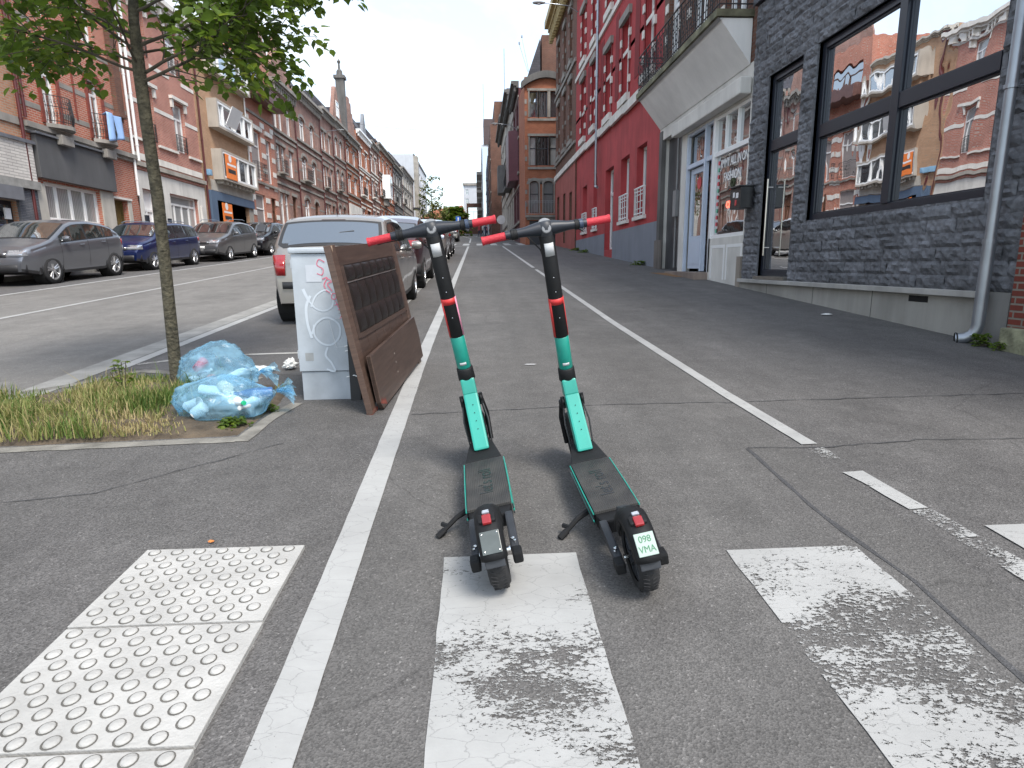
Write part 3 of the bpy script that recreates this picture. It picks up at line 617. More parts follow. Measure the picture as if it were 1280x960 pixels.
for v in (8.0, 9.75, 12.2):
    for a, c in ((26.7,27.85),(28.95,30.65),(31.8,33.08)): band(FL, a, c, v, v+.17, r, STONEW, .02)
for a, c in ((26.7,27.85),(28.95,30.65),(31.8,33.08)): band(FL, a, c, 6.5, 6.6, r, STONEW, .1, 'sill_band')
band(FL, 26.72, 33.08, 5.72, 5.98, r, STONEW, .03); band(FL, 26.72, 33.08, 5.42, 5.6, r, BEIGE, .2, 'ledge')
band(FL, 26.72, 33.08, 5.28, 5.41, r, B_PINK, .1, 'brick_course')
b = MB(); wallgrid(b, FL, 26.72, 33.05, 1.0, 5.27, [(a-.002,c+.002,d-.002,e+.002) for a, c, d, e in (H[2], H[3])], .06, .06); b.build('ground_floor_render', WHITEP, r, recalc=False)
band(FL, 28.5, 28.75, 1.6, 4.8, r, WHITEP, .12, 'pilaster'); band(FL, 32.35, 32.7, 1.8, 4.3, r, WHITEP, .14, 'pilaster')
for u in (26.95, 28.85): band(FL, u, u+.2, 3.0, 3.45, r, ANTH, .16, 'letter_box')
cornice(FL, 26.68, 33.1, 12.45, r, STONEW, .4, .45); pipe(FL, 26.95, 5.6, 12.5, r, .12, .06, PVC); pipe(FL, 28.3, 6.7, 12.5, r, .1, .04, PVC)
# 4: tan block with boxed bays over a blue-framed garage way
H = [(34.3,39.15,1.4,4.95)]
bays = [(5.88,7.45),(8.52,9.95),(11.25,12.6)]
for lo, hi in bays: H.append((34.75,39.5,lo+.12,hi-.1))
r = house('tan brick block with white framed boxed bay windows over a blue garage entrance', FL, 33.1, 39.9, 13.3, B_TAN, H, group=LG, w=.02)
for i, (lo, hi) in enumerate(bays):
    b = MB(); b.fbox(FL, 34.45, 34.62, lo, hi, .0, .55); b.fbox(FL, 39.5, 39.66, lo, hi, .0, .55); b.fbox(FL, 34.62, 39.5, hi-.1, hi, .0, .55); b.fbox(FL, 34.62, 39.5, lo, lo+.12, .0, .55)
    bo = b.build('bay_window', plaster('bay_concrete', (.42,.38,.33), .2), r)
    b = MB(); x = [34.64, 35.3, 36.85, 38.3, 39.48]
    for u in x: b.fbox(FL, u-.0 if u == x[0] else u-.05, u+.09 if u == x[0] else u+.05, lo+.125, hi-.105, .42, .53)
    b.fbox(FL, 34.62, 39.5, lo+.121, lo+.22, .43, .54); b.fbox(FL, 34.62, 39.5, hi-.2, hi-.102, .43, .54); b.build('window_frame', PVC, bo)
    b = MB(); b.fbox(FL, 34.63, 39.49, lo+.125, hi-.11, .40, .415); b.build('pane', [GLS, GLS, GLD][i] if i else GLD, bo)
    if i == 1:
        b = MB(); b.box8([FL(35.35,lo+.3,.56),FL(36.8,lo+.3,.56),FL(36.8,lo+.3,.6),FL(35.35,lo+.3,.6),FL(35.35,hi-.2,1.0),FL(36.8,hi-.2,1.0),FL(36.8,hi-.2,1.04),FL(35.35,hi-.2,1.04)][:8]); b.build('open_casement', PVC, bo)
NAVY = plaster('blue_painted_steel', (.095,.14,.21), .12, .5)
b = MB(); b.fbox(FL, 33.55, 34.3, 1.3, 5.25, .03, .16); b.fbox(FL, 34.3, 39.85, 4.8, 5.25, .03, .16); b.build('garage_surround', NAVY, r, bevel=.01)
band(FL, 34.0, 39.9, 5.3, 5.85, r, CREAM, .06, 'render_band'); band(FL, 39.16, 39.85, 1.3, 4.79, r, BEIGE, .05, 'pier')
b = MB(); b.fbox(FL, 34.2, 39.2, 1.3, 5.0, -4.0, -3.9); b.build('garage_back_wall', BLACK, r)
b = MB(); b.fbox(FL, 33.4, 33.7, 5.95, 6.25, .05, .3); b.build('wall_lamp', mat('lamp_blue', (.2,.35,.5), .3), r, bevel=.03)
for u in np.linspace(34.7, 39.3, 9): band(FL, u, u+.16, 5.7, 5.87, r, CREAM, .4, 'bracket')
cornice(FL, 33.1, 39.9, 13.05, r, CREAM, .3, .25, dent=False)
pipe(FL, 39.82, 5.3, 13.2, r, .1, .05, PVC); pipe(FL, 33.3, 3, 13.2, r, .1, .05, mat('brown_pipe', (.09,.02,.02), .4))
# the two orange agency boards
ORG = mat('orange_board', (.78,.20,.035), .5, var=.05); WHT = mat('sign_white', (.75,.75,.75), .5, var=.03); BLK = mat('sign_black', (.02,.02,.02), .5)
def agency(lab, u, v, w, W, Hh):
    c = FL(u, v, w); t = thing('agency_board', lab, 'sign', c, group='orange agency boards', world_parts=True)
    b = MB(); b.fbox(FL, u, u+W, v, v+Hh, w, w+.03); b.build('board', ORG, t)
    b = MB(); b.lathe([(.0001,.035),(.2,.035)], FL(u+W*.4, v+Hh*.86, w), (1,0,0), 14); b.fbox(FL, u+.1*W, u+.92*W, v+Hh*.55, v+Hh*.64, w+.031, w+.034); b.build('white_marks', WHT, t)
    b = MB(); b.fbox(FL, u+.15*W, u+.85*W, v+Hh*.25, v+Hh*.42, w+.031, w+.035); b.build('black_bar', BLK, t)
    return t
agency('orange agency board inside the lowest boxed bay window', 34.85, 6.0, .56, 1.45, 1.25)
t = agency('orange agency board hanging in front of the blue garage entrance', 34.6, 3.55, .25, 1.3, 1.15)
b = MB(); b.tube([FL(35.2,1.9,.27),FL(35.2,3.6,.27)], .04, 6); b.build('post', PVC, t)
# 5: red brick, brown loggia box
H = [(40.6,42.4,6.8,9.8,'s'),(43.4,44.4,6.8,9.6,'s'),(40.6,42.4,2.9,5.9,'s'),(43.6,44.6,2.3,5.9,'d'),(40.9,44.2,12.2,14.0,'b')]
r = house('red brick house with white quoin blocks and a brown boxed balcony under the roof', FL, 39.9, 45.2, 15.2, B_RED, H, group=LG, w=0); fill(FL, r, H)
b = MB(); b.fbox(FL, 40.0, 45.25, 11.6, 12.35, .0, 1.0); b.build('balcony_box', mat('brown_cladding', (.11,.05,.04), .5, var=.2), r, bevel=.02)
band(FL, 40.0, 45.2, 10.7, 10.85, r, STONE, .08); band(FL, 40.0, 45.2, 6.55, 6.68, r, STONE, .12)
for v in np.arange(2.6, 10.4, .95):
    for a, c in ((39.95,40.55),(42.5,43.3),(44.45,45.1)): band(FL, a, c, v, v+.32, r, STONEW, .03, 'quoin_block')
for a, c in ((40.4,42.6),(43.2,44.6)): band(FL, a, c, 9.85, 10.1, r, STONEW, .12, 'lintel')
railing(FL, 40.6, 42.4, 6.8, 7.8, r, .3, IRON, .12)
gable(FL, 40.0, 45.2, 15.2, 18.2, r, B_ROSE, .0)
# 6..10: the rose-grey row
def row(lab, u0, u1, top, m, g, f1, f2, bays, cor=STONE, w=0, roof=None, rail=True, arch=False, trim=None, gk='w'):
    hs = []; trim = trim or STONE; W_ = u1-u0
    for (a, c) in bays:
        a, c = u0+a*W_, u0+c*W_
        for i, (d, e) in enumerate((g, f1, f2)):
            if e is None: continue
            k = 'w' if c-a > .8 else '1'
            if i == 0 and (a, c) != (u0+bays[0][0]*W_, u0+bays[0][1]*W_) and gk == 'w' and a > u0+W_*.55: k = 'd'
            hs.append((a, c, d if k != 'd' else hz((u0+u1)/2)+.25, e, k))
    r = house(lab, FL, u0, u1, top, m, hs, group=LG, w=w); fill(FL, r, hs, w)
    for h in hs:
        if arch: arch_cap(FL, h[0], h[1], h[3], .28, r, m, w, trim)
        else: band(FL, h[0]-.12, h[1]+.12, h[3]+.02, h[3]+.24, r, trim, .06, 'lintel', w)
    for v, o in ((g[1]+.55, .08), (f1[0]-.32, .16), (f1[1]+.5, .08), (f2[0]-.25, .14)): band(FL, u0+.03, u1-.03, v, v+.16, r, trim, o, w=w)
    for v in (f1[0]+.6, f1[1]-.5, f2[1]-.5, g[1]-.7):
        edges = [u0+.05]+[x for h in sorted({(h[0], h[1]) for h in hs}) for x in (h[0]-.02, h[1]+.02)]+[u1-.05]
        for a, c in zip(edges[::2], edges[1::2]):
            if c-a > .15: band(FL, a, c, v, v+.13, r, trim, .015, w=w)
    cornice(FL, u0+.02, u1-.02, top-.35, r, cor, .5, .5, w=w)
    if rail: a, c = u0+bays[0][0]*W_-.15, u0+bays[0][1]*W_+.15; band(FL, a, c, f1[0]-.15, f1[0]-.03, r, trim, .45, 'balcony_slab', w); railing(FL, a, c, f1[0]-.02, f1[0]+.85, r, w+.42, IRON, .13, scroll=True)
    pipe(FL, u1-.1, hz(u1)+.1, top-.3, r, w+.1, .05, mat('brown_pipe', (.09,.02,.02), .4))
    if roof == 'mansard': mansard(FL, u0, u1, top+.15, r, 2.6, 2.2)
    elif roof == 'slope': mansard(FL, u0, u1, top+.15, r, 3.2, 4.2)
    return r
r = row('rose grey brick house with triple upper windows beside the brown boxed balcony', 45.2, 50.6, 13.9, B_ROSE, (3.9,6.5), (7.9,9.8), (10.9,12.8), [(.08,.25),(.28,.45),(.62,.82)], roof=None)
gable(FL, 45.3, 50.4, 14.0, 17.3, r, B_ROSE)
r = row('rose grey brick house with arched heads under a deep bracketed cornice', 50.6, 58.4, 14.7, B_ROSE, (4.1,6.8), (8.2,10.1), (11.3,13.1), [(.18,.38),(.58,.75)], roof='slope', arch=True)
b = MB(); b.lathe([(.9,0),(.0001,1.3)], FL(52.2, 15.0, -.8), n=4); b.build('turret_cap', SLATE, r)
r = row('rose grey brick house with paired narrow windows and a slate roof', 58.4, 63.4, 15.2, B_ROSE, (4.4,7.0), (8.5,10.4), (11.8,13.5), [(.1,.28),(.33,.5),(.68,.85)], roof='slope')
r = row('rose grey brick house with a tall stone gable dormer', 63.4, 68.9, 15.3, B_ROSE, (4.8,7.4), (8.9,10.9), (12.2,14.0), [(.2,.42),(.6,.8)], roof='slope', arch=True)
gable(FL, 64.2, 68.2, 15.6, 19.0, r, B_ROSE, .05, steps=0); fill(FL, r, []); window(FL, 65.6, 66.8, 16.1, 17.6, r, .28, PVC, GLD, 2, .3, .06)
# 10: dark gabled house with finial
r = row('dark orange brick house with a stepped gable and a tall stone finial', 68.9, 76.2, 15.2, B_ORA, (5.0,7.8), (9.3,11.2), (12.5,14.3), [(.15,.4),(.6,.85)], rail=False, trim=STONE)
gable(FL, 69.2, 75.8, 15.4, 19.6, r, B_ROSE, .05, steps=4, top=.5)
b = MB(); b.fbox(FL, 68.95, 69.75, 14.6, 20.6, -.5, .35); b.fbox(FL, 68.8, 69.9, 20.6, 20.9, -.65, .5); b.lathe([(.35,0),(.3,.5),(.12,.7),(.1,1.2),(.2,1.4),(.0001,1.7)], FL(69.35,20.9,-.1), n=8); b.build('finial', DSTONE, r)
mansard(FL, 69.8, 76.0, 15.4, r, 4.2, 3.5)
band(FL, 69.1, 76.1, 4.0, 8.0, r, WHITEP, .25, 'shop_board')
r = row('orange brick house under a white painted cornice', 76.2, 84.6, 17.0, B_ORA, (5.4,8.2), (9.8,12.2), (13.2,15.4), [(.12,.4),(.6,.85)], cor=PVC, trim=STONEW)
mansard(FL, 77, 84.4, 17.2, r, 2.5, 1.6); gable(FL, 82.6, 86.2, 17.2, 20.6, r, plaster('grey_dormer', (.22,.23,.25), .2), -.4)
r = row('narrow rose brick house with white bands', 84.6, 91.5, 17.4, B_ROSE, (5.9,8.6), (10.4,12.6), (13.8,16.0), [(.15,.38),(.6,.82)], roof='mansard', trim=STONEW)
r = row('orange brick house with a white two-storey oriel bay', 91.5, 107, 18.4, B_ORA, (6.4,9.3), (11.4,13.6), (14.8,17.0), [(.08,.2),(.3,.42),(.56,.68),(.8,.92)], roof='mansard', trim=STONE)
b = MB(); b.prism([FL(95.0,11.2,.02),FL(98.6,11.2,.02),FL(98.1,11.2,1.1),FL(95.5,11.2,1.1)], (0,0,3.4)); b.build('oriel_bay', PVC, r)
b = MB(); b.prism([FL(95.7,11.7,1.105),FL(97.9,11.7,1.105),FL(97.9,11.7,1.13),FL(95.7,11.7,1.13)], (0,0,2.3)); b.build('oriel_pane', CUR2, r)
b = MB(); b.prism([FL(95.4,10.2,.02),FL(98.2,10.2,.02),FL(97.6,10.2,.6),FL(96,10.2,.6)], (0,0,1)); b.build('oriel_corbel', STONE, r)
r = row('dark grey rendered house with chimneys beyond the white oriel bay', 107, 119.5, 18.2, DSTONE, (7.0,10.0), (12,14.2), (15.2,17.0), [(.1,.25),(.4,.55),(.7,.85)], roof='mansard', trim=STONE)
chimney(FL, 110, 20.5, r); chimney(FL, 117, 20.5, r)
r = row('cream stone house before the pale tower slab', 119.5, 139, 19.4, BEIGE, (7.8,11.0), (13,15.4), (16.4,18.4), [(.08,.18),(.28,.38),(.5,.6),(.72,.82)], roof='mansard')
PALE = plaster('pale_tower_render', (.50,.52,.55), .08)
H = [(145+i*6.0, 148.5+i*6.0, 12+j*3, 13.8+j*3) for i in range(4) for j in range(4)]
r = house('tall pale grey block closing the left row of houses', FL, 139, 172, 25.0, PALE, H, group=LG, w=.5, name='apartment_block')
for h in H: window(FL, *h, r, .5, PVC, GLD, 2, 0, .15)
band(FL, 139, 172, 24.6, 25.1, r, DSTONE, .2, 'parapet', .5); b = MB(); b.fbox(FL, 139, 141.5, 8, 24.6, .51, 1.4); b.build('stair_panel', BEIGE, r)
# towel and bedding over the second balcony
BLUEC = mat('pale_blue_cloth', (.30,.47,.76), .8, var=.08)
b = MB(); b.grid(lambda i, j: FL(24.15+.85*i+.1*j*(i-.3), 6.86-1.1*abs(j-.08)*(1-.22*i), .57+.07*math.sin(i*7)+(-.12 if j < .08 else .05)), 12, 12)
tag(b.build('bath_towel', BLUEC, smooth=True, solid=.02), 'pale blue towel hung over the curved iron balcony to dry', 'towel')
DKC = mat('dark_cloth', (.02,.025,.05), .8)
b = MB(); b.grid(lambda i, j: FL(25.02+.2*i, 6.8-.6*j, .45-.25*i+.04*math.sin(i*8)), 6, 6)
tag(b.build('dark_garment', DKC, smooth=True, solid=.02), 'dark garment hung over the balcony beside the pale blue towel', 'garment')

# ------------------------------------------------------------------ right side of the street
RG = 'houses along the right side of the street'
def splitface(name, holes, u0, u1, v0, v1, root, m):
    """rock-faced concrete blocks: relief modelled block by block"""
    b = MB(); rh = .162; bl = .47
    j = 0; v = v0
    while v < v1-.01:
        ve = min(v+rh, v1); off = (j*.37) % bl; u = u0-off
        while u < u1:
            a, c = max(u, u0), min(u+bl, u1); u += bl
            if c-a < .02: continue
            # cut the block by the openings
            segs = [(a, c, v, ve)]
            for h in holes:
                out = []
                for s in segs:
                    if s[1] <= h[0] or s[0] >= h[1] or s[3] <= h[2] or s[2] >= h[3]: out.append(s); continue
                    if s[0] < h[0]: out.append((s[0], h[0], s[2], s[3]))
                    if s[1] > h[1]: out.append((h[1], s[1], s[2], s[3]))
                    if s[2] < h[2]: out.append((max(s[0],h[0]), min(s[1],h[1]), s[2], h[2]))
                    if s[3] > h[3]: out.append((max(s[0],h[0]), min(s[1],h[1]), h[3], s[3]))
                segs = out
            for (A, C_, D, E_) in segs:
                if C_-A < .005 or E_-D < .005: continue
                n = max(1, int((C_-A)/.04)); q = max(1, int((E_-D)/.04))
                if v > 5.5: n = max(1, n//2)
                def fn(i, k, A=A, C_=C_, D=D, E_=E_):
                    uu = A+(C_-A)*i; vv = D+(E_-D)*k
                    edge = min(uu-A, C_-uu, .03)/.03*min(vv-D, E_-vv, .025)/.025
                    p = Vector((uu*9+vv*6, vv*13-uu*5, j*3.1+round(A*2.1))); g = mnoise.noise(p*.8)*.75+abs(mnoise.noise(p*1.9))*.6
                    return FR(uu, vv, .020+edge*.006+(.35+.65*edge)*.050*max(0, g+.22))
                b.grid(fn, n, q)
        v = ve; j += 1
    # reveals
    for (a, c, d, e) in holes:
        for p, q in (((a,d),(a,e)),((c,d),(c,e)),((a,e),(c,e)),((a,d),(c,d))): b.quad(FR(p[0],p[1],.03), FR(q[0],q[1],.03), FR(q[0],q[1],-.16), FR(p[0],p[1],-.16))
    return b.build(name, m, root, recalc=False)
ROCK = mat('rock_faced_block', (.115,.118,.130), .7, var=.35, vs=16, bump=.7, bs=22)
MIRR = glass('shop_mirror_glass', .74, (.01,.012,.015), wob=.0035, ws=1.6)
DH = (10.52,11.72,.95,4.6); WH = (6.45,10.08,1.9,4.62)
r = house('black rock-faced stone shop front with a big anthracite framed window', FR, 5.92, 12.4, 6.02, DARKST, [(DH[0],DH[1],DH[2],DH[3]), WH], group=RG, depth=8, rv=.16, w=-.0, name='shop_building', cat='shop')
bc = splitface('block_cladding', [DH, WH], 5.92, 12.4, .9, 6.02, r, ROCK)
at_ = bc.data.attributes.new('tone', 'FLOAT', 'POINT'); o_ = Vector(bc['_o']); tv_ = []
for v in bc.data.vertices:
    z = v.co.z+o_.z-.9; y = v.co.y+o_.y-5.92; j = int((z+1e-4)/.162); bk = int((y+(j*.37) % .47)/.47); h_ = math.sin(j*12.9898+bk*78.233)*43758.5; tv_.append(h_-math.floor(h_))
at_.data.foreach_set('value', tv_)
_n = ROCK.node_tree.nodes; _l = ROCK.node_tree.links; _a2 = _n.new('ShaderNodeAttribute'); _a2.attribute_name = 'tone'; _m = _n.new('ShaderNodeMapRange'); _m.inputs[3].default_value = .72; _m.inputs[4].default_value = 1.28; _l.new(_a2.outputs['Fac'], _m.inputs[0])
_s = _n.new('ShaderNodeVectorMath'); _s.operation = 'SCALE'; _pb = _n['Principled BSDF']; _src = _pb.inputs['Base Color'].links[0].from_socket; _l.new(_src, _s.inputs[0]); _l.new(_m.outputs[0], _s.inputs['Scale']); _l.new(_s.outputs[0], _pb.inputs['Base Color'])
b = MB(); b.fbox(FR, 6.2, 12.42, hz(6)-.3, .828, -.02, .05); b.build('plinth', plaster('plinth_concrete', (.30,.29,.265), .25, bump=.4), r)
b = MB(); b.fbox(FR, 6.2, 12.38, .83, .9, -.02, .13); b.build('plinth_ledge', plaster('ledge_concrete', (.36,.35,.33), .25, bump=.3), r, bevel=.008)
b = MB(); b.fbox(FR, 5.92, 6.2, hz(6)-.3, .898, -.02, .045); b.build('plinth_end', plaster('plinth_dark', (.20,.195,.185), .25, bump=.4), r)
b = MB(); b.fbox(FR, 7.05, 7.38, .73, .805, .0505, .0535); b.build('vent_opening', BLACK, r)
for u in (8.1, 9.6, 11.2): band(FR, u, u+.008, hz(u), .827, r, BLACK, .0515, 'plinth_joint')
def bigframe(u0, u1, v0, v1, us, vs, fw=.085, name='window', w0=-.14, w1=-.05):
    b = MB(); b.fbox(FR, u0, u0+fw, v0, v1, w0, w1); b.fbox(FR, u1-fw, u1, v0, v1, w0, w1); b.fbox(FR, u0+fw, u1-fw, v0, v0+fw, w0, w1); b.fbox(FR, u0+fw, u1-fw, v1-fw, v1, w0, w1)
    for u in us: b.fbox(FR, u-fw*.75, u+fw*.75, v0+fw, v1-fw, w0, w1+.02)
    for v in vs:
        q = [u0+fw]+[x for u in us for x in (u-fw*.75, u+fw*.75)]+[u1-fw]
        for a, c in zip(q[::2], q[1::2]): b.fbox(FR, a, c, v-fw*.95, v+fw*.95, w0, w1+.01)
    # inner bead
    o = b.build(name, ANTH, r, bevel=.004)
    q = [u0+fw]+[x for u in us for x in (u-fw*.75, u+fw*.75)]+[u1-fw]; vv = [v0+fw]+[x for v in vs for x in (v-fw*.95, v+fw*.95)]+[v1-fw]
    for a, c in zip(q[::2], q[1::2]):
        for d, e in zip(vv[::2], vv[1::2]):
            p = MB(); p.grid(lambda i, j: FR(a+(c-a)*i, d+(e-d)*j, w0+.03), 2, 2); p.build('pane', MIRR, o, recalc=False)
            s_ = MB(); k = .022; s_.fbox(FR,a,a+k,d,e,w0+.032,w0+.06); s_.fbox(FR,c-k,c,d,e,w0+.032,w0+.06); s_.fbox(FR,a+k,c-k,d,d+k,w0+.032,w0+.06); s_.fbox(FR,a+k,c-k,e-k,e,w0+.032,w0+.06); s_.build('glazing_bead', ANTH, o)
    return o
bigframe(*WH[:2], WH[2], WH[3], [8.19], [3.29], .10)
d_ = bigframe(*DH[:2], DH[2]+.02, DH[3], [], [3.36], .10, name='door')
STEEL = mat('brushed_steel', (.55,.52,.47), .3, metal=1)
b = MB(); b.tube([FR(11.45,1.35,.05),FR(11.45,2.75,.05)], .014, 8)
for v in (1.5, 2.6): b.tube([FR(11.45,v,.05),FR(11.45,v,-.06)], .01, 6)
b.build('handle', STEEL, d_, smooth=True)
b = MB(); b.fbox(FR, DH[0], DH[1], .905, .965, -.12, .1); b.build('threshold', STEEL, d_)
b = MB(); wallgrid(b, FR, 5.92, 12.4, 6.16, 9.9, [(7.2,8.4,7.2,9.4),(10,11.2,7.2,9.4)], .2, .01); b.build('upper_brick_wall', B_RED, r, recalc=False)
b = MB(); b.fbox(FR, 5.92, 12.4, 6.03, 6.15, -.1, .12); b.build('upper_ledge', ANTH, r)
for a in (7.2, 10): window(FR, a, a+1.2, 7.2, 9.4, r, .0, PVC, GLD)
b = MB(); b.fbox(FR, 5.92, 12.4, 9.9, 10.2, -8, .35); b.build('cornice', STONE, r)
# downpipe with its shoe
t = thing('drainpipe', 'grey zinc drainpipe with a bent shoe on the black stone wall', 'drainpipe', FR(6.13,.4,.1), world_parts=True)
b = MB(); b.tube([FR(6.13,8,.17),FR(6.13,1.42,.17)], .052, 16); b.build('upper_pipe', ZINC, t, smooth=True)
b = MB(); b.tube([FR(6.13,1.45,.17),FR(6.13,.56,.17),FR(6.135,.50,.175),FR(6.15,.44,.20),FR(6.19,.405,.25),FR(6.24,.395,.31)], [.060]*6, 18, cap=False); b.build('lower_pipe', ZINC, t, smooth=True)
b = MB(); b.tube([FR(6.235,.396,.30),FR(6.242,.395,.314)], .066, 16, cap=False); b.tube([FR(6.2,.4,.27),FR(6.23,.397,.295)], .052, 12); b.build('mouth', mat('pipe_inside', (.02,.02,.02), .8), t)
for v in (1.4, 2.9, 4.6):
    b = MB(); b.tube([FR(6.13,v,.17),FR(6.13,v+.04,.17)], .066, 16); b.tube([FR(6.09,v+.02,.05),FR(6.10,v+.02,.12)], .012, 6); b.build('bracket', ZINC, t)
# neighbour on the right edge
BD = brick('dark_red_brick_wall', (.21,.05,.035), (.15,.04,.03), (.22,.19,.16), .22, .072, .011, .8, .3)
r2 = house('dark red brick corner pier on a mossy stone foot at the right edge', FR, 1.5, 5.86, 9, BD, [], group=RG, depth=8, w=.09, name='brick_house')
MOSS = mat('mossy_stone', (.20,.20,.13), .95, var=.5, vs=6, bump=.6, bs=30)
b = MB(); b.fbox(FR, 1.5, 5.80, hz(5)-.4, .56, .095, .22); b.build('stone_foot', MOSS, r2, bevel=.015)
# mailbox
t = thing('letter_box', 'black steel letter box with stickers between shop window and door', 'letter box', FR(12.3,2.3,.2), world_parts=True)
b = MB(); b.fbox(FR, 11.95, 12.45, 2.28, 2.68, .08, .34); b.fbox(FR, 11.93, 12.47, 2.68, 2.71, .06, .38); b.build('box', mat('black_enamel', (.012,.012,.014), .35), t, bevel=.006)
b = MB(); b.box8([FR(12.451,2.50,.12),FR(12.455,2.50,.12),FR(12.455,2.50,.2),FR(12.451,2.50,.2),FR(12.451,2.58,.12),FR(12.455,2.58,.12),FR(12.455,2.58,.2),FR(12.451,2.58,.2)])
b.fbox(FR, 12.05, 12.16, 2.48, 2.58, .341, .345); b.fbox(FR, 12.22, 12.3, 2.5, 2.6, .341, .345); b.build('sticker', WHT, t)
b = MB(); b.fbox(FR, 12.12, 12.2, 2.34, 2.45, .341, .346); b.build('red_sticker', mat('sticker_red', (.5,.05,.05), .5), t)
# fashion shop
SH = [(14.42,16.25,1.0,4.46),(12.5,14.40,1.78,4.46),(16.6,18.35,.95,4.75)]
r = house('white framed fashion shop under a sloping white balcony soffit', FR, 12.4, 18.62, 5.1, WHITEP, SH, group=RG, name='shop_building', cat='shop', rv=.22)
b = MB(); wallgrid(b, FR, 12.4, 18.62, 5.1, 11.6, [(15.2,16.3,6.2,8.8),(13.0,14.1,6.2,8.8),(17.3,18.2,6.2,8.8)], .2, 0); b.build('upper_brick_wall', B_BRN, r, recalc=False)
for a, c in ((15.2,16.3),(13.0,14.1),(17.3,18.2)):
    window(FR, a, c, 6.2, 8.8, r, 0, PVC, GLS, 2, .25, .08)
    for v in (6.5, 7.3, 8.1): band(FR, a-.25, a-.02, v, v+.22, r, STONEW, .03, 'stone_block'); band(FR, c+.02, c+.25, v, v+.22, r, STONEW, .03, 'stone_block')
cornice(FR, 12.4, 18.62, 11.6, r, STONE, .5, .5)
SOFF = plaster('white_soffit', (.74,.73,.71), .10, .7)
SL = [(12.62,.0),(12.62,.70),(18.6,.70),(18.6,.0)]
b = MB(); b.add([FR(12.62,5.08,.015),FR(18.6,5.08,.015),FR(18.6,5.91,.68),FR(12.62,5.91,.68),FR(12.62,5.91,.015),FR(18.6,5.91,.015)], [(0,1,2,3),(0,3,4),(1,2,5)]); b.build('sloping_soffit', SOFF, r, recalc=False)
b = MB(); b.add([FR(12.6,5.92,.62),FR(18.62,5.92,.62),FR(18.62,5.92,.71),FR(12.6,5.92,.71),FR(12.6,5.86,.66),FR(18.62,5.86,.66)], [(0,1,2,3),(3,2,5,4),(0,1,5,4)]); b.build('drip_edge', GREYF, r)
SLM = mat('mossy_slab', (.16,.155,.10), .95, var=.55, vs=2.5, bump=.6, bs=40)
b = MB(); b.prism([FR(12.58,5.93,0),FR(12.58,5.93,.76),FR(18.64,5.93,.76),FR(18.64,5.93,0)], (0,0,.13)); b.build('balcony_slab', SLM, r)
# its railing follows the slab edge
b = MB(); P_ = [FR(u,0,w) for u, w in SL]
def along(pts, st):
    out = []
    for a, c in zip(pts, pts[1:]):
        a, c = Vector(a), Vector(c); n = max(1, int((c-a).length/st)); out += [a.lerp(c, i/n) for i in range(n)]
    return out+[Vector(pts[-1])]
for v, rr in ((6.16,.014),(6.30,.01),(6.60,.008),(6.90,.012),(7.04,.02)): b.tube([Vector(p)+Vector((0,0,v)) for p in P_], rr, 6)
for i, p in enumerate(along(P_, .12)):
    b.tube([p+Vector((0,0,6.06)), p+Vector((0,0,7.04 if i%2 == 0 else 6.90))], .009 if i%8 else .018, 5)
    if i%2 == 0:
        for vv in (6.45, 6.75): b.tube([p+Vector((0,.06,vv+.09)), p+Vector((0,.12,vv)), p+Vector((0,.06,vv-.09)), p+Vector((0,0,vv)), p+Vector((0,.06,vv+.09))], .006, 4, cap=False)
b.build('balcony_railing', IRON, r)
# shutter box, frames, door, glass
BLW = mat('pale_blue_paint', (.50,.56,.66), .45, var=.06)
b = MB(); b.fbox(FR, 12.47, 16.75, 4.5, 4.82, .02, .26); b.build('shutter_box', WHITEP, r, bevel=.03)
b = MB(); fb = lambda a, c, d, e, w0=-.1, w1=-.02: b.fbox(FR, a, c, d, e, w0, w1)
fb(16.17,16.25,1.0,4.46); fb(14.85,14.93,1.02,4.46,-.1,.01); fb(14.42,14.5,1.0,4.46); fb(14.93,16.17,3.6,3.7); fb(14.5,14.85,3.6,3.7); fb(14.5,16.17,4.4,4.46)
b.build('door_frame', BLW, r, bevel=.004)
b = MB(); fb(15.1,16.1,1.08,1.9,-.16,-.11); fb(15.1,15.22,1.9,3.58,-.16,-.11); fb(15.98,16.1,1.9,3.58,-.16,-.11); fb(15.22,15.98,3.45,3.58,-.16,-.11); fb(15.25,15.95,1.2,1.8,-.11,-.1); do = b.build('door', BLW, r)
SG = glass('shop_glass', .34, (.03,.035,.04), wob=.006)
b = MB(); fb(15.2,16.0,1.9,3.5,-.15,-.14); b.build('pane', SG, do)
b = MB(); b.tube([FR(15.15,2.0,-.08),FR(15.15,2.4,-.08)], .012, 6); b.build('handle', STEEL, do)
b = MB(); fb(14.5,14.85,1.05,3.6,-.15,-.14); fb(14.5,16.17,3.7,4.4,-.15,-.14); b.build('side_light', SG, r)
b = MB(); fb(12.5,12.56,1.78,4.46); fb(14.3,14.4,1.0,4.46,-.1,.0); fb(12.56,14.3,1.78,1.86); fb(12.56,14.3,3.6,3.7); fb(12.56,14.3,4.39,4.46); fb(13.1,13.16,3.7,4.39); fb(13.72,13.78,3.7,4.39)
wo = b.build('display_window', PVC, r, bevel=.004)
b = MB(); b.grid(lambda i, j: FR(12.56+1.74*i, 1.86+2.53*j, -.08), 3, 3); b.build('pane', glass('display_glass', .42, (.03,.03,.03), wob=.003, ws=1.4), wo, recalc=False)
b = MB(); b.fbox(FR, 12.5, 14.3, hz(13)-.2, 1.77, -.12, -.02); b.build('base_panel', WHITEP, r)
GTIL = plaster('grey_panel', (.20,.205,.22), .1)
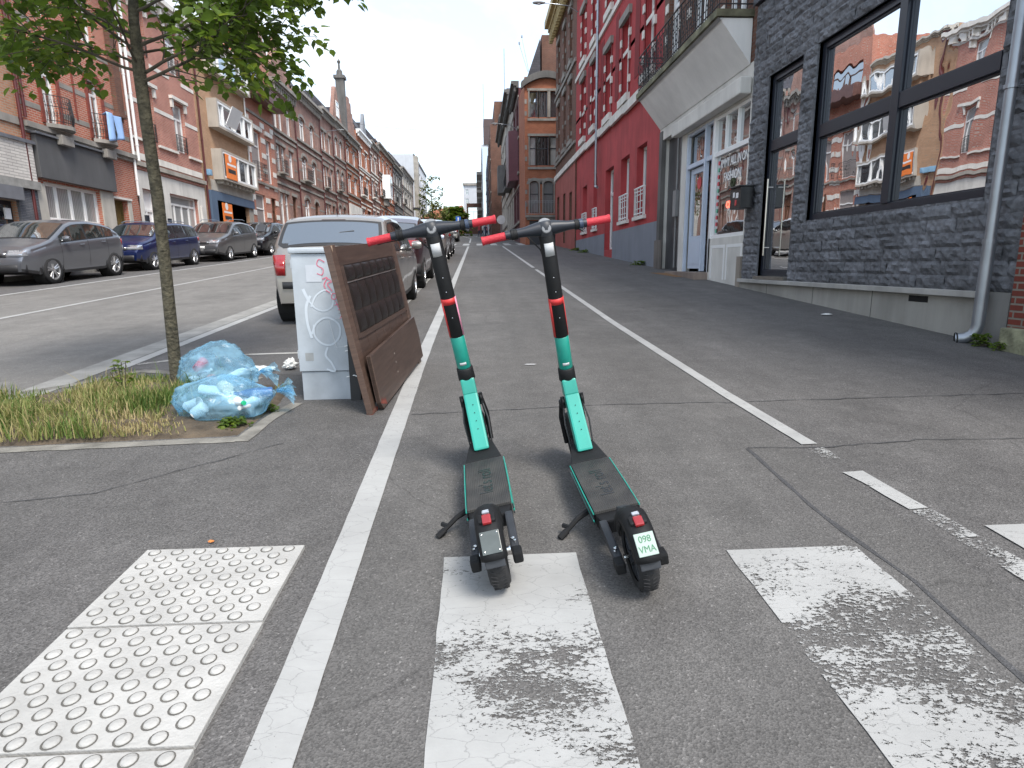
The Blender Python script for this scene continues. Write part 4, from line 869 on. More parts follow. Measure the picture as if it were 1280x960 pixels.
for a in (12.6, 13.5):
    b = MB(); b.fbox(FR, a, a+.62, .95, 1.4, -.0195, -.012); o = b.build('grey_panel', GTIL, r)
    b = MB(); b.fbox(FR, a-.1, a-.03, .85, 1.62, -.0195, .005); b.fbox(FR, a+.65, a+.72, .85, 1.62, -.0195, .005); b.fbox(FR, a-.03, a+.65, 1.55, 1.62, -.0195, .005); b.build('panel_moulding', PVC, o)
b = MB(); b.fbox(FR, 12.42, 12.62, hz(12)-.2, 1.35, .0, .06); b.build('foot_stone', plaster('beige_foot', (.30,.26,.22), .3), r)
# grey recessed bay with marble cladding
MARB = plaster('dark_marble', (.075,.075,.08), .5, .35)
b = MB(); b.fbox(FR, 16.6, 18.35, .9, 4.75, -.26, -.2); b.build('marble_panel', MARB, r)
for a, c in ((18.335,18.6),(16.26,16.585)):
    b = MB(); b.fbox(FR, a, c, .9, 5.0, -.1, .03 if a > 17 else -.04); b.build('pier', DARKST if a < 17 else plaster('dark_pier', (.13,.125,.12), .4), r)
b = MB(); b.prism([FR(18.1,.9,.0),FR(18.66,.9,.0),FR(18.66,.9,.07),FR(18.1,.9,.07)], (0,0,1.0)); b.build('pier_foot', plaster('brown_foot', (.17,.15,.135), .4), r)
pipe(FR, 16.95, 1.1, 4.6, r, -.12, .025, GREYF); pipe(FR, 17.3, 1.1, 5, r, -.13, .03, GREYF); band(FR, 17.0, 17.25, 2.5, 3.2, r, GREYF, -.1, 'meter_box')
b = MB(); b.fbox(FR, 14.35, 16.7, hz(15)-.2, 1.0, -.1, .32); b.build('door_step', plaster('step_stone', (.24,.19,.16), .3, bump=.3), r, bevel=.01)
# lettering
WL = mat('white_letters', (.8,.8,.8), .4, var=.02)
M_ = lambda u, v, w: fmat(FR(u, v, w), (0,-1,0), (0,0,1))
put_text('sign_lettering', 'JIMMY ALL IN ONE', .26, M_(13.30,3.40,-.07), WL, wo, .001, .70, .005)
put_text('sign_lettering', 'FASHION', .26, M_(13.4,3.09,-.07), WL, wo, .001, .85, .005)
NEON = mat('red_neon', (.9,.05,.04), .4, emit=(1,.10,.06), es=2.2)
put_text('neon_lettering', 'OPEN', .20, M_(13.35,2.48,-.07), NEON, wo, .002, 1.1, .004)
DOTC = [(.65,.08,.10),(.15,.45,.30),(.75,.55,.2)]
for i in range(11):
    b = MB(); b.lathe([(.0001,0),(.05,0)], FR(14.16,3.45-.15*i,-.068), (-1,0,0), 10); b.build('window_sticker', mat('sticker_col_%d' % (i%3), DOTC[[0,1,0,0,2,0,2,0,2,0,2][i]], .5), wo, recalc=False)
b = MB(); b.lathe([(.03,-.02),(.10,-.02),(.10,.0),(.03,.0)], FR(13.35,2.93,-.06), (-1,0,0), 14); b.build('wreath', mat('wreath_green', (.04,.05,.02), .9, var=.4), wo)
b = MB(); b.lathe([(.0001,0),(.15,0)], FR(15.55,3.2,-.13), (-1,0,0), 16); b.build('round_sticker', mat('sticker_red', (.5,.05,.05), .5), do, recalc=False)
tag(sheet('door_mat', [(5.0,15.2),(5.18,15.1),(5.2,16.6),(4.75,16.7)], 3, mat('coir_mat', (.20,.11,.05), 1, var=.3, vs=30, bump=1)), 'brown coir mat lying askew before the shop step', 'door mat')
# red painted house
REDP = plaster('red_masonry_paint', (.40,.055,.058), .26, .75, .3); REDU = brick('red_painted_brick', (.40,.058,.06), (.36,.052,.055), (.34,.04,.04), .22, .075, .006, .5, .14)
DRED = plaster('deep_red_paint', (.20,.018,.020), .1); GRYP = plaster('grey_blue_paint', (.20,.215,.25), .12)
GH = [(20.25,21.5,2.82,5.1),(22.55,23.85,2.82,5.1),(25.1,26.7,1.8,5.1),(28.5,29.4,2.85,5.1),(31.15,32.4,2.85,5.1)]
UH = [(19.6,20.6,7.2,9.7),(22.7,23.7,7.2,9.7),(25.6,26.6,7.2,9.7),(28.9,29.7,7.5,10.2),(31.6,32.6,7.5,10.2)]
U2 = [(a,c,11.2,13.4) for a, c, _, _ in UH]
r = house('bright red painted house with a grey blue base and white window frames', FR, 18.62, 34.4, 15.2, REDP, GH+[(a,c,d,6.81) if 0 else (a,c,d,e) for a,c,d,e in UH]+U2, group=RG, rv=.3, w=-.06)
b = MB(); wallgrid(b, FR, 18.62, 34.4, 6.92, 15.2, UH+U2, .05, .0); b.build('upper_brick_wall', REDU, r, recalc=False)
for i, (a, c, d, e) in enumerate(GH):
    if i == 2: 
        window(FR, a, c, d, e, r, -.06, PVC, CUR2, 2, .3, .1, name='door', depth=.3); continue
    window(FR, a, c, d, e, r, -.06, PVC, CUR2, 1, 0, .1, depth=.3)
    b = MB(); b.fbox(FR, a-.12, c+.12, d-.14, d-.02, -.1, .04); b.build('sill', STONEW, r)
    railing(FR, a+.04, c-.04, d, d+.9, r, .0, PVC, .3, False, -.05, 'window_guard', .016)
    b = MB()
    for v in (.22,.45,.67): b.tube([FR(a+.04,d+v,.0),FR(c-.04,d+v,.0)], .016, 5)
    b.build('guard_bar', PVC, r)
bs = MB(); wallgrid(bs, FR, 18.62, 34.4, .7, 2.5, [(25.1,26.7,1.0,2.52)], .01, -.045); bs.build('painted_base', GRYP, r, recalc=False)
for a, c in ((18.65,20.9),(20.9,23.1),(23.1,25.3),(25.3,27.6),(27.6,31.0),(31.0,34.38)): band(FR, a, c-.01, 6.5+(a-18.65)*.022, 6.8+(a-18.65)*.022, r, STONEW, .1, 'stone_band')
band(FR, 18.65, 34.38, 10.65, 10.85, r, STONEW, .08); band(FR, 18.65, 34.38, 8.6, 8.74, r, STONEW, .0)
for (a, c, d, e) in UH+U2:
    window(FR, a, c, d, e, r, 0, PVC, CUR2, 1, .25, .09, depth=.24)
    band(FR, a-.14, a-.0, d, e, r, DRED, .03, 'reveal_strip'); band(FR, c+.0, c+.14, d, e, r, DRED, .03, 'reveal_strip')
    for q in (.12,.42,.72): band(FR, a-.22, a-.02, d+(e-d)*q, d+(e-d)*q+.24, r, STONEW, .07, 'stone_block'); band(FR, c+.02, c+.22, d+(e-d)*q, d+(e-d)*q+.24, r, STONEW, .07, 'stone_block')
    band(FR, a-.25, c+.25, e+.0, e+.26, r, STONE, .12, 'lintel'); band(FR, a-.2, c+.2, d-.3, d-.04, r, STONEW, .14, 'sill')
for u in (21.6, 24.6, 27.4, 30.6): band(FR, u-.3, u+.3, 7.4, 10.4, r, DRED, .015, 'recessed_strip')
pipe(FR, 28.0, 4.6, 15, r, .12, .06, ZINC); cornice(FR, 18.62, 34.4, 15.0, r, STONEW, .6, .6)
b = MB(); b.tube([FR(28.0,4.65,.12),FR(27.6,4.55,.12)], .06, 8); b.build('pipe_shoe', ZINC, r)
# brown house with sand-coloured cornice
UH = [(36.0,36.9,8.2,11.3),(38.4,39.3,8.2,11.3),(41.1,42.0,8.2,11.3)]; U2 = [(a,c,12.4,15.0) for a,c,_,_ in UH]; GH = [(35.6,36.6,3.2,5.3),(38.2,39.2,2.5,5.5),(41.0,42.2,3.4,5.6)]
r = house('dark brown brick house with a pink rendered base and ochre cornice', FR, 34.4, 43.0, 15.9, B_BRN, GH+UH+U2, group=RG, rv=.3)
for h in GH+UH+U2: window(FR, *h, r, 0, PVC, CUR2, 1, .25, .09, depth=.28)
for (a,c,d,e) in UH+U2:
    for q in (.05,.4,.75): band(FR, a-.2, a-.02, d+(e-d)*q, d+(e-d)*q+.22, r, STONE, .06, 'stone_block'); band(FR, c+.02, c+.2, d+(e-d)*q, d+(e-d)*q+.22, r, STONE, .06, 'stone_block')
    band(FR, a-.2, c+.2, e+.02, e+.3, r, STONE, .1, 'lintel'); band(FR, a-.25, c+.25, d-.3, d-.04, r, STONE, .14, 'sill')
b = MB(); wallgrid(b, FR, 34.42, 43.0, 1.6, 6.7, GH, .04, .02); b.build('pink_base', plaster('pink_render', (.34,.10,.085), .2), r, recalc=False)
band(FR, 34.42, 43.02, 6.75, 7.05, r, STONEW, .12); band(FR, 34.42, 43.02, 7.7, 7.85, r, STONE, .1); band(FR, 34.42, 43.02, 11.8, 12.0, r, STONE, .1)
cornice(FR, 34.4, 43.2, 15.9, r, mat('ochre_cornice', (.36,.27,.12), .7, var=.2), .75, .9)
# orange corner building facing the camera
FO = frame((3.62,46.0), (1,0), (0,-1))
OH = [(.35,.95,11.6,13.35),(1.05,1.65,11.6,13.35),(1.85,2.5,11.6,13.35),(.35,.8,8.3,10.3),(.9,1.75,8.3,10.3),(1.85,2.5,8.3,10.3),(.35,1.0,4.95,7.2),(1.35,2.1,4.95,7.2),(.3,2.6,2.5,4.4)]
def fo_house():
    r = thing('corner_house', 'bright orange brick corner house with grey stone cross windows and curved gable', 'house', (5.5,48,hz(46)), group=RG, world_parts=True)
    b = MB(); wallgrid(b, FO, 0, 5.5, 2.2, 14.3, OH, .22, 0); b.quad(FO(0,2.2,0),FO(0,14.3,0),FO(0,14.3,-6),FO(0,2.2,-6)); b.quad(FO(0,14.3,0),FO(5.5,14.3,0),FO(5.5,14.3,-6),FO(0,14.3,-6)); b.quad(FO(0,2.2,-6),FO(5.5,2.2,-6),FO(5.5,14.3,-6),FO(0,14.3,-6))
    b.build('wall', B_ORA, r, recalc=False)
    for i, h in enumerate(OH[:8]):
        window(FO, *h, r, 0, ANTH, [GLS,GLS,GLS,CUR,GLD,CUR,CUR2,CUR2][i], 1, .4 if i > 2 else 0, .05, depth=.22)
        band(FO, h[0]-.09, h[0]-.0, h[2], h[3], r, STONE, .05, 'mullion'); band(FO, h[1]+.0, h[1]+.09, h[2], h[3], r, STONE, .05, 'mullion')
    b = MB(); b.fbox(FO, .3, 2.6, 2.5, 4.4, -.25, -.2); b.build('garage_door', ANTH, r)
    for a, c, v, o in ((.2,2.7,11.35,.1),(.2,2.7,13.37,.06),(.2,2.7,8.02,.15),(.2,2.7,10.32,.06),(.2,2.3,7.22,.06),(.1,2.8,4.45,.12),(0,2.9,4.62,.3)): band(FO, a, c, v, v+.16, r, STONE, o)
    arch_cap(FO, .35, 1.0, 7.2, .2, r, B_ORA, 0, STONE); arch_cap(FO, 1.35, 2.1, 7.2, .2, r, B_ORA, 0, STONE)
    railing(FO, .0, 2.7, 4.8, 5.75, r, .5, mat('grey_rail', (.25,.26,.28), .5), .2, False, 0)
    for v in (8.6, 9.4, 11.7, 12.5, 5.4, 6.3): band(FO, -.0, .16, v, v+.3, r, STONE, .03, 'quoin')
    b = MB(); n = 14; pts = [FO(-.25+3.6*i/n, 13.9+.75*math.sin(math.pi*min(1,i/n*1.0))**.8, .3) for i in range(n+1)]; low = [FO(-.25+3.6*i/n, 13.45+.75*math.sin(math.pi*i/n)**.8 if 0<i<n else 13.45, .3) for i in range(n+1)]
    for i in range(n): b.prism([pts[i], pts[i+1], low[i+1], low[i]], (0,.5,0))
    b.build('curved_cornice', DSTONE, r)
    b = MB(); b.prism([FO(.2,14.3,-.3),FO(1.15,14.3,-.3),FO(1.15,16.9,-.3)], (0,1.5,0)); b.build('roof', SLATE, r)
    b = MB(); b.fbox(FO, 1.3, 5.2, 14.3, 17.2, -3.0, -.5); b.build('brick_roof_room', B_BRN, r)
    b = MB(); b.tube([FO(.3,14.8,-.6),FO(-.3,16.6,-.6)], .015, 5); b.tube([FO(.4,14.8,-.8),FO(-.1,17.1,-.8)], .015, 5); b.lathe([(.06,0),(.06,.15)], FO(-.3,16.6,-.6), n=6); b.lathe([(.06,0),(.06,.15)], FO(-.1,17.1,-.8), n=6); b.build('flue_pole', ZINC, r)
    return r
fo_house()
FM = frame((3.62,0), (0,1), (-1,0))
def rhouse(lab, u0, u1, top, m, F=FM, fl=((5,7.4),(9,11.2),(12.5,14.3)), n=3, w=0, **k):
    hs = [(u0+(u1-u0)*(i+.25)/n, u0+(u1-u0)*(i+.75)/n, d, e) for i in range(n) for d, e in fl]
    r = house(lab, F, u0, u1, top, m, hs, group=RG, w=w, **k)
    for h in hs: window(F, *h, r, w, PVC if SPR.random() > .4 else WOODB, SPR.choice([CUR, GLD, CUR2]), 2, .3, .1)
    for d, e in fl: band(F, u0, u1, d-.4, d-.2, r, STONE, .12, w=w); band(F, u0, u1, e+.2, e+.35, r, STONE, .06, w=w)
    return r
r = rhouse('narrow dark maroon fronted house beside the orange corner house', 52, 60, 15.2, plaster('maroon_render', (.10,.035,.04), .3), n=2)
b = MB(); b.prism([FM(53,8.2,.02),FM(58.5,8.2,.02),FM(58,8.2,.8),FM(53.6,8.2,.8)], (0,0,4.0)); b.build('oriel_bay', mat('maroon_wood', (.10,.03,.04), .5), r)
cornice(FM, 52, 60, 15.2, r, DSTONE, .6, .5)
r = rhouse('cream stone house with dark balconies on the right row', 60, 73, 16.6, BEIGE, n=3); cornice(FM, 60, 73, 16.6, r, DSTONE, .8, .6); railing(FM, 62, 66, 8.9, 9.9, r, .7, IRON, .25, False); band(FM, 61.8, 66.2, 8.6, 8.88, r, DSTONE, .75, 'balcony_slab')
r = rhouse('grey cream house with an oriel farther along the right row', 73, 88, 17.4, CREAM, n=3, fl=((6,8.4),(10.2,12.4),(13.6,15.4))); cornice(FM, 73, 88, 17.4, r, DSTONE, .8, .6)
b = MB(); b.prism([FM(76,9.8,.02),FM(80,9.8,.02),FM(79.4,9.8,.9),FM(76.6,9.8,.9)], (0,0,3.2)); b.build('oriel_bay', DSTONE, r)
F2 = frame((2.25,0), (0,1), (-1,0))
r = rhouse('tall orange brown block with a blank dark brown roof storey', 92, 112, 21.0, B_BRN, F2, fl=((7.5,10),(12,14.4),(16.5,18.8)), n=4, name='apartment_block')
b = MB(); b.box(2.9, 9, 92.5, 111, 21.0, 24.2); b.build('roof_storey', B_BRN, r); b = MB(); b.box(4.6, 9, 90.8, 92.3, 20, 25.5); b.build('stair_tower', plaster('brown_slab', (.10,.075,.075), .2), r)
b = MB(); b.tube([(4.4,92,24),(4.4,92,31)], .06, 5); b.build('antenna', ZINC, r)
F3 = frame((1.15,0), (0,1), (-1,0)); BLGL = glass('blue_facade_glass', .5, (.06,.12,.2))
r = house('light modern block with blue glazed stair strip and stacked balconies', F3, 115, 160, 22.5, PALE, [(118+i*10,124+i*10,12+j*3.2,13.9+j*3.2) for i in range(4) for j in range(3)], group=RG, name='apartment_block')
for i in range(4):
    for j in range(3): window(F3, 118+i*10, 124+i*10, 12+j*3.2, 13.9+j*3.2, r, 0, PVC, BLGL, 2, 0, .2); band(F3, 117+i*10, 125+i*10, 11.2+j*3.2, 11.7+j*3.2, r, STONE, 1.0, 'balcony_slab')
b = MB(); b.box(1.3, 2.3, 114.7, 115, 9, 22); b.build('glazed_strip', BLGL, r)
b = MB(); b.box(1.6, 8, 114.8, 119, 22.5, 26.8); b.build('dark_top', plaster('brown_slab', (.10,.075,.075), .2), r)
b = MB(); b.tube([(1.7,116,26),(1.7,116,33)], .06, 5); b.build('antenna', ZINC, r)
F4 = frame((-6,170), (1,0), (0,-1))
r = house('white block closing the view at the end of the street', F4, 2.6, 9, 22.5, PALE, [(3.2,4.0,15+i*2.4,16.4+i*2.4) for i in range(3)], group=RG, name='apartment_block', depth=20); band(F4, 2.4, 9, 22.2, 22.8, r, STONE, .4, 'parapet')
for i in range(3): window(F4, 3.2, 4.0, 15+i*2.4, 16.4+i*2.4, r, 0, PVC, GLD)
F5 = frame((-16,150), (1,0), (0,-1))
r = house('low red roofed house far down on the left of the street end', F5, 2.5, 13.5, 12.3, B_ORA, [(4+i*2.4,5.2+i*2.4,9.6,11.2) for i in range(4)], group=RG, depth=14)
for i in range(4): window(F5, 4+i*2.4, 5.2+i*2.4, 9.6, 11.2, r, 0, PVC, GLD)
b = MB(); b.prism([F5(2.3,12.3,.4),F5(13.7,12.3,.4),F5(12.6,15.6,-4),F5(6,14.6,-4)], (0,6,.0)); b.build('roof', brick('clay_tiles', (.36,.14,.08), (.30,.11,.07), (.16,.08,.06), .4, .3), r)
F6 = frame((-6,135), (1,0), (0,-1))
r = house('dark shopfront house with pale glazed front near the street end', F6, 3.9, 7.2, 14.2, B_BRN, [(4.2,6.6,10.2,13.4)], group=RG, depth=12); window(F6, 4.2, 6.6, 10.2, 13.4, r, 0, PVC, GLS)

# ------------------------------------------------------------------ cars
TYRE = mat('tyre_rubber', (.018,.018,.019), .85, var=.2, vs=20); RIM = mat('alloy_rim', (.55,.55,.56), .28, metal=.8, var=.08); PLAS = mat('black_plastic', (.022,.022,.024), .55, var=.15)
CHROME = mat('chrome', (.7,.7,.7), .12, metal=1); LAMPR = mat('tail_lamp_red', (.28,.008,.010), .12, coat=1, var=.1); LAMPC = glass('head_lamp_glass', .3, (.30,.32,.35)); PLATE = mat('plate_white', (.68,.68,.66), .4, var=.03)
CGL = glass('car_glass', .20, (.02,.028,.028), wob=.002, ws=2.5); CGT = glass('car_glass_tinted', .12, (.01,.012,.014)); PLTX = mat('plate_red_text', (.35,.02,.03), .5)
def paintcar(name, c, met=.5, r=.3): return mat(name, c, r, metal=met, var=.03, vs=1, coat=.8)
def interp(P, x):
    if x <= P[0][0]: return P[0][1]
    for (a, b_), (c, d) in zip(P, P[1:]):
        if x <= c: t = (x-a)/(c-a); t2 = t; return b_+(d-b_)*t2
    return P[-1][1]
def car(label, spec, body_m, loc, rot, group, tint=False, name='parked_car'):
    L, W, top, belt, wx, wr, clear = spec['L'], spec['W']/2, spec['top'], spec['belt'], spec['wheels'], spec['wr'], spec['clear']
    t = thing(name, label, 'car', loc, rot, group)
    tum = spec.get('tum', .30)
    def wid(s):
        e = min(s, L-s); k = 1-.17*max(0, 1-e/.55)**2.2-.02*max(0, 1-e/1.3); return W*k
    def zb(s): return interp(belt, s)
    def zt(s): return interp(top, s)
    def side(s, z):
        w = wid(s); b_ = zb(s)
        if z <= b_: 
            q = (z-clear)/(b_-clear); return w*(.93+.07*math.sin(min(1, max(0, q*1.25))*math.pi/2)-.02*max(0, q-.8)*5)
        return w*.975-tum*(z-b_)-.25*max(0, z-b_-.35)**2
    def ring(s):
        T, b_ = zt(s), zb(s); w = wid(s); low = clear+.10*max(0, 1-min(s, L-s)/.5)
        if T > b_+.10:
            g = T-.055; zs = [low, low+.07, .40*b_+.6*low, .7*b_+.3*low, b_-.10, b_-.015]
            P = [(side(s,z), z) for z in zs]+[(side(s,b_+.012)-.012, b_+.012), (side(s,(b_+g)/2), (b_+g)/2), (side(s,g), g), (side(s,g)-.05, T-.018), (side(s,g)-.16, T), (.35*w, T+.022), (0, T+.028)]
        else:
            m_ = min(b_, T-.045); zs = [low, low+.07, .40*m_+.6*low, .7*m_+.3*low, m_-.06, m_-.0]
            P = [(side(s,z), z) for z in zs]+[(w*.955, m_+.018), (w*.93, m_+.030), (w*.89, T-.010), (w*.82, T-.002), (w*.7, T+.006), (.35*w, T+.020), (0, T+.026)]
        return P
    # station positions: denser where the outline turns
    ss = sorted({round(x, 3) for x in list(np.linspace(0, L, 46))+[.02,.05,.09,L-.02,L-.05,L-.09]+[p[0] for p in top]})
    vs = []; fs = []; n = 13
    for s in ss:
        rg = ring(s)
        for (y, z) in rg: vs.append((y, s-L/2, z))
        for (y, z) in rg[::-1][1:]: vs.append((-y, s-L/2, z))
    m = 2*n-1
    for i in range(len(ss)-1):
        for j in range(m-1): fs.append((i*m+j, i*m+j+1, (i+1)*m+j+1, (i+1)*m+j))
        fs.append((i*m+m-1, i*m, (i+1)*m, (i+1)*m+m-1))
    fs += [tuple(range(m))[::-1], tuple(range((len(ss)-1)*m, len(ss)*m))]
    b = MB(); b.add(vs, fs); body = b.build('body', [body_m, PLAS], t, smooth=True, sharp=50)
    for p in body.data.polygons:
        if p.center.z < clear+.10 or (spec.get('clad') and p.center.z < clear+spec['clad']): p.material_index = 1
    # cut the wheel arches
    c = MB()
    for s in wx: c.lathe([(.0001,-W*1.2),(wr+.055,-W*1.2),(wr+.055,-W*.62),(.0001,-W*.62)], (0,s-L/2,wr), (1,0,0), 28); c.lathe([(.0001,W*.62),(wr+.055,W*.62),(wr+.055,W*1.2),(.0001,W*1.2)], (0,s-L/2,wr), (1,0,0), 28)
    cut = c.build('cut', PLAS); md = body.modifiers.new('b', 'BOOLEAN'); md.object = cut; md.operation = 'DIFFERENCE'; md.solver = 'EXACT'
    bpy.context.view_layer.update()
    me = bpy.data.meshes.new_from_object(body.evaluated_get(bpy.context.evaluated_depsgraph_get())); body.modifiers.clear(); body.data = me; bpy.data.objects.remove(cut)
    if len(me.materials) < 2:
        me.materials.clear(); me.materials.append(body_m); me.materials.append(PLAS)
    G_ = CGT if tint else CGL
    def sidewin(sa, sb, nm='side_window', lo=.03, hi=.10, lead=0, m=None, off=.006):
        for sg in (1, -1):
            g = MB(); nn = 10; o = []
            for i in range(nn+1):
                s = sa+(sb-sa)*i/nn; z0 = zb(s)+lo; z1 = max(z0+.01, zt(s)-hi)
                for k in range(5): z = z0+(z1-z0)*k/4; o.append((sg*(side(s,z)+off), s-L/2, z))
            g.add(o, [(i*5+k, (i+1)*5+k, (i+1)*5+k+1, i*5+k+1) for i in range(nn) for k in range(4)]); g.build(nm, m or G_, t, smooth=True)
    for (sa, sb) in spec['dlo']: sidewin(sa, sb)
    sidewin(spec['dlo'][0][0]-.02, spec['dlo'][-1][1]+.04, 'window_surround', .012, .082, m=PLAS, off=.003)
    def slab(sa, sb, nm, frac, m, off=.012, n_=14):
        g = MB(); o = []
        for i in range(9):
            s = sa+(sb-sa)*i/8; T = zt(s); w = (side(s, max(zb(s), T-.055))-.055)*frac if T > zb(s)+.1 else wid(s)*.80*frac
            ds = .02; sl = (zt(s+ds)-zt(s-ds))/(2*ds); nl = math.hypot(1, sl)
            for k in range(n_+1):
                y = -w+2*w*k/n_; bulge = .026*(1-(abs(y)/max(.01,w))**2.2); o.append((y, s-L/2-off*sl/nl, T+bulge+off/nl-.006*abs(y/w)**4))
        g.add(o, [(i*(n_+1)+k, i*(n_+1)+k+1, (i+1)*(n_+1)+k+1, (i+1)*(n_+1)+k) for i in range(8) for k in range(n_)]); return g.build(nm, m, t, smooth=True)
    slab(spec['back'][0]-.03, spec['back'][1]+.03, 'rear_window_surround', min(1.0, spec.get('backfrac', .95)+.07), PLAS, .007); slab(spec['wind'][0]-.02, spec['wind'][1]+.02, 'windscreen_surround', 1.0, PLAS, .007)
    slab(*spec['wind'], 'windscreen', .94, G_); slab(*spec['back'], 'rear_window', spec.get('backfrac', .95), G_)
    # wheels
    for s in wx:
        for sg in (1, -1):
            x = sg*(W-.012); w_ = MB(); w_.lathe([(wr*.70,-.19),(wr*.93,-.19),(wr,-.16),(wr,-.04),(wr*.95,-.008),(wr*.72,0),(wr*.68,-.03)], (x,s-L/2,wr), (sg,0,0), 32)
            ty = w_.build('wheel', TYRE, t, smooth=True, sharp=60)
            r_ = MB(); r_.lathe([(wr*.70,-.16),(wr*.71,-.012),(wr*.66,-.012),(wr*.63,-.05),(wr*.60,-.15)], (x,s-L/2,wr), (sg,0,0), 28)
            for k in range(spec.get('spokes', 5)):
                a = 2*math.pi*k/spec.get('spokes', 5)+.2
                for d in ((-.11, .11) if spec.get('twin', 1) else (0,)):
                    p0 = (x-sg*.035, s-L/2+math.cos(a+d*2)*wr*.14, wr+math.sin(a+d*2)*wr*.14); p1 = (x-sg*.03, s-L/2+math.cos(a+d*1.6)*wr*.67, wr+math.sin(a+d*1.6)*wr*.67); r_.tube([p0, p1], [wr*.055, wr*.06], 5)
            r_.lathe([(.0001,-.02),(wr*.16,-.022),(wr*.17,-.05)], (x,s-L/2,wr), (sg,0,0), 14); r_.build('rim', RIM, ty, smooth=True, sharp=50)
            d_ = MB(); d_.lathe([(.0001,-.12),(wr*.62,-.12)], (x,s-L/2,wr), (sg,0,0), 20); d_.build('wheel_disc', BLACK, ty)
            v_ = MB(); v_.lathe([(wr+.05,-.3),(wr+.05,-.02)], (x,s-L/2,wr), (sg,0,0), 20); v_.build('arch_liner', BLACK, t)
            if spec.get('clad') :
                a_ = MB(); a_.lathe([(wr+.05,-.03),(wr+.05,.010),(wr+.11,.008),(wr+.12,-.02)], (sg*(side(s,wr)-.005),s-L/2,wr), (sg,0,0), 24, ang=math.pi*1.12, a0=-math.pi*.06, xdir=(0,1,0) if sg > 0 else (0,-1,0)); a_.build('arch_trim', PLAS, t, smooth=True)
    # mirrors, handles, door gaps
    ms = spec['mirror']
    for sg in (1, -1):
        g = MB(); zz = zb(ms)+.10; x = side(ms, zz); g.lathe([(.001,-.09),(.05,-.08),(.068,-.03),(.07,.03),(.05,.08),(.001,.09)], (sg*(x+.13),ms-L/2,zz), (1,0,0), 14)
        g.tube([(sg*(x-.01),ms-L/2,zz-.06),(sg*(x+.09),ms-L/2,zz-.03)], .02, 6); g.build('mirror', body_m if spec.get('mbody', 1) else PLAS, t, smooth=True)
        for s in spec['handles']:
            g = MB(); z = zb(s)-.10; g.tube([(sg*(side(s-.09,z)+.002),s-.09-L/2,z),(sg*(side(s,z)+.025),s-.05-L/2,z+.003),(sg*(side(s,z)+.025),s+.05-L/2,z+.003),(sg*(side(s+.09,z)+.002),s+.09-L/2,z)], .013, 6); g.build('door_handle', body_m, t, smooth=True)
        for s in spec['gaps']:
            g = MB(); zs = np.linspace(clear+.12, zb(s)-.0, 9); o = []
            for z in zs: o += [(sg*(side(s,z)+.0022), s-.004-L/2, z), (sg*(side(s,z)+.0022), s+.004-L/2, z)]
            g.add(o, [(2*i,2*i+1,2*i+3,2*i+2) for i in range(8)]); g.build('door_gap', BLACK, t)
    def front_patch(nm, y0, y1, z0, z1, m, s_end, out=.012, wrap=0, bev=.01, par=None):
        """a panel that follows the rounded end of the body; s_end = 0 rear, 1 front"""
        g = MB(); o = []; nn = 8
        for i in range(nn+1):
            y = y0+(y1-y0)*i/nn; ay = abs(y)
            # how far back the end has curved at this half width
            s = 0.0
            for q in np.linspace(0, .6, 61):
                if wid(q) * .985 >= ay: s = q; break
            for k, z in enumerate((z0, (z0+z1)/2, z1)):
                sz = 0.0
                for q in np.linspace(0, .6, 61):
                    ss_ = q if s_end == 0 else L-q
                    if zt(ss_) >= z: sz = q; break
                q = max(s, sz); yy = (q-out-L/2) if s_end == 0 else (L/2-q+out); o.append((y, yy, z))
        g.add(o, [(i*3+k, (i+1)*3+k, (i+1)*3+k+1, i*3+k+1) for i in range(nn) for k in range(2)]); ob = g.build(nm, m, t, smooth=True, solid=.02); return ob
    for sg in (1, -1):
        for (y0, y1, z0, z1) in spec['tail']: front_patch('tail_lamp', sg*y0, sg*y1, z0, z1, LAMPR, 0, .014)
        for (y0, y1, z0, z1) in spec['head']: front_patch('head_lamp', sg*y0, sg*y1, z0, z1, LAMPC, 1, .014)
    for (nm, e, y0, y1, z0, z1, m) in spec['extra']: front_patch(nm, y0, y1, z0, z1, m if not isinstance(m, str) else body_m, e, .016)
    return t
def spec_hatch():
    return dict(L=3.9, W=1.66, clear=.20, wr=.29, wheels=(.62,3.06), tum=.30, spokes=7, twin=0,
      top=[(0,.60),(.03,.80),(.10,.93),(.17,1.02),(.56,1.37),(.70,1.405),(1.3,1.43),(2.0,1.405),(2.25,1.33),(2.95,.98),(3.2,.90),(3.6,.80),(3.82,.66),(3.9,.52)],
      belt=[(0,.88),(.2,.95),(1.5,.91),(2.9,.86),(3.5,.74),(3.9,.6)], dlo=[(.52,.98),(1.04,1.78),(1.86,2.66)], wind=(2.26,2.93), back=(.19,.49), backfrac=.93, mirror=2.60, handles=(1.12,2.0), gaps=(.95,1.82,2.78),
      tail=[(.56,.80,.66,.92)], head=[(.42,.76,.58,.74)],
      extra=[('bumper_strip',0,-.79,.79,.49,.58,PLAS),('number_plate',0,-.26,.26,.66,.77,PLATE),('bumper_strip',1,-.76,.76,.44,.50,PLAS),('grille',1,-.34,.34,.56,.64,PLAS),('number_plate',1,-.26,.26,.36,.46,PLATE)])
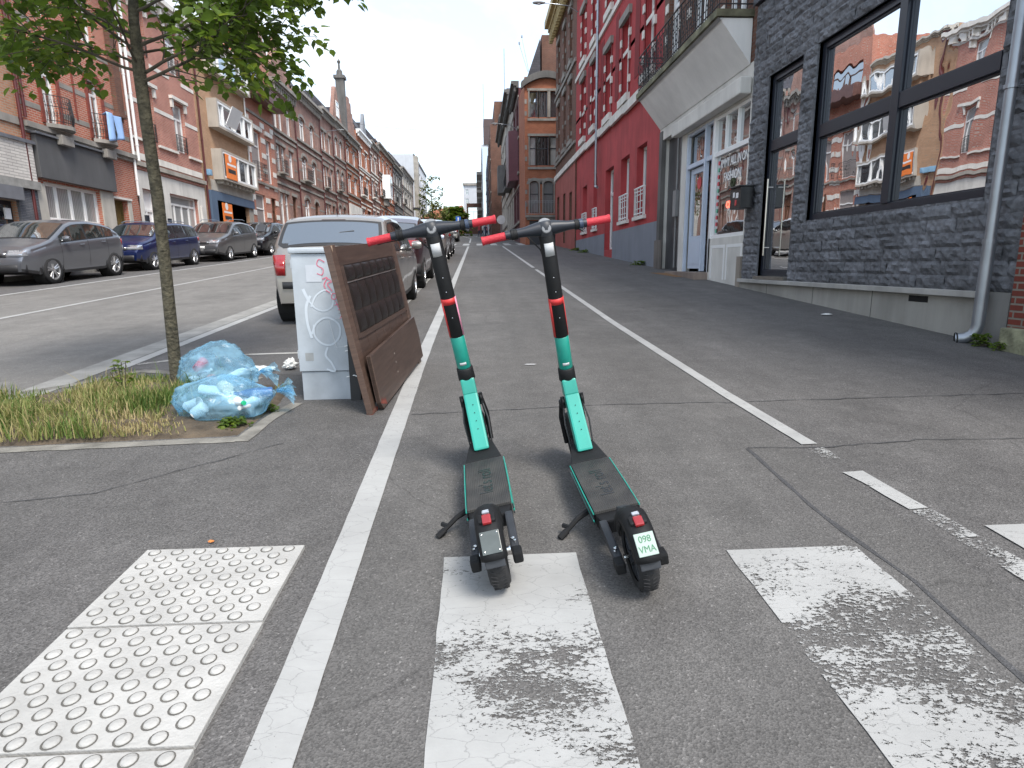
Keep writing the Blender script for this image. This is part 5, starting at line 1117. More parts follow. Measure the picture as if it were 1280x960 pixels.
def spec_cross(L=4.22, H=1.60, W=1.78):
    k = L/4.22; h = H/1.60
    sc = lambda P: [(a*k, b_*h) for a, b_ in P]
    return dict(L=L, W=W, clear=.24, wr=.335, wheels=(.78*k,3.38*k), clad=.14, tum=.28, spokes=5,
      top=sc([(0,.68),(.03,.95),(.08,1.08),(.20,1.18),(.62,1.44),(.95,1.53),(1.6,1.60),(2.2,1.58),(2.5,1.50),(3.25,1.12),(3.5,1.05),(3.95,.95),(4.15,.80),(4.22,.62)]),
      belt=sc([(0,1.08),(.3,1.16),(1.5,1.10),(3.0,1.01),(3.6,.90),(4.22,.75)]), dlo=[(.66*k,1.02*k),(1.08*k,1.84*k),(1.92*k,2.92*k)], wind=(2.48*k,3.22*k), back=(.23*k,.58*k), mirror=2.86*k, handles=(1.2*k,2.15*k), gaps=(1.02*k,1.88*k,2.98*k),
      tail=[(.52,.84,.90*h,1.08*h)], head=[(.40,.80,.72*h,.86*h)],
      extra=[('bumper_lower',0,-.85,.85,.34,.55,PLAS),('number_plate',0,-.26,.26,.74,.85,PLATE),('grille',1,-.40,.40,.70*h,.84*h,PLAS),('lower_intake',1,-.78,.78,.33,.50,PLAS),('number_plate',1,-.26,.26,.52,.63,PLATE),('badge_strip',1,-.4,.4,.775*h,.795*h,CHROME)])
def spec_wagon():
    s = spec_cross(4.5, 1.50, 1.74); s['top'] = [(0,.65),(.03,.92),(.08,1.02),(.16,1.10),(.42,1.40),(.6,1.46),(1.6,1.52),(2.6,1.50),(2.85,1.42),(3.5,1.06),(3.7,1.0),(4.2,.90),(4.42,.76),(4.5,.60)]
    s['belt'] = [(0,1.0),(.3,1.03),(1.5,.99),(3.2,.94),(3.8,.86),(4.5,.72)]; s['dlo'] = [(.42,1.15),(1.22,2.05),(2.12,3.05)]; s['wind'] = (2.87,3.47); s['back'] = (.18,.40); s['mirror'] = 3.0; s['handles'] = (1.4,2.35); s['gaps'] = (1.18,2.08,3.15); s['wheels'] = (.85,3.72); s['wr'] = .315; return s
pitch = math.atan(S)
def at_right(x, y): return (x, y, hz(y)+.006)
RR = (pitch, 0, 0); LR = (-pitch, 0, math.pi)
SILV = paintcar('silver_champagne', (.27,.255,.24), .45, .32); GREYL = paintcar('blue_grey_metallic', (.165,.172,.190), .6); BLUE = paintcar('deep_blue_metallic', (.008,.018,.085), .4); GREYM = paintcar('machine_grey', (.15,.15,.155), .65); BLKC = paintcar('black_car_paint', (.012,.013,.016), .2, .25)
MAR = paintcar('dark_maroon', (.05,.018,.02), .3); GRN = paintcar('pale_grey_paint', (.36,.35,.33), .4); WHC = paintcar('white_car_paint', (.62,.62,.62), 0, .3)
GR_R = 'cars parked beside the cycle path'; GR_L = 'cars parked along the far kerb'
sp = spec_hatch()
c1 = car('silver three-door hatchback nearest the cabinet, its rear facing the camera', sp, SILV, at_right(-1.95, 8.15+1.95), RR, GR_R)
b = MB(); b.tube([(0,-1.15,1.40),(0,-1.22,1.52)], .006, 5); b.build('aerial', PLAS, c1)
b = MB(); b.box(-.16,.16,-1.432,-1.40,1.352,1.372); b.build('high_brake_lamp', mat('dark_lamp', (.06,.01,.01), .3), c1)
b = MB(); b.tube([(.0,-1.70,1.10),(.12,-1.62,1.2),(.3,-1.60,1.22)], .008, 5); b.build('rear_wiper', PLAS, c1)
sx = spec_cross(4.2, 1.50, 1.74); sx['clad'] = 0
c2 = car('dark maroon hatchback parked just ahead of the silver hatchback', sx, MAR, at_right(-2.0, 14.7), RR, GR_R, True)
c3 = car('pale blue grey hatchback third in the row beside the cycle path', spec_hatch(), paintcar('pale_blue_paint', (.25,.33,.42), .4), at_right(-2.05, 19.4), RR, GR_R)
sx = spec_cross(4.3, 1.55, 1.76); sx['clad'] = 0
c4 = car('champagne crossover fourth in the row beside the cycle path', sx, GRN, at_right(-2.0, 24.3), RR, GR_R, True)
c5 = car('last car before the second crossing in the row beside the cycle path', spec_wagon(), GREYM, at_right(-2.0, 29.5), RR, GR_R, True)
c6 = car('pale grey crossover parked beyond the second crossing, rear to the camera', spec_cross(4.3,1.6,1.8), GRN, at_right(-2.6, 59.5), RR, GR_R)
c7 = car('dark car parked beyond the pale grey crossover up the street', spec_wagon(), BLKC, at_right(-2.9, 66), RR, GR_R)
s1 = spec_cross(4.22, 1.53, 1.80)
l1 = car('blue grey metallic crossover at the left edge with silver five-spoke wheels', s1, GREYL, at_right(-11.3, 16.95), LR, GR_L)
l2 = car('deep blue estate car parked behind the thin tree trunk', spec_wagon(), BLUE, at_right(-11.4, 22.2), LR, GR_L)
l3 = car('machine grey crossover with a dark grille in front of the blue garage', spec_cross(4.55, 1.60, 1.84), GREYM, at_right(-11.2, 27.7), LR, GR_L, True)
l4 = car('black crossover parked after the machine grey one', spec_cross(4.4, 1.62, 1.8), BLKC, at_right(-11.2, 32.9), LR, GR_L, True)
l5 = car('dark estate car half hidden behind the silver hatchback, far kerb', spec_wagon(), GREYM, at_right(-11.3, 37.6), LR, GR_L, True)
l6 = car('white crossover at the far left edge, mostly outside the photo', spec_cross(4.2,1.58,1.78), WHC, at_right(-11.5, 11.3), LR, GR_L)
for o in (l2, l3):
    for sg in (1, -1):
        L_ = 4.5; b = MB(); b.tube([(sg*.56,-1.5,1.53 if o is l2 else 1.64),(sg*.58,-1.2,1.57 if o is l2 else 1.69),(sg*.58,.2,1.57 if o is l2 else 1.69),(sg*.56,.5,1.52 if o is l2 else 1.62)], .014, 6); b.build('roof_rail', ZINC, o)

# ------------------------------------------------------------------ the two scooters
TEAL = mat('teal_paint', (.010,.245,.19), .42, var=.13, vs=8, coat=.2); TEAL_LIT = mat('teal_paint_lit', (.024,.30,.24), .42, var=.07, vs=8)  # second teal is the same paint, lightened as if lit, for the upturned neck
SBLK = mat('scooter_black', (.008,.0085,.0095), .62, spec=.3, var=.25, vs=15, bump=.08, bs=90); SBLK2 = mat('scooter_grey_plastic', (.026,.029,.035), .5, var=.25, vs=12); REDG = mat('red_grip_rubber', (.40,.016,.028), .6, var=.06, bump=.25, bs=120)
REDS = mat('red_sticker', (.55,.03,.03), .45, var=.1); PINKS = mat('pink_sticker', (.70,.28,.40), .5, var=.08); LAB = mat('paper_label', (.42,.43,.44), .6, var=.06, vs=30); MINT = mat('mint_plate', (.29,.37,.33), .4, var=.03); PGRN = mat('plate_green', (.02,.16,.07), .5)
def deckmat():
    m, n, l, b = nt('ribbed_deck_rubber'); b.inputs['Base Color'].default_value = (.030,.030,.032,1); b.inputs['Roughness'].default_value = .62
    t = n.new('ShaderNodeTexCoord'); w = n.new('ShaderNodeTexWave'); w.inputs['Scale'].default_value = 40; w.bands_direction = 'X'; l.new(t.outputs['Object'], w.inputs['Vector'])
    bp = n.new('ShaderNodeBump'); bp.inputs['Strength'].default_value = .6; bp.inputs['Distance'].default_value = .002; l.new(w.outputs[0], bp.inputs['Height']); l.new(bp.outputs[0], b.inputs['Normal'])
    no = n.new('ShaderNodeTexNoise'); no.inputs['Scale'].default_value = 7; no.inputs['Detail'].default_value = 9; l.new(t.outputs['Object'], no.inputs['Vector'])
    cr_ = n.new('ShaderNodeValToRGB'); cr_.color_ramp.elements[0].position = .35; cr_.color_ramp.elements[0].color = (.022,.022,.023,1); cr_.color_ramp.elements[1].position = .72; cr_.color_ramp.elements[1].color = (.060,.057,.052,1); l.new(no.outputs[0], cr_.inputs[0]); l.new(cr_.outputs[0], b.inputs['Base Color']); return m
DECK = deckmat()
def scooter(label, loc, rot, plate):
    t = thing('electric_scooter', label, 'scooter', loc, rot, 'parked electric scooters')
    WR = .128; rc = Vector((0,.0,WR)); fc = Vector((0,1.16,WR))
    def wheel(c, w=.035):
        b = MB(); b.lathe([(WR*.70,-w*.85),(WR*.86,-w),(WR*.96,-w*.7),(WR,-w*.25),(WR,w*.25),(WR*.96,w*.7),(WR*.86,w),(WR*.70,w*.85)], c, (1,0,0), 40); ty = b.build('wheel', TYRE, t, smooth=True, sharp=50)
        b = MB(); b.lathe([(WR*.71,-w*.7),(WR*.66,-w*.75),(WR*.60,-w*.4),(WR*.30,-w*.6),(.0001,-w*.75)], c, (1,0,0), 30); b.lathe([(WR*.71,w*.7),(WR*.66,w*.75),(WR*.60,w*.4),(WR*.30,w*.6),(.0001,w*.75)], c, (1,0,0), 30)
        for k in range(10):
            a = 2*math.pi*k/10
            for sg in (1,-1): b.tube([c+Vector((sg*w*.62,math.cos(a)*WR*.25,math.sin(a)*WR*.25)), c+Vector((sg*w*.62,math.cos(a+.3)*WR*.64,math.sin(a+.3)*WR*.64))], .005, 5)
        b.build('hub', SBLK2, ty, smooth=True, sharp=45)
        b = MB()
        for k in range(44):
            a = 2*math.pi*k/44; d1 = Vector((0,math.cos(a),math.sin(a))); d2 = Vector((0,math.cos(a+.07),math.sin(a+.07)))
            for sg in (1,-1): b.tube([c+d1*WR*.985+Vector((sg*w*.75,0,0)), c+d2*WR*1.003+Vector((sg*w*.15,0,0))], .0022, 4)
        b.build('tread', TYRE, ty)
    wheel(rc); wheel(fc)
    # deck: body with sloping nose, rubber mat, teal edge rails
    zt_ = .158; pts = [(-.078,.235),(-.092,.30),(-.094,.80),(-.070,.92),(-.045,.975),(.045,.975),(.070,.92),(.094,.80),(.092,.30),(.078,.235)]
    b = MB(); b.prism([(x*.96,y,.088) for x, y in pts], (0,0,.058)); b.build('deck', SBLK, t, bevel=.008)
    top = [(x, y, zt_-.008) for x, y in pts]
    b = MB(); b.prism([(x*.97,y,.146) for x, y in pts[1:-1] if y < .81], (0,0,.013)); b.build('deck_mat', DECK, t, bevel=.002)
    b = MB(); b.add([(-.090,.802,.146),(.090,.802,.146),(.066,.918,.150),(-.066,.918,.150),(-.089,.802,.160),(.089,.802,.160),(.060,.93,.195),(-.060,.93,.195),(-.036,.985,.21),(.036,.985,.21),(-.045,.985,.14),(.045,.985,.14)], [(4,5,6,7),(7,6,9,8),(0,4,7,3),(1,2,6,5),(3,7,8,10),(2,11,9,6),(10,8,9,11),(0,1,5,4)]); b.build('deck_nose', SBLK, t, bevel=.004)
    for sg in (1,-1):
        b = MB(); b.tube([(sg*.094,.30,.150),(sg*.0965,.5,.151),(sg*.0965,.80,.151)], .0034, 6); b.tube([(sg*.096,.30,.118),(sg*.0975,.80,.118)], .0035, 5); b.build('teal_edge_strip', TEAL, t, smooth=True)
        b = MB(); b.box(sg*.0915 if sg > 0 else -.0975, .0975 if sg > 0 else -.0915, .31, .79, .096, .142); b.build('side_panel', SBLK2, t, bevel=.002)
    LM = mat('raised_deck_letters', (.014,.014,.015), .35)
    put_text("deck_lettering", "let's roll", .085, fmat((.0,.55,.1595), (0,1,0), (-1,0,0)), LM, t, .0008, .95)
    # rear tail blocks either side of the wheel
    for sg in (1,-1):
        b = MB(); x0, x1 = sorted((sg*.056, sg*.088)); b.box8([(x0,.02,.092),(x1,.02,.092),(x1,.24,.10),(x0,.24,.10),(x0,.02,.122),(x1,.02,.122),(x1,.24,.152),(x0,.24,.152)]); b.build('swing_arm', SBLK2, t, bevel=.008)
        b = MB(); x0, x1 = sorted((sg*.058, sg*.094)); b.box(x0,x1,-.030,.024,.078,.122); b.build('arm_cap', SBLK, t, bevel=.008)
        b = MB(); b.lathe([(.007,-.004),(.007,.004),(.0001,.005)], (sg*.070,.06,.129), (0,-.1,1), 8); b.lathe([(.005,-.004),(.005,.004),(.0001,.005)], (sg*.076,.045,.127), (0,-.1,1), 8); b.build('bolt', CHROME, t)
        b = MB(); b.lathe([(.009,-.010),(.009,.010),(.0001,.011)], (sg*.046,0,WR), (1,0,0), 8); b.build('axle_nut', CHROME, t)
    # mudguard
    def guard(c, a0, a1, r, hw, nm, m, thick=.006, taper=.0, hw2=None):
        b = MB(); n = 18; q = [(-1,-.028),(-.93,-.006),(-.6,.006),(-.2,.011),(.2,.011),(.6,.006),(.93,-.006),(1,-.028)]; o = []
        for i in range(n+1):
            a = R(a0+(a1-a0)*i/n); w = hw+((hw2 or hw)-hw)*i/n; d = Vector((0,math.cos(a),math.sin(a)))
            for k, dz in q: o.append(c+d*(r+dz)+Vector((k*w,0,0)))
        b.add(o, [(i*8+k,i*8+k+1,(i+1)*8+k+1,(i+1)*8+k) for i in range(n) for k in range(7)]); return b.build(nm, m, t, smooth=True, solid=thick, sharp=70)
    guard(rc, 18, 160, WR+.026, .047, 'mudguard', SBLK, hw2=.043)
    for sg in (1,-1):
        b = MB(); o = []
        for i in range(13):
            a = R(20+i*9); d = Vector((0,math.cos(a),math.sin(a))); o += [rc+d*(WR+.004)+Vector((sg*.046,0,0)), rc+d*(WR*(.70+.12*math.sin(i/12*3.14)))+Vector((sg*.042,0,0))]
        b.add(o[:14], [(2*i,2*i+1,2*i+3,2*i+2) for i in range(6)]); b.build('guard_side', SBLK, t, smooth=True, solid=.004)
    b = MB(); b.box8([(-.024,.075,.262),(.024,.075,.262),(.024,.20,.170),(-.024,.20,.170),(-.020,.045,.290),(.020,.045,.290),(.022,.19,.222),(-.022,.19,.222)]); b.build('guard_spine', SBLK2, t, bevel=.010)
    # lamp and plate on the back of the guard
    def onguard(a, r, hw, hh, th, nm, m, bev=.004, par=None):
        a = R(a); d = Vector((0,math.cos(a),math.sin(a))); tv = Vector((0,-math.sin(a),math.cos(a)))*-1; c = rc+d*r; X = Vector((1,0,0)); b = MB()
        P = [c-X*hw-tv*hh, c+X*hw-tv*hh, c+X*hw+tv*hh, c-X*hw+tv*hh]; b.prism(P, d*th); o = b.build(nm, m, par or t, bevel=bev); return c+d*(th+.0008), X, -tv, o
    onguard(108, WR+.026, .030, .020, .020, 'lamp_housing', SBLK, .008)
    onguard(112, WR+.040, .016, .020, .014, 'tail_lamp', LAMPR, .006)
    onguard(101, WR+.044, .013, .008, .010, 'lamp_glass', LAMPC, .004)
    c, X, U, o = onguard(139, WR+.036, .033, .038, .004, 'number_plate', MINT if plate else mat('blank_plate', (.075,.088,.085), .3, var=.15, vs=20), .003)
    if plate:
        U = Vector((0,-math.sin(R(139)),math.cos(R(139)))); U = -U if U.z < 0 else U
        put_text('plate_lettering', plate[0], .031, fmat(c+U*.016, X, U), PGRN, o, .0004, .92); put_text('plate_lettering', plate[1], .031, fmat(c-U*.017, X, U), PGRN, o, .0004, .88)
    b = MB()
    if not plate:
        U = Vector((0,math.sin(R(139)),-math.cos(R(139))))
        for sx_ in (1,-1):
            for su in (1,-1): p = c+X*sx_*.025+U*su*.029; b.lathe([(.0025,0),(.002,.0015),(.0001,.002)], p, (0,math.cos(R(139)),math.sin(R(139))), 6)
        b.build('plate_screw', CHROME, t)
    onguard(164, WR+.020, .034, .015, .007, 'mud_flap', SBLK2, .005)
    # kickstand
    b = MB(); b.tube([(-.085,.44,.10),(-.15,.41,.085),(-.225,.375,.046)], [.014,.011,.010], 8); b.tube([(-.205,.383,.056),(-.240,.366,.040)], .014, 8); b.tube([(-.190,.39,.066),(-.215,.41,.072)], .010, 6); b.build('kickstand', SBLK, t, smooth=True)
    # neck: teal beam from deck to hinge, light on its slope put into the colour
    def beam(p, q, w0, w1, d0, d1, nm, m, up=None, bev=.010):
        p, q = Vector(p), Vector(q); ax = (q-p).normalized(); X = Vector((1,0,0)); N = ax.cross(X).normalized(); b = MB()
        b.box8([p-X*w0-N*d0, p+X*w0-N*d0, p+X*w0+N*d0, p-X*w0+N*d0, q-X*w1-N*d1, q+X*w1-N*d1, q+X*w1+N*d1, q-X*w1+N*d1]); return b.build(nm, m, t, bevel=bev)
    nk = beam((0,.895,.17), (0,1.035,.43), .038, .036, .038, .036, 'neck', TEAL_LIT)
    beam((0,1.032,.425), (0,1.055,.505), .036, .036, .037, .036, 'neck_head', TEAL)
    b = MB()
    for i in range(4): p = Vector((0,.895,.17)).lerp(Vector((0,1.035,.43)), .35+.14*i)+Vector((.003,-.0355,.0205)); b.lathe([(.0028,0),(.0001,.001)], p, (0,-.88,.47), 6)
    b.build('neck_hole', BLACK, nk)
    for sg in (1,-1):
        b = MB(); b.lathe([(.016,0),(.018,.004),(.016,.010),(.0001,.011)], (sg*.043,1.02,.405), (sg,0,0), 14); b.tube([(sg*.049,1.02,.43),(sg*.049,1.02,.37)], .010, 6); b.build('hinge_cap', SBLK, t, smooth=True)
        b = MB(); b.tube([(sg*.050,1.11,.37),(sg*.058,1.15,.28),(sg*.052,1.16,.13)], [.010,.013,.012], 8); b.build('fork_leg', SBLK, t, smooth=True)
        b = MB(); b.tube([(sg*.046,1.03,.41),(sg*.062,.985,.30),(sg*.055,.955,.16)], [.004,.005,.004], 6); b.build('brake_cable', PLAS, t, smooth=True)
    b = MB(); b.box(-.058,.058,1.085,1.145,.345,.385); b.build('fork_crown', SBLK, t, bevel=.012)
    guard(fc, 20, 150, WR+.022, .040, 'front_mudguard', SBLK)
    # stem
    A = Vector((0,1.060,.51)); B = Vector((0,.905,1.25)); ax = (B-A).normalized(); Ln = (B-A).length
    back = Vector((0,-1,0)); back = (back-ax*back.dot(ax)).normalized()
    def seg(a, c, r0, r1, nm, m, n=24, par=None, sq=1.0):
        b = MB(); b.tube([A+ax*a, A+ax*(a+.004), A+ax*(c-.004), A+ax*c], [r0*.93, r0, r1, r1*.93], n); return b.build(nm, m, par or t, smooth=True, sharp=60)
    seg(-.085, .02, .036, .036, 'head_tube', TEAL)
    seg(-.005, .062, .043, .041, 'stem_collar', SBLK)
    lower = seg(.062, .235, .0350, .0350, 'lower_stem', TEAL); upper = seg(.235, Ln-.02, .0355, .0345, 'upper_stem', SBLK)
    X = Vector((1,0,0))
    def decal(a, c, h0, h1, nm, m, par, r=.0355):
        b = MB(); o = []; n_ = 8
        for i in range(2):
            for k in range(n_+1): th = R(h0+(h1-h0)*k/n_); o.append(A+ax*(a if i == 0 else c)+(back*math.cos(th)+X*math.sin(th))*r)
        b.add(o, [(k,k+1,k+n_+2,k+n_+1) for k in range(n_)]); return b.build(nm, m, par, smooth=True, solid=.0006)
    decal(.405,.435,-95,95,'red_sticker_band',REDS,upper,.0365); decal(.237,.435,58,100,'pink_sticker' if not plate else 'red_side_sticker',PINKS if not plate else REDS,upper,.0368); decal(.237,.42,-100,-52,'red_side_sticker',REDS,upper,.0365)
    decal(Ln-.115,Ln-.055,-36,36,'paper_label',LAB,upper,.0360)
    decal(.085,.10,-30,25,'worn_mark',LAB,lower,.0355)
    b = MB()
    for q in (.34,.47,.54): b.lathe([(.003,0),(.0001,.0012)], A+ax*q+back*.0357, back, 6)
    b.build('screw', CHROME, upper)
    for sg in (1,-1): decal(.07,.232,sg*78,sg*86,'pale_edge_line',MINT,lower,.0356)
    # handlebar
    H0 = B; hb = lambda x, z=0, y=0: H0+X*x+ax*(z-x*.045)+Vector((0,y,0))
    b = MB(); b.tube([hb(-.185,.0,-.012),hb(-.10,.002,-.006),hb(-.035,.004,0),hb(.035,.004,0),hb(.10,.002,-.006),hb(.185,.0,-.012)], [.018,.021,.032,.032,.021,.018], 16); bar = b.build('handlebar', mat('bar_blue_black', (.008,.011,.018), .42, var=.15), t, smooth=True, sharp=60)
    b = MB(); b.lathe([(.0001,.034),(.022,.032),(.034,.020),(.039,.0),(.037,-.02),(.034,-.03)], hb(0,.006), ax, 22); b.build('stem_head', SBLK2, t, smooth=True)
    b = MB(); b.lathe([(.0001,.006),(.022,.004),(.028,-.002),(.028,-.008)], hb(0,.034), ax+back*.5, 20); b.build('display', mat('display_grey', (.20,.205,.21), .35, var=.1), t, smooth=True)
    b = MB(); b.lathe([(.0001,.004),(.019,.002),(.022,-.003)], hb(0,.012)+back*.033, back+ax*.35, 20); b.build('speaker_disc', mat('disc_grey', (.22,.225,.235), .5, var=.1), t, smooth=True)
    for sg in (1,-1):
        b = MB(); n_ = 14; prof = [(.0165,0),(.0185,.003)]
        for k in range(n_): h = .004+.112*k/(n_-1); prof += [(.0182 if k%2 else .0176, h)]
        prof += [(.0200,.120),(.0195,.126),(.0001,.1265)]; b.lathe(prof, hb(sg*.165,0,-.010), (sg,0,-.02), 20); b.build('grip', REDG, bar, smooth=True, sharp=60)
        b = MB(); b.lathe([(.019,0),(.0235,.003),(.0235,.020),(.019,.023)], hb(sg*.128,0,-.008), (sg,0,0), 18); b.build('lever_clamp', SBLK, bar, smooth=True, sharp=50)
        if sg > 0:
            b = MB(); b.lathe([(.0205,0),(.0225,.002),(.0225,.016),(.0205,.018)], hb(.150,0,-.01), (1,0,0), 16); b.build('throttle_ring', mat('throttle_blue', (.03,.045,.08), .35), bar, smooth=True); b = MB(); b.tube([hb(.150,-.018,-.02),hb(.162,-.030,-.03)], .007, 6); b.build('thumb_throttle', PLAS, bar)
        else:
            b = MB(); b.lathe([(.021,0),(.024,.002),(.024,.013),(.021,.015)], hb(-.145,0,-.01), (-1,0,0), 16); b.build('bell_ring', SBLK, bar, smooth=True)
            b = MB(); b.tube([hb(-.13,-.006,.01),hb(-.15,-.018,.055),hb(-.23,-.020,.06),hb(-.26,-.024,.055)], .0055, 6); b.build('brake_lever', SBLK, bar, smooth=True)
            b = MB(); b.tube([hb(-.12,0,.02),hb(-.08,-.02,.06),hb(-.03,-.09,.05),A+ax*.5+Vector((0,.035,0)),A+ax*.1+Vector((0,.03,0))], .0035, 6); b.build('brake_cable', PLAS, t, smooth=True)
    return t
sp1 = scooter('teal and black electric scooter on the left with a blank rear plate and pink sticker', (.063,1.975,hz(1.975)+.014), (pitch, R(-11.0), R(1.2)), None)
sp2 = scooter('teal and black electric scooter on the right with a mint number plate', (.568,1.93,hz(1.93)+.012), (pitch, R(-10.8), R(1.2)), ('098','VMA'))
# ------------------------------------------------------------------ cabinet and discarded headboard
CAB = mat('cabinet_grey', (.38,.415,.45), .55, var=.14, vs=5, bump=.05); CAB2 = mat('cabinet_base', (.34,.37,.40), .65, var=.2, vs=5)
cx0, cx1, cy0, cy1, cz = -1.345, -.965, 4.50, 4.86, hz(4.5)
t = thing('utility_cabinet', 'pale grey street utility cabinet with white and pink graffiti beside the headboard', 'cabinet', (-1.19,4.68,cz), world_parts=True)
b = MB(); b.box(cx0+.01,cx1-.01,cy0+.012,cy1,cz-.02,cz+.215); b.build('plinth', CAB2, t, bevel=.004)
b = MB(); b.box(cx0,cx1,cy0,cy1,cz+.22,cz+1.08); b.build('door', CAB, t, bevel=.005)
b = MB(); b.box(cx0-.015,cx1+.015,cy0-.02,cy1+.02,cz+1.083,cz+1.125); b.build('lid', CAB, t, bevel=.014)
b = MB(); b.box(cx0+.10,cx0+.21,cy0-.003,cy0-.0005,cz+.88,cz+1.0); b.build('label_panel', mat('cabinet_label', (.46,.49,.53), .6), t)
WG = mat('white_spray_paint', (.52,.57,.62), .6, var=.06); PG = mat('pink_marker', (.62,.10,.17), .5)
STK = []
b = MB(); b.lathe([(.0001,-.004),(.012,-.004),(.014,0)], (cx1-.06,cy0,cz+.66), (0,1,0), 12); b.build('lock', ZINC, t)
b = MB()
for z in (.32,.98): b.box(cx0-.004,cx0+.004,cy0-.004,cy0+.02,cz+z,cz+z+.06)
b.build('hinge', CAB2, t)
b = MB(); b.box(cx0+.05,cx0+.11,cy0-.0016,cy0-.0006,cz+.30,cz+.36); b.build('sticker_residue', mat('residue', (.30,.31,.31), .8, var=.15, vs=10), t)
def stroke(pts, r, m, nm, closed=False):
    b = MB(); P = []
    for i in range(len(pts)-1):
        p0 = pts[max(0,i-1)]; p1 = pts[i]; p2 = pts[i+1]; p3 = pts[min(len(pts)-1,i+2)]
        for k in range(6):
            u = k/6; P.append(tuple(.5*((2*p1[j])+(-p0[j]+p2[j])*u+(2*p0[j]-5*p1[j]+4*p2[j]-p3[j])*u*u+(-p0[j]+3*p1[j]-3*p2[j]+p3[j])*u**3) for j in (0,1)))
    P.append(pts[-1]); o = []; STK.append(1)
    for i, (x, z) in enumerate(P):
        a = P[max(0,i-1)]; c = P[min(len(P)-1,i+1)]; d = Vector((c[0]-a[0], c[1]-a[1])); d = d.normalized() if d.length > 1e-6 else Vector((1,0))
        for sg in (1,-1): o.append((cx0+x-d.y*r*sg, cy0-.0012-.0006*len(STK)-.0004*abs(math.sin(i*.05)), cz+z+d.x*r*sg))
    b.add(o, [(2*i,2*i+1,2*i+3,2*i+2) for i in range(len(P)-1)]); b.build(nm, m, t)
stroke([(.07,.83),(.09,.78),(.11,.74)], .011, WG, 'graffiti_stroke'); stroke([(.12,.70),(.16,.78),(.23,.82),(.28,.78),(.27,.70),(.21,.67),(.15,.69),(.11,.74)], .006, WG, 'graffiti_stroke')
stroke([(.12,.78),(.085,.70),(.085,.58),(.11,.47)], .010, WG, 'graffiti_stroke'); stroke([(.11,.50),(.15,.58),(.23,.62),(.31,.57),(.31,.48),(.25,.42),(.18,.43),(.13,.49),(.13,.57)], .007, WG, 'graffiti_stroke'); stroke([(.22,.40),(.20,.34),(.24,.28),(.26,.22),(.20,.235)], .007, WG, 'graffiti_stroke')
PN = [[(.24,1.02),(.20,1.04),(.185,1.0),(.225,.97),(.215,.93),(.18,.94)],[(.215,.90),(.25,.91),(.225,.86),(.235,.83)],[(.25,.905),(.28,.88),(.25,.865),(.28,.81)],[(.235,.82),(.265,.80)],[(.28,.795),(.305,.79),(.30,.755),(.275,.76),(.28,.795)],[(.30,.74),(.32,.69)],[(.29,.71),(.335,.72)],[(.315,.68),(.345,.66),(.325,.61)],[(.335,.65),(.365,.60)]]
for q in PN: stroke(q, .0028, PG, 'graffiti_tag')
DWOOD = None
def woodmat(name, c):
    m, n, l, b = nt(name); b.inputs['Roughness'].default_value = .45
    t_ = n.new('ShaderNodeTexCoord'); mp_ = n.new('ShaderNodeMapping'); mp_.inputs['Scale'].default_value = (1, .8, 14); l.new(t_.outputs['Object'], mp_.inputs[0])
    no = n.new('ShaderNodeTexNoise'); no.inputs['Scale'].default_value = 3; no.inputs['Detail'].default_value = 8; no.inputs['Roughness'].default_value = .7; l.new(mp_.outputs[0], no.inputs['Vector'])
    cr_ = n.new('ShaderNodeValToRGB'); cr_.color_ramp.elements[0].position = .3; cr_.color_ramp.elements[0].color = tuple(x*.55 for x in c)+(1,); cr_.color_ramp.elements[1].position = .7; cr_.color_ramp.elements[1].color = tuple(x*1.3 for x in c)+(1,); l.new(no.outputs[0], cr_.inputs[0]); l.new(cr_.outputs[0], b.inputs['Base Color']); return m
DW = woodmat('walnut_laminate', (.066,.042,.033)); DW2 = woodmat('walnut_edge', (.095,.060,.046)); LEA = mat('dark_brown_leather', (.014,.0105,.0095), .38, var=.15, bump=.2, bs=150); CHIP = mat('raw_chipboard', (.20,.05,.035), .95, var=.4, vs=30)
ang = math.atan2(.24, 1.66)
yaw_h = -math.atan2(.185, 1.70)
t = thing('headboard', 'dark brown wooden bed headboard with a quilted leather panel leaning on the cabinet', 'headboard', (-.745,4.08,hz(4.08)+.004), (0,0,0))
# local frame: x' along the board (away from camera), z' up the board, n' towards the cycle path
Lh, Hh = 1.70, 1.165
M3 = Matrix.Rotation(yaw_h, 4, 'Z') @ Matrix.Rotation(math.atan(S), 4, 'X') @ Matrix.Rotation(R(-10.0), 4, 'Y')
t.rotation_euler = M3.to_euler()
hb_ = lambda b, y0, y1, z0, z1, x0, x1, **k: b.box(x0, x1, y0, y1, z0, z1)
b = MB(); b.box(-.045,0,0,.10,0,Hh); b.build('post', DW2, t, bevel=.004)
b = MB(); b.box(-.045,0,Lh-.10,Lh,0,Hh); b.build('post', DW2, t, bevel=.004)
b = MB(); b.box(-.042,-.001,.10,Lh-.10,Hh-.14,Hh-.012); b.build('top_rail', DW, t, bevel=.003)
b = MB(); b.box(-.042,-.006,.10,Lh-.10,.05,Hh-.14)
for i in range(1,7): y = .10+(Lh-.2)*i/7; b.box(-.0062,-.0045,y-.002,y+.002,.05,.52)
b.build('lower_panel', DW, t)
rnd = random.Random(3); b = MB()
rows = [(.55,.70),(.705,.90),(.915,1.02)]
for (z0, z1) in rows:
    for i in range(7):
        y0 = .16+(Lh-.32)*i/7; y1 = .16+(Lh-.32)*(i+1)/7
        b.grid(lambda u, v: (-.004+.020*(max(0,math.sin(math.pi*u))**.35)*(max(0,math.sin(math.pi*v))**.4)+.0025*mnoise.noise(Vector((u*4+i,v*4+z0*9,0))), y0+(y1-y0)*u, z0+(z1-z0)*v), 10, 8)
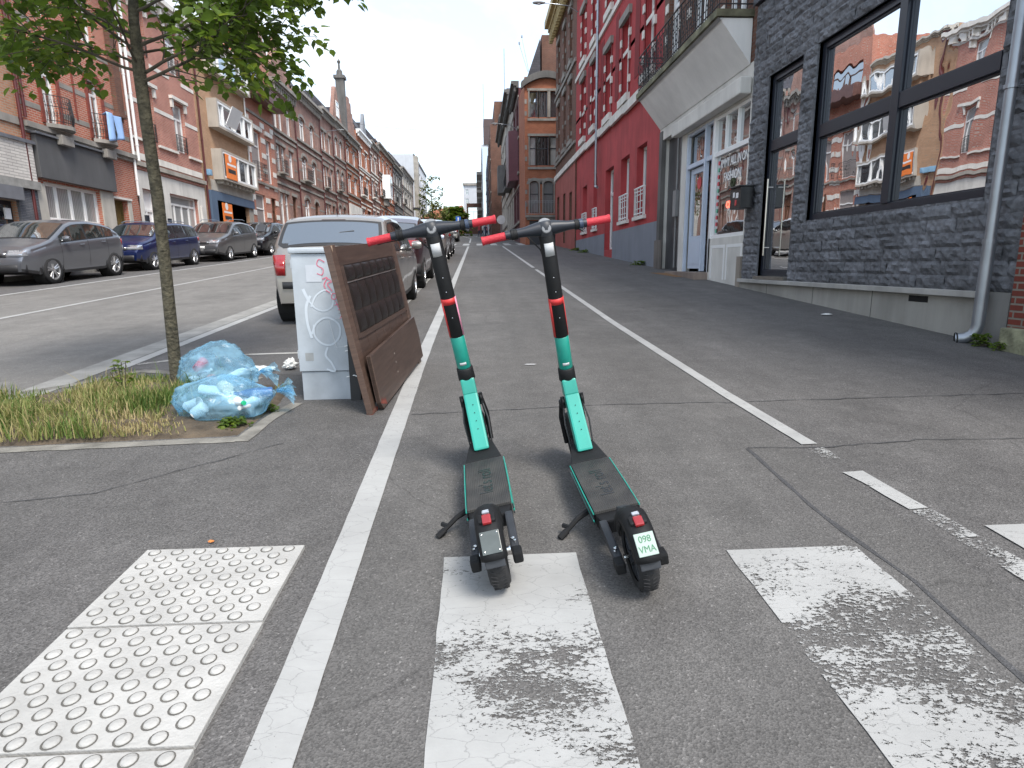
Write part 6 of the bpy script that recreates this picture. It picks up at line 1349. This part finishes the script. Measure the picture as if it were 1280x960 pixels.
b.build('quilted_pad', LEA, t, smooth=True, recalc=True, sharp=80)
b = MB(); b.box(-.0045,.004,.155,Lh-.155,.9025,.9095); b.build('piping_bar', mat('metal_piping', (.30,.28,.27), .35, metal=.7), t)
b = MB(); b.box(-.004,.002,.10,.16,.52,1.025); b.box(-.004,.002,Lh-.16,Lh-.10,.52,1.025); b.box(-.004,.002,.16,Lh-.16,.515,.55); b.build('pad_frame', DW, t)
b = MB()
for i in range(7): b.add([(-.047,.0+.02*i,.0),(.001,.02*i,0),(.001,.02*i+.012,.02+.03*rnd.random()),(-.047,.02*i+.012,.02)], [(0,1,2,3)])
b.build('torn_edge', CHIP, t)
b = MB(); b.add([(.0005,.012,Hh-.005),(.0005,.045,Hh-.005),(.0005,.030,Hh-.05)], [(0,1,2)]); b.build('chipped_corner', mat('chip_pale', (.40,.30,.22), .9), t)
t2 = thing('bed_board', 'loose dark brown bed side board with torn lower corner propped on the headboard', 'board', (-.715,4.10,hz(4.10)+.006), M3.to_euler())
M4 = Matrix.Rotation(yaw_h+R(1.2), 4, 'Z') @ Matrix.Rotation(math.atan(S)+R(1.5), 4, 'X') @ Matrix.Rotation(R(-8.0), 4, 'Y'); t2.rotation_euler = M4.to_euler(); t2.location = (-.690,4.14,hz(4.14)+.01)
b = MB(); b.add([(-.03,0,.06),(-.03,.05,.0),(-.03,1.66,.0),(-.03,1.66,.24),(-.03,1.60,.40),(-.03,0,.40),(0,0,.06),(0,.05,.0),(0,1.66,.0),(0,1.66,.24),(0,1.60,.40),(0,0,.40)], [(0,1,2,3,4,5),(11,10,9,8,7,6)]+[(i,(i+1)%6,(i+1)%6+6,i+6) for i in range(6)]); b.build('panel', DW, t2, bevel=.003)
b = MB(); b.box(-.029,.002,-.0,.012,.065,.4); b.build('edge_strip', DW2, t2)
b = MB()
for i in range(12): y = .012*i; b.add([(.0015,y,.055-.004*i),(.0015,y+.016,.05-.004*i),(.0015,y+.008,.085+.02*rnd.random()-.003*i)], [(0,1,2)])
b.build('torn_corner', CHIP, t2)
b = MB()
for z in (.12,.2,.27): b.lathe([(.008,0),(.0001,.0012)], (.0005,.62+.05*z,z), (1,0,0), 8)
b.build('screw_hole', mat('pale_mark', (.35,.30,.27), .8), t2)
t = thing('wire_bundle', 'thin bent wires holding dark slats between cabinet and headboard', 'wire', (-.95,4.46,hz(4.46)), world_parts=True)
b = MB()
for z in (.42,.385,.19): b.tube([(-1.0,4.49,hz(4.5)+z-.015),(-.94,4.47,hz(4.5)+z),(-.84,4.30,hz(4.5)+z+.004)], .004, 6)
b.tube([(-1.0,4.49,hz(4.5)+.62),(-1.10,4.485,hz(4.5)+.60),(-1.06,4.485,hz(4.5)+.40),(-.99,4.49,hz(4.5)+.405)], .0012, 5); b.build('wire', PVC, t)
b = MB(); b.box(-.975,-.90,4.47,4.86,cz,cz+.72); b.build('dark_slats', PLAS, t)

# ------------------------------------------------------------------ bin bags with their contents
def bagmat():
    m, n, l, b = nt('blue_bag_film'); b.inputs['Base Color'].default_value = (.40,.70,.90,1); b.inputs['Roughness'].default_value = .22; b.inputs['Specular IOR Level'].default_value = .7
    t = n.new('ShaderNodeTexCoord'); 
    no = n.new('ShaderNodeTexNoise'); no.inputs['Scale'].default_value = 7; no.inputs['Detail'].default_value = 3; no.inputs['Distortion'].default_value = 1.2; l.new(t.outputs['Object'], no.inputs['Vector'])
    v = n.new('ShaderNodeTexVoronoi'); v.inputs['Scale'].default_value = 9; v.feature = 'SMOOTH_F1'; l.new(t.outputs['Object'], v.inputs['Vector'])
    ad = n.new('ShaderNodeMath'); ad.operation = 'ADD'; l.new(no.outputs[0], ad.inputs[0]); l.new(v.outputs['Distance'], ad.inputs[1])
    bp = n.new('ShaderNodeBump'); bp.inputs['Strength'].default_value = .9; bp.inputs['Distance'].default_value = .025; l.new(ad.outputs[0], bp.inputs['Height']); l.new(bp.outputs[0], b.inputs['Normal'])
    tl = n.new('ShaderNodeBsdfTranslucent'); tl.inputs['Color'].default_value = (.42,.70,.88,1)
    tr = n.new('ShaderNodeBsdfTransparent'); tr.inputs['Color'].default_value = (.74,.90,.98,1)
    m1 = n.new('ShaderNodeMixShader'); m1.inputs[0].default_value = .35; l.new(b.outputs[0], m1.inputs[1]); l.new(tl.outputs[0], m1.inputs[2])
    mr = n.new('ShaderNodeMapRange'); mr.inputs[1].default_value = .3; mr.inputs[2].default_value = .7; mr.inputs[3].default_value = .85; mr.inputs[4].default_value = .50; l.new(no.outputs[0], mr.inputs[0])
    m2 = n.new('ShaderNodeMixShader'); l.new(mr.outputs[0], m2.inputs[0]); l.new(m1.outputs[0], m2.inputs[1]); l.new(tr.outputs[0], m2.inputs[2]); l.new(m2.outputs[0], n['Material Output'].inputs['Surface']); return m
BAG = bagmat()
def bag(label, c, rx, ry, rz, seed, tie):
    t = thing('rubbish_bag', label, 'rubbish bag', c, group='clear blue rubbish bags by the tree', world_parts=False)
    bm = bmesh.new(); bmesh.ops.create_icosphere(bm, subdivisions=5, radius=1)
    for v in bm.verts:
        p = v.co.copy(); o = Vector((seed*3.1,seed,0)); k = 1+.16*mnoise.noise(p*1.5+o)+.085*(1-abs(mnoise.noise(p*3.2+o))*2.2)+.035*(1-abs(mnoise.noise(p*7+o))*2.4)
        q = Vector((p.x*rx*k, p.y*ry*k, p.z*rz*k))
        if p.z < -.35: q.z = -rz*.55-(abs(p.z)-.35)*.05*rz
        # gathered end towards the tie
        tt = max(0, p.dot(Vector(tie[0]).normalized())-.55)/.45; q = q*(1-.0*tt)+(Vector(tie[1])-q)*tt**2*.85
        v.co = q+Vector((0,0,rz*.6))
    me = bpy.data.meshes.new('film'); bm.to_mesh(me); bm.free(); me.materials.append(BAG)
    for p in me.polygons: p.use_smooth = True
    o = bpy.data.objects.new('film', me); col.objects.link(o); o.parent = t
    b = MB(); e = Vector(tie[1])+Vector((0,0,rz*.6)); rnd = random.Random(seed)
    for k in range(5):
        d = Vector(tie[0]).normalized()+Vector((rnd.uniform(-.9,.9),rnd.uniform(-.9,.9),rnd.uniform(-.6,.9))); d.normalize(); s = d.orthogonal().normalized(); L_ = .10+.06*rnd.random()
        b.grid(lambda u, v: e+d*L_*u+s*(v-.5)*(.02+.075*u)+d.cross(s)*.014*math.sin(v*9+u*5)+Vector((0,0,-.05*u*u)), 6, 6)
    b.build('tied_ends', BAG, t, smooth=True, recalc=False); return t
bz = lambda y: hz(y)+.02
bag('front clear blue rubbish bag full of bottles, lying on the bed edging', (-1.76,4.10,bz(4.10)), .30, .17, .17, 2, ((1,.1,.35),(.36,.03,.05)))
bag('rear clear blue rubbish bag with a crushed red cup, behind the front one', (-2.06,4.76,bz(4.76)), .27, .20, .23, 5, ((1,-.3,.2),(.36,-.08,.02)))
PETC = mat('clear_plastic', (.62,.68,.72), .2, var=.05); GRC = mat('green_cap', (.02,.42,.20), .4); REDP_ = mat('red_cup', (.60,.05,.08), .4, var=.2); WPL = mat('white_plastic', (.72,.74,.74), .35, var=.05); DBL = mat('dark_blue_pack', (.03,.10,.25), .4); ORP = mat('orange_pack', (.60,.16,.08), .5)
def rotm(seed):
    r_ = random.Random(seed); return Matrix.Rotation(r_.uniform(0,6.28), 4, 'Z') @ Matrix.Rotation(r_.uniform(.9,1.7), 4, 'X')
def content(name, label, c, seed, prof, m, cap=None, capm=None, grp='rubbish inside the clear blue bags'):
    t = thing(name, label, name.split('_')[-1], c, rotm(seed).to_euler(), grp)
    b = MB(); b.lathe(prof, (0,0,0), n=18); b.build('body', m, t, smooth=True, sharp=60)
    if cap: b = MB(); b.lathe(cap, (0,0,0), n=14); b.build('cap', capm, t)
BOT = [(.0001,-.1),(.033,-.1),(.036,-.09),(.034,-.03),(.037,0),(.034,.03),(.030,.07),(.013,.115),(.012,.125)]; CAPP = [(.015,.122),(.015,.14),(.0001,.141)]
CUP = [(.0001,-.05),(.028,-.05),(.040,.05),(.043,.052),(.038,.05),(.027,-.045)]; JAR = [(.0001,-.045),(.038,-.045),(.04,-.04),(.04,.04),(.036,.046),(.0001,.046)]
def inb(x, y, z): return (x+.075, y-.02, bz(y)+z) if y < 4.4 else (x+.01, y+.10, bz(y+.12)+z)
content('plastic_bottle', 'clear bottle with a green cap in the middle of the front blue bag', inb(-1.72,4.02,.13), 1, BOT, PETC, CAPP, GRC)
content('plastic_bottle', 'clear bottle lying low at the right end of the front blue bag', inb(-1.62,4.08,.10), 2, BOT, PETC, CAPP, WPL)
content('plastic_cup', 'white cup with its rim showing at the left of the front blue bag', inb(-2.00,4.04,.10), 3, CUP, WPL)
content('plastic_tub', 'round white tub at the bottom left of the front blue bag', inb(-1.94,4.0,.07), 4, JAR, WPL)
content('plastic_tub', 'pale tub near the top of the front blue bag', inb(-1.80,4.10,.20), 5, JAR, mat('cream_plastic', (.62,.58,.46), .4))
content('plastic_bottle', 'dark blue bottle at the right of the front blue bag', inb(-1.60,4.12,.15), 6, BOT, DBL, CAPP, DBL)
content('plastic_bottle', 'clear bottle across the upper part of the front blue bag', inb(-1.88,4.12,.17), 8, BOT, PETC, CAPP, WPL)
content('drink_cup', 'crushed red cup in the rear blue bag', inb(-2.17,4.60,.22), 9, CUP, REDP_)
content('food_pack', 'orange food pack low in the rear blue bag', inb(-2.08,4.58,.10), 10, JAR, ORP)
content('plastic_bottle', 'clear bottle in the left half of the rear blue bag', inb(-2.2,4.64,.12), 11, BOT, PETC, CAPP, WPL)
content('plastic_bottle', 'clear bottle in the right half of the rear blue bag', inb(-1.90,4.62,.14), 12, BOT, PETC, CAPP, DBL)
WP = mat('crumpled_white_paper', (.66,.66,.64), .8, var=.08)
def crumple(label, c, s, seed, m=None, name='paper_scrap', flat=.5, cat='litter'):
    bm = bmesh.new(); bmesh.ops.create_icosphere(bm, subdivisions=3, radius=1)
    for v in bm.verts: p = v.co.copy(); k = .7+.55*abs(mnoise.noise(p*2.1+Vector((seed,0,0))))+.35*mnoise.noise(p*4+Vector((0,seed,0))); v.co = Vector((p.x*s[0]*k,p.y*s[1]*k,p.z*s[2]*k*(1 if p.z > 0 else .4)))
    me = bpy.data.meshes.new(name); bm.to_mesh(me); bm.free(); me.materials.append(m or WP); o = bpy.data.objects.new(name, me); col.objects.link(o); o.location = c; return tag(o, label, cat)
crumple('crumpled white paper bag lying flat beside the cabinet', (-1.98,5.50,hz(5.5)+.02), (.14,.07,.035), 2); crumple('smaller crumpled white wrapper standing against the cabinet side', (-1.74,5.55,hz(5.55)+.04), (.07,.06,.075), 6)
crumple('small torn white and blue wrapper on the pavement before the black stone wall', (4.96,8.33,hz(8.33)+.012), (.085,.05,.018), 9)
crumple('flattened pale disc of chewing gum paper on the cycle path behind the scooters', (.47,5.54,hz(5.54)+.006), (.06,.05,.004), 12, mat('grey_paper', (.30,.30,.30), .9))
for i, (x, y, s_, lb) in enumerate([(-1.12,2.36,.014,'small orange dry leaf at the far edge of the tactile slabs')]):
    crumple(lb, (x,y,hz(y)+.01), (s_,s_*.7,.006), 3, mat('orange_leaf', (.55,.20,.05), .7), 'dry_leaf', cat='leaf')
# ------------------------------------------------------------------ trees
BARK = mat('mossy_bark', (.062,.055,.036), .95, var=.5, vs=22, bump=1, bs=45); BRK2 = mat('twig_bark', (.06,.05,.035), .9, var=.3, vs=20)
def leafmat(name, c, tr=.45):
    m, n, l, b = nt(name); g = n.new('ShaderNodeObjectInfo'); at = n.new('ShaderNodeAttribute'); at.attribute_name = 'tone'
    b.inputs['Roughness'].default_value = .45; b.inputs['Specular IOR Level'].default_value = .4
    cr_ = n.new('ShaderNodeValToRGB'); e = cr_.color_ramp.elements; e[0].position = 0; e[0].color = (c[0]*.55,c[1]*.6,c[2]*.6,1); e[1].position = 1; e[1].color = (c[0]*3.0,c[1]*1.9,c[2]*1.2,1); k = e.new(.6); k.color = (*c,1); k = e.new(.88); k.color = (c[0]*1.5,c[1]*1.25,c[2],1)
    l.new(at.outputs['Fac'], cr_.inputs[0]); l.new(cr_.outputs[0], b.inputs['Base Color']); t = n.new('ShaderNodeBsdfTranslucent'); s_ = n.new('ShaderNodeVectorMath'); s_.operation = 'SCALE'; s_.inputs['Scale'].default_value = 1.7; l.new(cr_.outputs[0], s_.inputs[0]); l.new(s_.outputs[0], t.inputs['Color'])
    ms_ = n.new('ShaderNodeMixShader'); ms_.inputs[0].default_value = tr; l.new(b.outputs[0], ms_.inputs[1]); l.new(t.outputs[0], ms_.inputs[2]); l.new(ms_.outputs[0], n['Material Output'].inputs['Surface']); return m
LEAF = leafmat('linden_leaf', (.095,.150,.020)); LEAF2 = leafmat('sapling_leaf', (.14,.16,.05))
def leaves(spots, size, name, m, parent, seed=1, off=None):
    """every spot gets one folded, pointed leaf of its own size and tone"""
    rng = np.random.default_rng(seed); n = len(spots); prof = np.array([(0,0,0),(.38,.30,.10),(.50,.72,.05),(0,.62,-.06),(-.50,.72,.05),(-.38,.30,.10),(.22,1.02,-.02),(-.22,1.02,-.02),(0,1.32,-.16)])
    F_ = [(0,1,2,3),(0,3,4,5),(3,2,6,8),(3,8,7,4)]
    V = np.zeros((n,9,3)); tone = rng.beta(2,2.4,n)
    for i, (p, d) in enumerate(spots):
        d = Vector(d); yaw = rng.uniform(0,2*math.pi); base = Vector((math.cos(yaw),math.sin(yaw),rng.uniform(-1.1,.15))).normalized(); base = (base+d*.5).normalized(); s_ = base.cross(Vector((rng.normal(0,.35),rng.normal(0,.35),1))).normalized(); u_ = s_.cross(base)
        k = size*rng.uniform(.6,1.25); A = np.array([s_, base, u_]); V[i] = (prof*k)@A+np.array(p)
    me = bpy.data.meshes.new(name); o_ = np.array(parent['_o']) if parent.get('_o') else 0
    me.from_pydata((V.reshape(-1,3)-o_).tolist(), [], [tuple(i*9+q for q in f) for i in range(n) for f in F_])
    a = me.attributes.new('tone', 'FLOAT', 'POINT'); a.data.foreach_set('value', np.repeat(tone, 9).astype(np.float32)); me.materials.append(m)
    for p in me.polygons: p.use_smooth = True
    o = bpy.data.objects.new(name, me); col.objects.link(o); o.parent = parent; return o
def tree(label, base, trunk, limbs, size, per, m, seed, tw=.35, tip=.006, name='street_tree'):
    """limbs: (height index on trunk, direction, length, radius)"""
    rnd = random.Random(seed); t = thing(name, label, 'tree', base, world_parts=True); B_ = Vector(base)
    b = MB(); P = [B_+Vector(p[:3]) for p in trunk]; b.tube(P, [p[3] for p in trunk], 14); b.lathe([(trunk[0][3]*1.5,-.02),(trunk[0][3]*1.15,.05),(trunk[0][3]*.9,.12)], B_, n=12); b.build('trunk', BARK, t, smooth=True)
    br = MB(); spots = []
    def grow(p, d, L, r, lev):
        n = max(3, int(L/.09)); pts = [p]; q = p
        for i in range(n):
            d = (d+Vector((rnd.gauss(0,.10),rnd.gauss(0,.10),rnd.gauss(.02,.06)))).normalized(); q = q+d*L/n; pts.append(q)
            f = (i+1)/n
            if lev < 2 and f > .15 and rnd.random() < (.85 if lev == 0 else .5):
                s_ = d.cross(Vector((rnd.gauss(0,1),rnd.gauss(0,1),rnd.gauss(0,1)))).normalized(); grow(q, (d*.75+s_*.8+Vector((0,0,rnd.uniform(-.06,.35)))).normalized(), L*(.28+.3*rnd.random())*(1.15-f*.5), r*.5*(1-f*.5), lev+1)
            if f > (.35 if lev == 0 else .1):
                for k in range(per): spots.append((q+Vector((rnd.gauss(0,.035),rnd.gauss(0,.035),rnd.gauss(-.01,.03))), d))
        br.tube(pts, [max(tip*.35, r*(1-.85*i/n)) for i in range(n+1)], 6)
    for (pt, d, L, r) in limbs: grow(B_+Vector(pt), Vector(d).normalized(), L, r, 0)
    br.build('limbs', BRK2, t, smooth=True); leaves(spots, size, 'crown', m, t, seed); return t
trk = [(0,0,-.05,.050),(.004,.0,.3,.045),(.012,.01,.9,.043),(.02,.01,1.5,.043),(.01,.0,2.0,.042),(.005,0,2.35,.043),(.0,.02,2.7,.034),(.03,.05,3.2,.028),(.0,.03,3.9,.02),(.02,0,4.6,.01)]
rl = random.Random(11); limbs = [((0,0,2.28),(1,-.12,.20),1.15,.013),((0,0,2.33),(.9,.5,.42),1.25,.013),((0,0,2.36),(-1,-.18,.10),1.35,.011),((0,0,2.42),(-.8,.6,.3),1.5,.011),((0,0,2.40),(.35,-1,.3),1.1,.010),((0,0,2.5),(-.4,-.9,.4),1.1,.010),
  ((0,0,2.52),(1,.1,.55),1.3,.013),((0,0,2.6),(-1,0,.5),1.6,.011),((0,0,2.48),(.3,1,.35),1.5,.011)]
for i in range(13):
    a = i*2.4; z = 2.75+i*.14; limbs.append(((.01,.02,z),(math.cos(a),math.sin(a),.35+.25*rl.random()),1.55-.07*i,.010))
tree('young broad-leaved street tree with a thin mossy trunk by the rubbish bags', (-2.395,4.80,hz(4.8)), trk, limbs, .060, 3, LEAF, 5)
st = [(0,0,0,.05),(0,0,1.2,.045),(.03,0,2.4,.03),(0,0,4.4,.01)]; sl = [((0,0,1.1+.22*i),(math.cos(i*2.3),math.sin(i*2.3),.75),1.35-.055*i,.02) for i in range(15)]
tree('thin sapling with sparse pale leaves between the cars and the second crossing', (-2.95,41.5,hz(41.5)), st, sl, .12, 1, LEAF2, 9, name='sapling')
def bush(label, c, rx, rz, n, sz, m, seed, cat='plant', name='bush'):
    rnd = random.Random(seed); t = thing(name, label, cat, c, world_parts=True); sp = []; b = MB()
    for i in range(n):
        a = rnd.uniform(0,6.28); h = rnd.random()**.8; r_ = rx*math.sqrt(rnd.random())*(1-.5*h); sp.append(((c[0]+r_*math.cos(a), c[1]+r_*math.sin(a), c[2]+rz*h), (math.cos(a)*.3,math.sin(a)*.3,.6)))
        if i % 6 == 0: b.tube([c, sp[-1][0]], .003*max(1,sz*8), 4)
    b.build('stems', BRK2, t); leaves(sp, sz, 'foliage', m, t, seed)
bush('round hedge bush far down by the low red roofed house', (-3.6,100,hz(100)), 3, 4.5, 900, .6, LEAF, 3)
bush('small green weed growing at the foot of the drainpipe', (5.25,5.97,hz(5.97)), .10, .13, 130, .035, LEAF, 4, name='weed')
bush('green weed between the rubbish bag and the bed edging', (-1.62,3.90,hz(3.9)), .12, .06, 140, .03, LEAF, 31, name='weed')
bush('leafy weed at the near right corner of the tree bed', (-1.52,4.22,hz(4.22)), .09, .06, 100, .028, LEAF, 32, name='weed')
bush('tall weed rising out of the grass left of the tree trunk', (-2.75,4.7,hz(4.7)), .12, .30, 70, .035, LEAF, 33, name='weed')
bush('low weed at the mossy stone foot by the right edge', (5.27,5.75,hz(5.75)), .09, .08, 80, .03, LEAF, 14, name='weed')
for i, (x, y, lb) in enumerate([(5.48,20.2,'weeds along the grey base near the dark pier'),(5.46,33.5,'weeds at the far end of the red painted house'),(5.45,30.8,'weeds below the fourth ground floor window of the red house')]): bush(lb, (x,y,hz(y)), .45, .14, 160, .07, LEAF, 20+i, name='weed')
# ------------------------------------------------------------------ grass in the tree bed
def grass():
    rng = np.random.default_rng(3); vs = []; fs = []; tone = []; N = 0
    while N < 9500:
        x = rng.uniform(-4.4,-1.5); y = rng.uniform(3.6,5.2)
        if not inbed(x, y): continue
        dn = mnoise.noise(Vector((x*2.6,y*2.6,0)))+.25
        if x > -2.15: dn -= .5
        if x > -1.75: dn -= .2
        if rng.random() > .42+dn*1.1: continue
        hh = (.05+.14*max(0, mnoise.noise(Vector((x*1.7+5,y*1.7,2)))+.35))*rng.uniform(.5,1.3)
        if rng.random() < .02: hh *= 2.0
        if x > -2.1: hh *= .5
        a = rng.uniform(0,6.28); ln = rng.uniform(.1,.75); w = rng.uniform(.0022,.0048); dx, dy = math.cos(a)*hh*ln, math.sin(a)*hh*ln; px, py = -math.sin(a)*w, math.cos(a)*w; z = hz(y)+.03; o = len(vs)
        vs += [(x-px,y-py,z),(x+px,y+py,z),(x+dx*.35-px*.8,y+dy*.35-py*.8,z+hh*.55),(x+dx*.35+px*.8,y+dy*.35+py*.8,z+hh*.55),(x+dx,y+dy,z+hh*(1-.25*ln))]; fs += [(o,o+1,o+3,o+2),(o+2,o+3,o+4)]
        tn = .5*mnoise.noise(Vector((x*2.2,y*2.2,7)))+.60+rng.normal(0,.18); tone += [tn]*5; N += 1
    me = bpy.data.meshes.new('grass'); me.from_pydata(vs, [], fs); a = me.attributes.new('tone', 'FLOAT', 'POINT'); a.data.foreach_set('value', np.clip(np.array(tone),0,1).astype(np.float32))
    m, n, l, b = nt('grass_blades'); at = n.new('ShaderNodeAttribute'); at.attribute_name = 'tone'; cr_ = n.new('ShaderNodeValToRGB'); e = cr_.color_ramp.elements
    e[0].position = .1; e[0].color = (.055,.115,.018,1); e[1].position = .95; e[1].color = (.42,.33,.17,1); k = e.new(.42); k.color = (.12,.19,.035,1); k = e.new(.62); k.color = (.27,.26,.09,1)
    l.new(at.outputs['Fac'], cr_.inputs[0]); l.new(cr_.outputs[0], b.inputs['Base Color']); b.inputs['Roughness'].default_value = .7
    t = n.new('ShaderNodeBsdfTranslucent'); l.new(cr_.outputs[0], t.inputs['Color']); ms_ = n.new('ShaderNodeMixShader'); ms_.inputs[0].default_value = .35; l.new(b.outputs[0], ms_.inputs[1]); l.new(t.outputs[0], ms_.inputs[2]); l.new(ms_.outputs[0], n['Material Output'].inputs['Surface'])
    me.materials.append(m); o = bpy.data.objects.new('grass', me); col.objects.link(o); tag(o, 'half dry uncut grass and weeds filling the tree bed', 'grass'); o['kind'] = 'stuff'
grass()
# ------------------------------------------------------------------ lamps, sign, wires, people
def wall_lamp(label, F, u, v, reach, scale=1):
    t = thing('street_lamp', label, 'street lamp', F(u,v,0), group='lamps on brackets fixed to the facades', world_parts=True)
    b = MB(); b.tube([F(u,v-.3,.0),F(u,v,reach*.3),F(u,v+.12,reach)], [.03,.028,.022], 8); b.build('bracket', ZINC, t, smooth=True)
    b = MB(); c = Vector(F(u,v+.12,reach+.3)); d = (Vector(F(u,0,1))-Vector(F(u,0,0))).normalized(); b.lathe([(.001,-.36),(.06,-.32),(.12,-.1),(.13,.1),(.09,.28),(.001,.34)], c, d, 12)
    for i, p in enumerate(b.v): b.v[i] = (p[0], p[1], c.z+(p[2]-c.z)*.55)
    hd = b.build('lamp_head', GREYF, t, smooth=True); b = MB(); b.lathe([(.10,0),(.09,-.05),(.001,-.08)], c-Vector((0,0,.02)), (0,0,1), 12); b.build('lamp_glass', WHT, hd)
wall_lamp('grey street lamp reaching out from the brown brick house near the top of the photo', FR, 34.0, 14.3, 1.75)
wall_lamp('street lamp on the maroon house farther up the right side', FM, 56, 13.2, 1.5); wall_lamp('street lamp on the rose grey houses of the left side', FL, 58.5, 13.2, 1.6)
t = thing('round_sign', 'back of a small round traffic sign on a pole before the right row', 'traffic sign', (2.05,52,hz(52)), world_parts=True)
b = MB(); b.tube([(2.05,52,hz(52)),(2.05,52,hz(52)+2.1)], .035, 8); b.build('pole', ZINC, t); b = MB(); b.lathe([(.0001,0),(.36,0),(.36,.03),(.0001,.03)], (2.05,51.95,hz(52)+1.9), (0,-1,0), 20); b.build('disc', mat('sign_grey', (.5,.5,.5), .5), t)
t = thing('blue_sign', 'small blue rectangular traffic sign beside the sapling far down the street', 'traffic sign', (-2.2,75,hz(75)), world_parts=True)
b = MB(); b.tube([(-2.2,75,hz(75)),(-2.2,75,hz(75)+2.7)], .05, 8); b.build('pole', ZINC, t); b = MB(); b.box(-2.5,-1.9,74.9,74.95,hz(75)+1.9,hz(75)+2.6); b.build('panel', mat('sign_blue', (.02,.12,.5), .5), t); b = MB(); b.box(-2.27,-2.13,74.88,74.899,hz(75)+2.0,hz(75)+2.5); b.build('arrow', WHT, t)
t = thing('lamp_column', 'thin grey pole with a crossarm at the end of the left row', 'pole', (-9.6,112,hz(112)), world_parts=True)
b = MB(); b.tube([(-9.6,112,hz(112)),(-9.6,112,hz(112)+6)], .12, 8); b.tube([(-9.6,112,hz(112)+5.2),(-3,112,hz(112)+5)], .04, 6); b.build('pole', ZINC, t); b = MB(); b.box(-11.3,-10.0,111.9,112.1,hz(112)+4.4,hz(112)+4.9); b.build('panel', BLK, t)
for i, (y, z0, z1, lb) in enumerate([(62,15,15.5,'thin overhead wire nearest across the sky'),(90,19.6,20,'thin overhead wire farther across the sky')]):
    b = MB(); b.tube([(-14+19*q, y+q*3, z0+(z1-z0)*q-.9*math.sin(math.pi*q)) for q in np.linspace(0,1,14)], .012, 5); tag(b.build('overhead_wire', PLAS), lb, 'wire')
def person(label, x, y, top, legs, seed, skirt=False):
    t = thing('person', label, 'person', (x,y,hz(y)), (0,0,random.Random(seed).uniform(0,6)), 'people far up the street')
    J = {'pel':(0,0,.95),'ch':(0,.01,1.28),'nk':(0,0,1.47),'hd':(0,.02,1.56),'hd2':(0,.02,1.72),'sl':(-.19,0,1.40),'sr':(.19,0,1.40),'el':(-.25,-.02,1.13),'er':(.25,.05,1.13),'hl':(-.27,.06,.88),'hr':(.26,.16,.92),'kl':(-.10,.10,.50),'kr':(.10,-.04,.50),'fl':(-.10,.12,.06),'fr':(.10,-.22,.08),'tl':(-.10,.26,.03),'tr':(.10,-.10,.03)}
    R_ = dict(pel=.15,ch=.16,nk=.06,hd=.09,hd2=.08,sl=.07,sr=.07,el=.05,er=.05,hl=.04,hr=.04,kl=.075,kr=.075,fl=.05,fr=.05,tl=.04,tr=.04); K = list(J); E_ = [('pel','ch'),('ch','nk'),('nk','hd'),('hd','hd2'),('ch','sl'),('ch','sr'),('sl','el'),('sr','er'),('el','hl'),('er','hr'),('pel','kl'),('pel','kr'),('kl','fl'),('kr','fr'),('fl','tl'),('fr','tr')]
    me = bpy.data.meshes.new('body'); me.from_pydata([J[k] for k in K], [(K.index(a),K.index(c)) for a, c in E_], []); o = bpy.data.objects.new('body', me); col.objects.link(o); o.modifiers.new('s', 'SKIN'); 
    for i, k in enumerate(K): v = me.skin_vertices[0].data[i]; v.radius = (R_[k], R_[k]*.8); v.use_root = (k == 'pel')
    s_ = o.modifiers.new('u', 'SUBSURF'); s_.levels = 1; s_.render_levels = 1
    bpy.context.view_layer.update(); m2 = bpy.data.meshes.new_from_object(o.evaluated_get(bpy.context.evaluated_depsgraph_get())); o.modifiers.clear(); o.data = m2; o.parent = t
    SK = mat('skin', (.42,.25,.18), .6); HR = mat('dark_hair', (.03,.02,.015), .7); m2.materials.clear(); [m2.materials.append(q) for q in (SK, top, legs, HR)]
    for p in m2.polygons: z = p.center.z; p.material_index = 3 if z > 1.66 or (z > 1.56 and p.center.y < 0) else 0 if z > 1.46 else 0 if (abs(p.center.x) > .22 and z < 1.0) else 1 if z > .93 else 2; p.use_smooth = True
REDC = mat('red_jacket', (.35,.04,.05), .8); DKB = mat('dark_trousers', (.03,.035,.06), .8); WHS = mat('white_shirt', (.6,.6,.6), .8); PKC = mat('pink_top', (.55,.25,.30), .8)
person('distant person in a red jacket walking up the street', .35, 88, REDC, DKB, 1); person('distant person in a dark coat beside the red jacket', 1.2, 86, DKB, DKB, 2); person('distant person in a white shirt near the right row', .9, 95, WHS, DKB, 3); person('distant person in a pink top at the kerb', 1.5, 92, PKC, DKB, 4)
for o in bpy.data.objects:
    if o.get('_o') is not None: del o['_o']
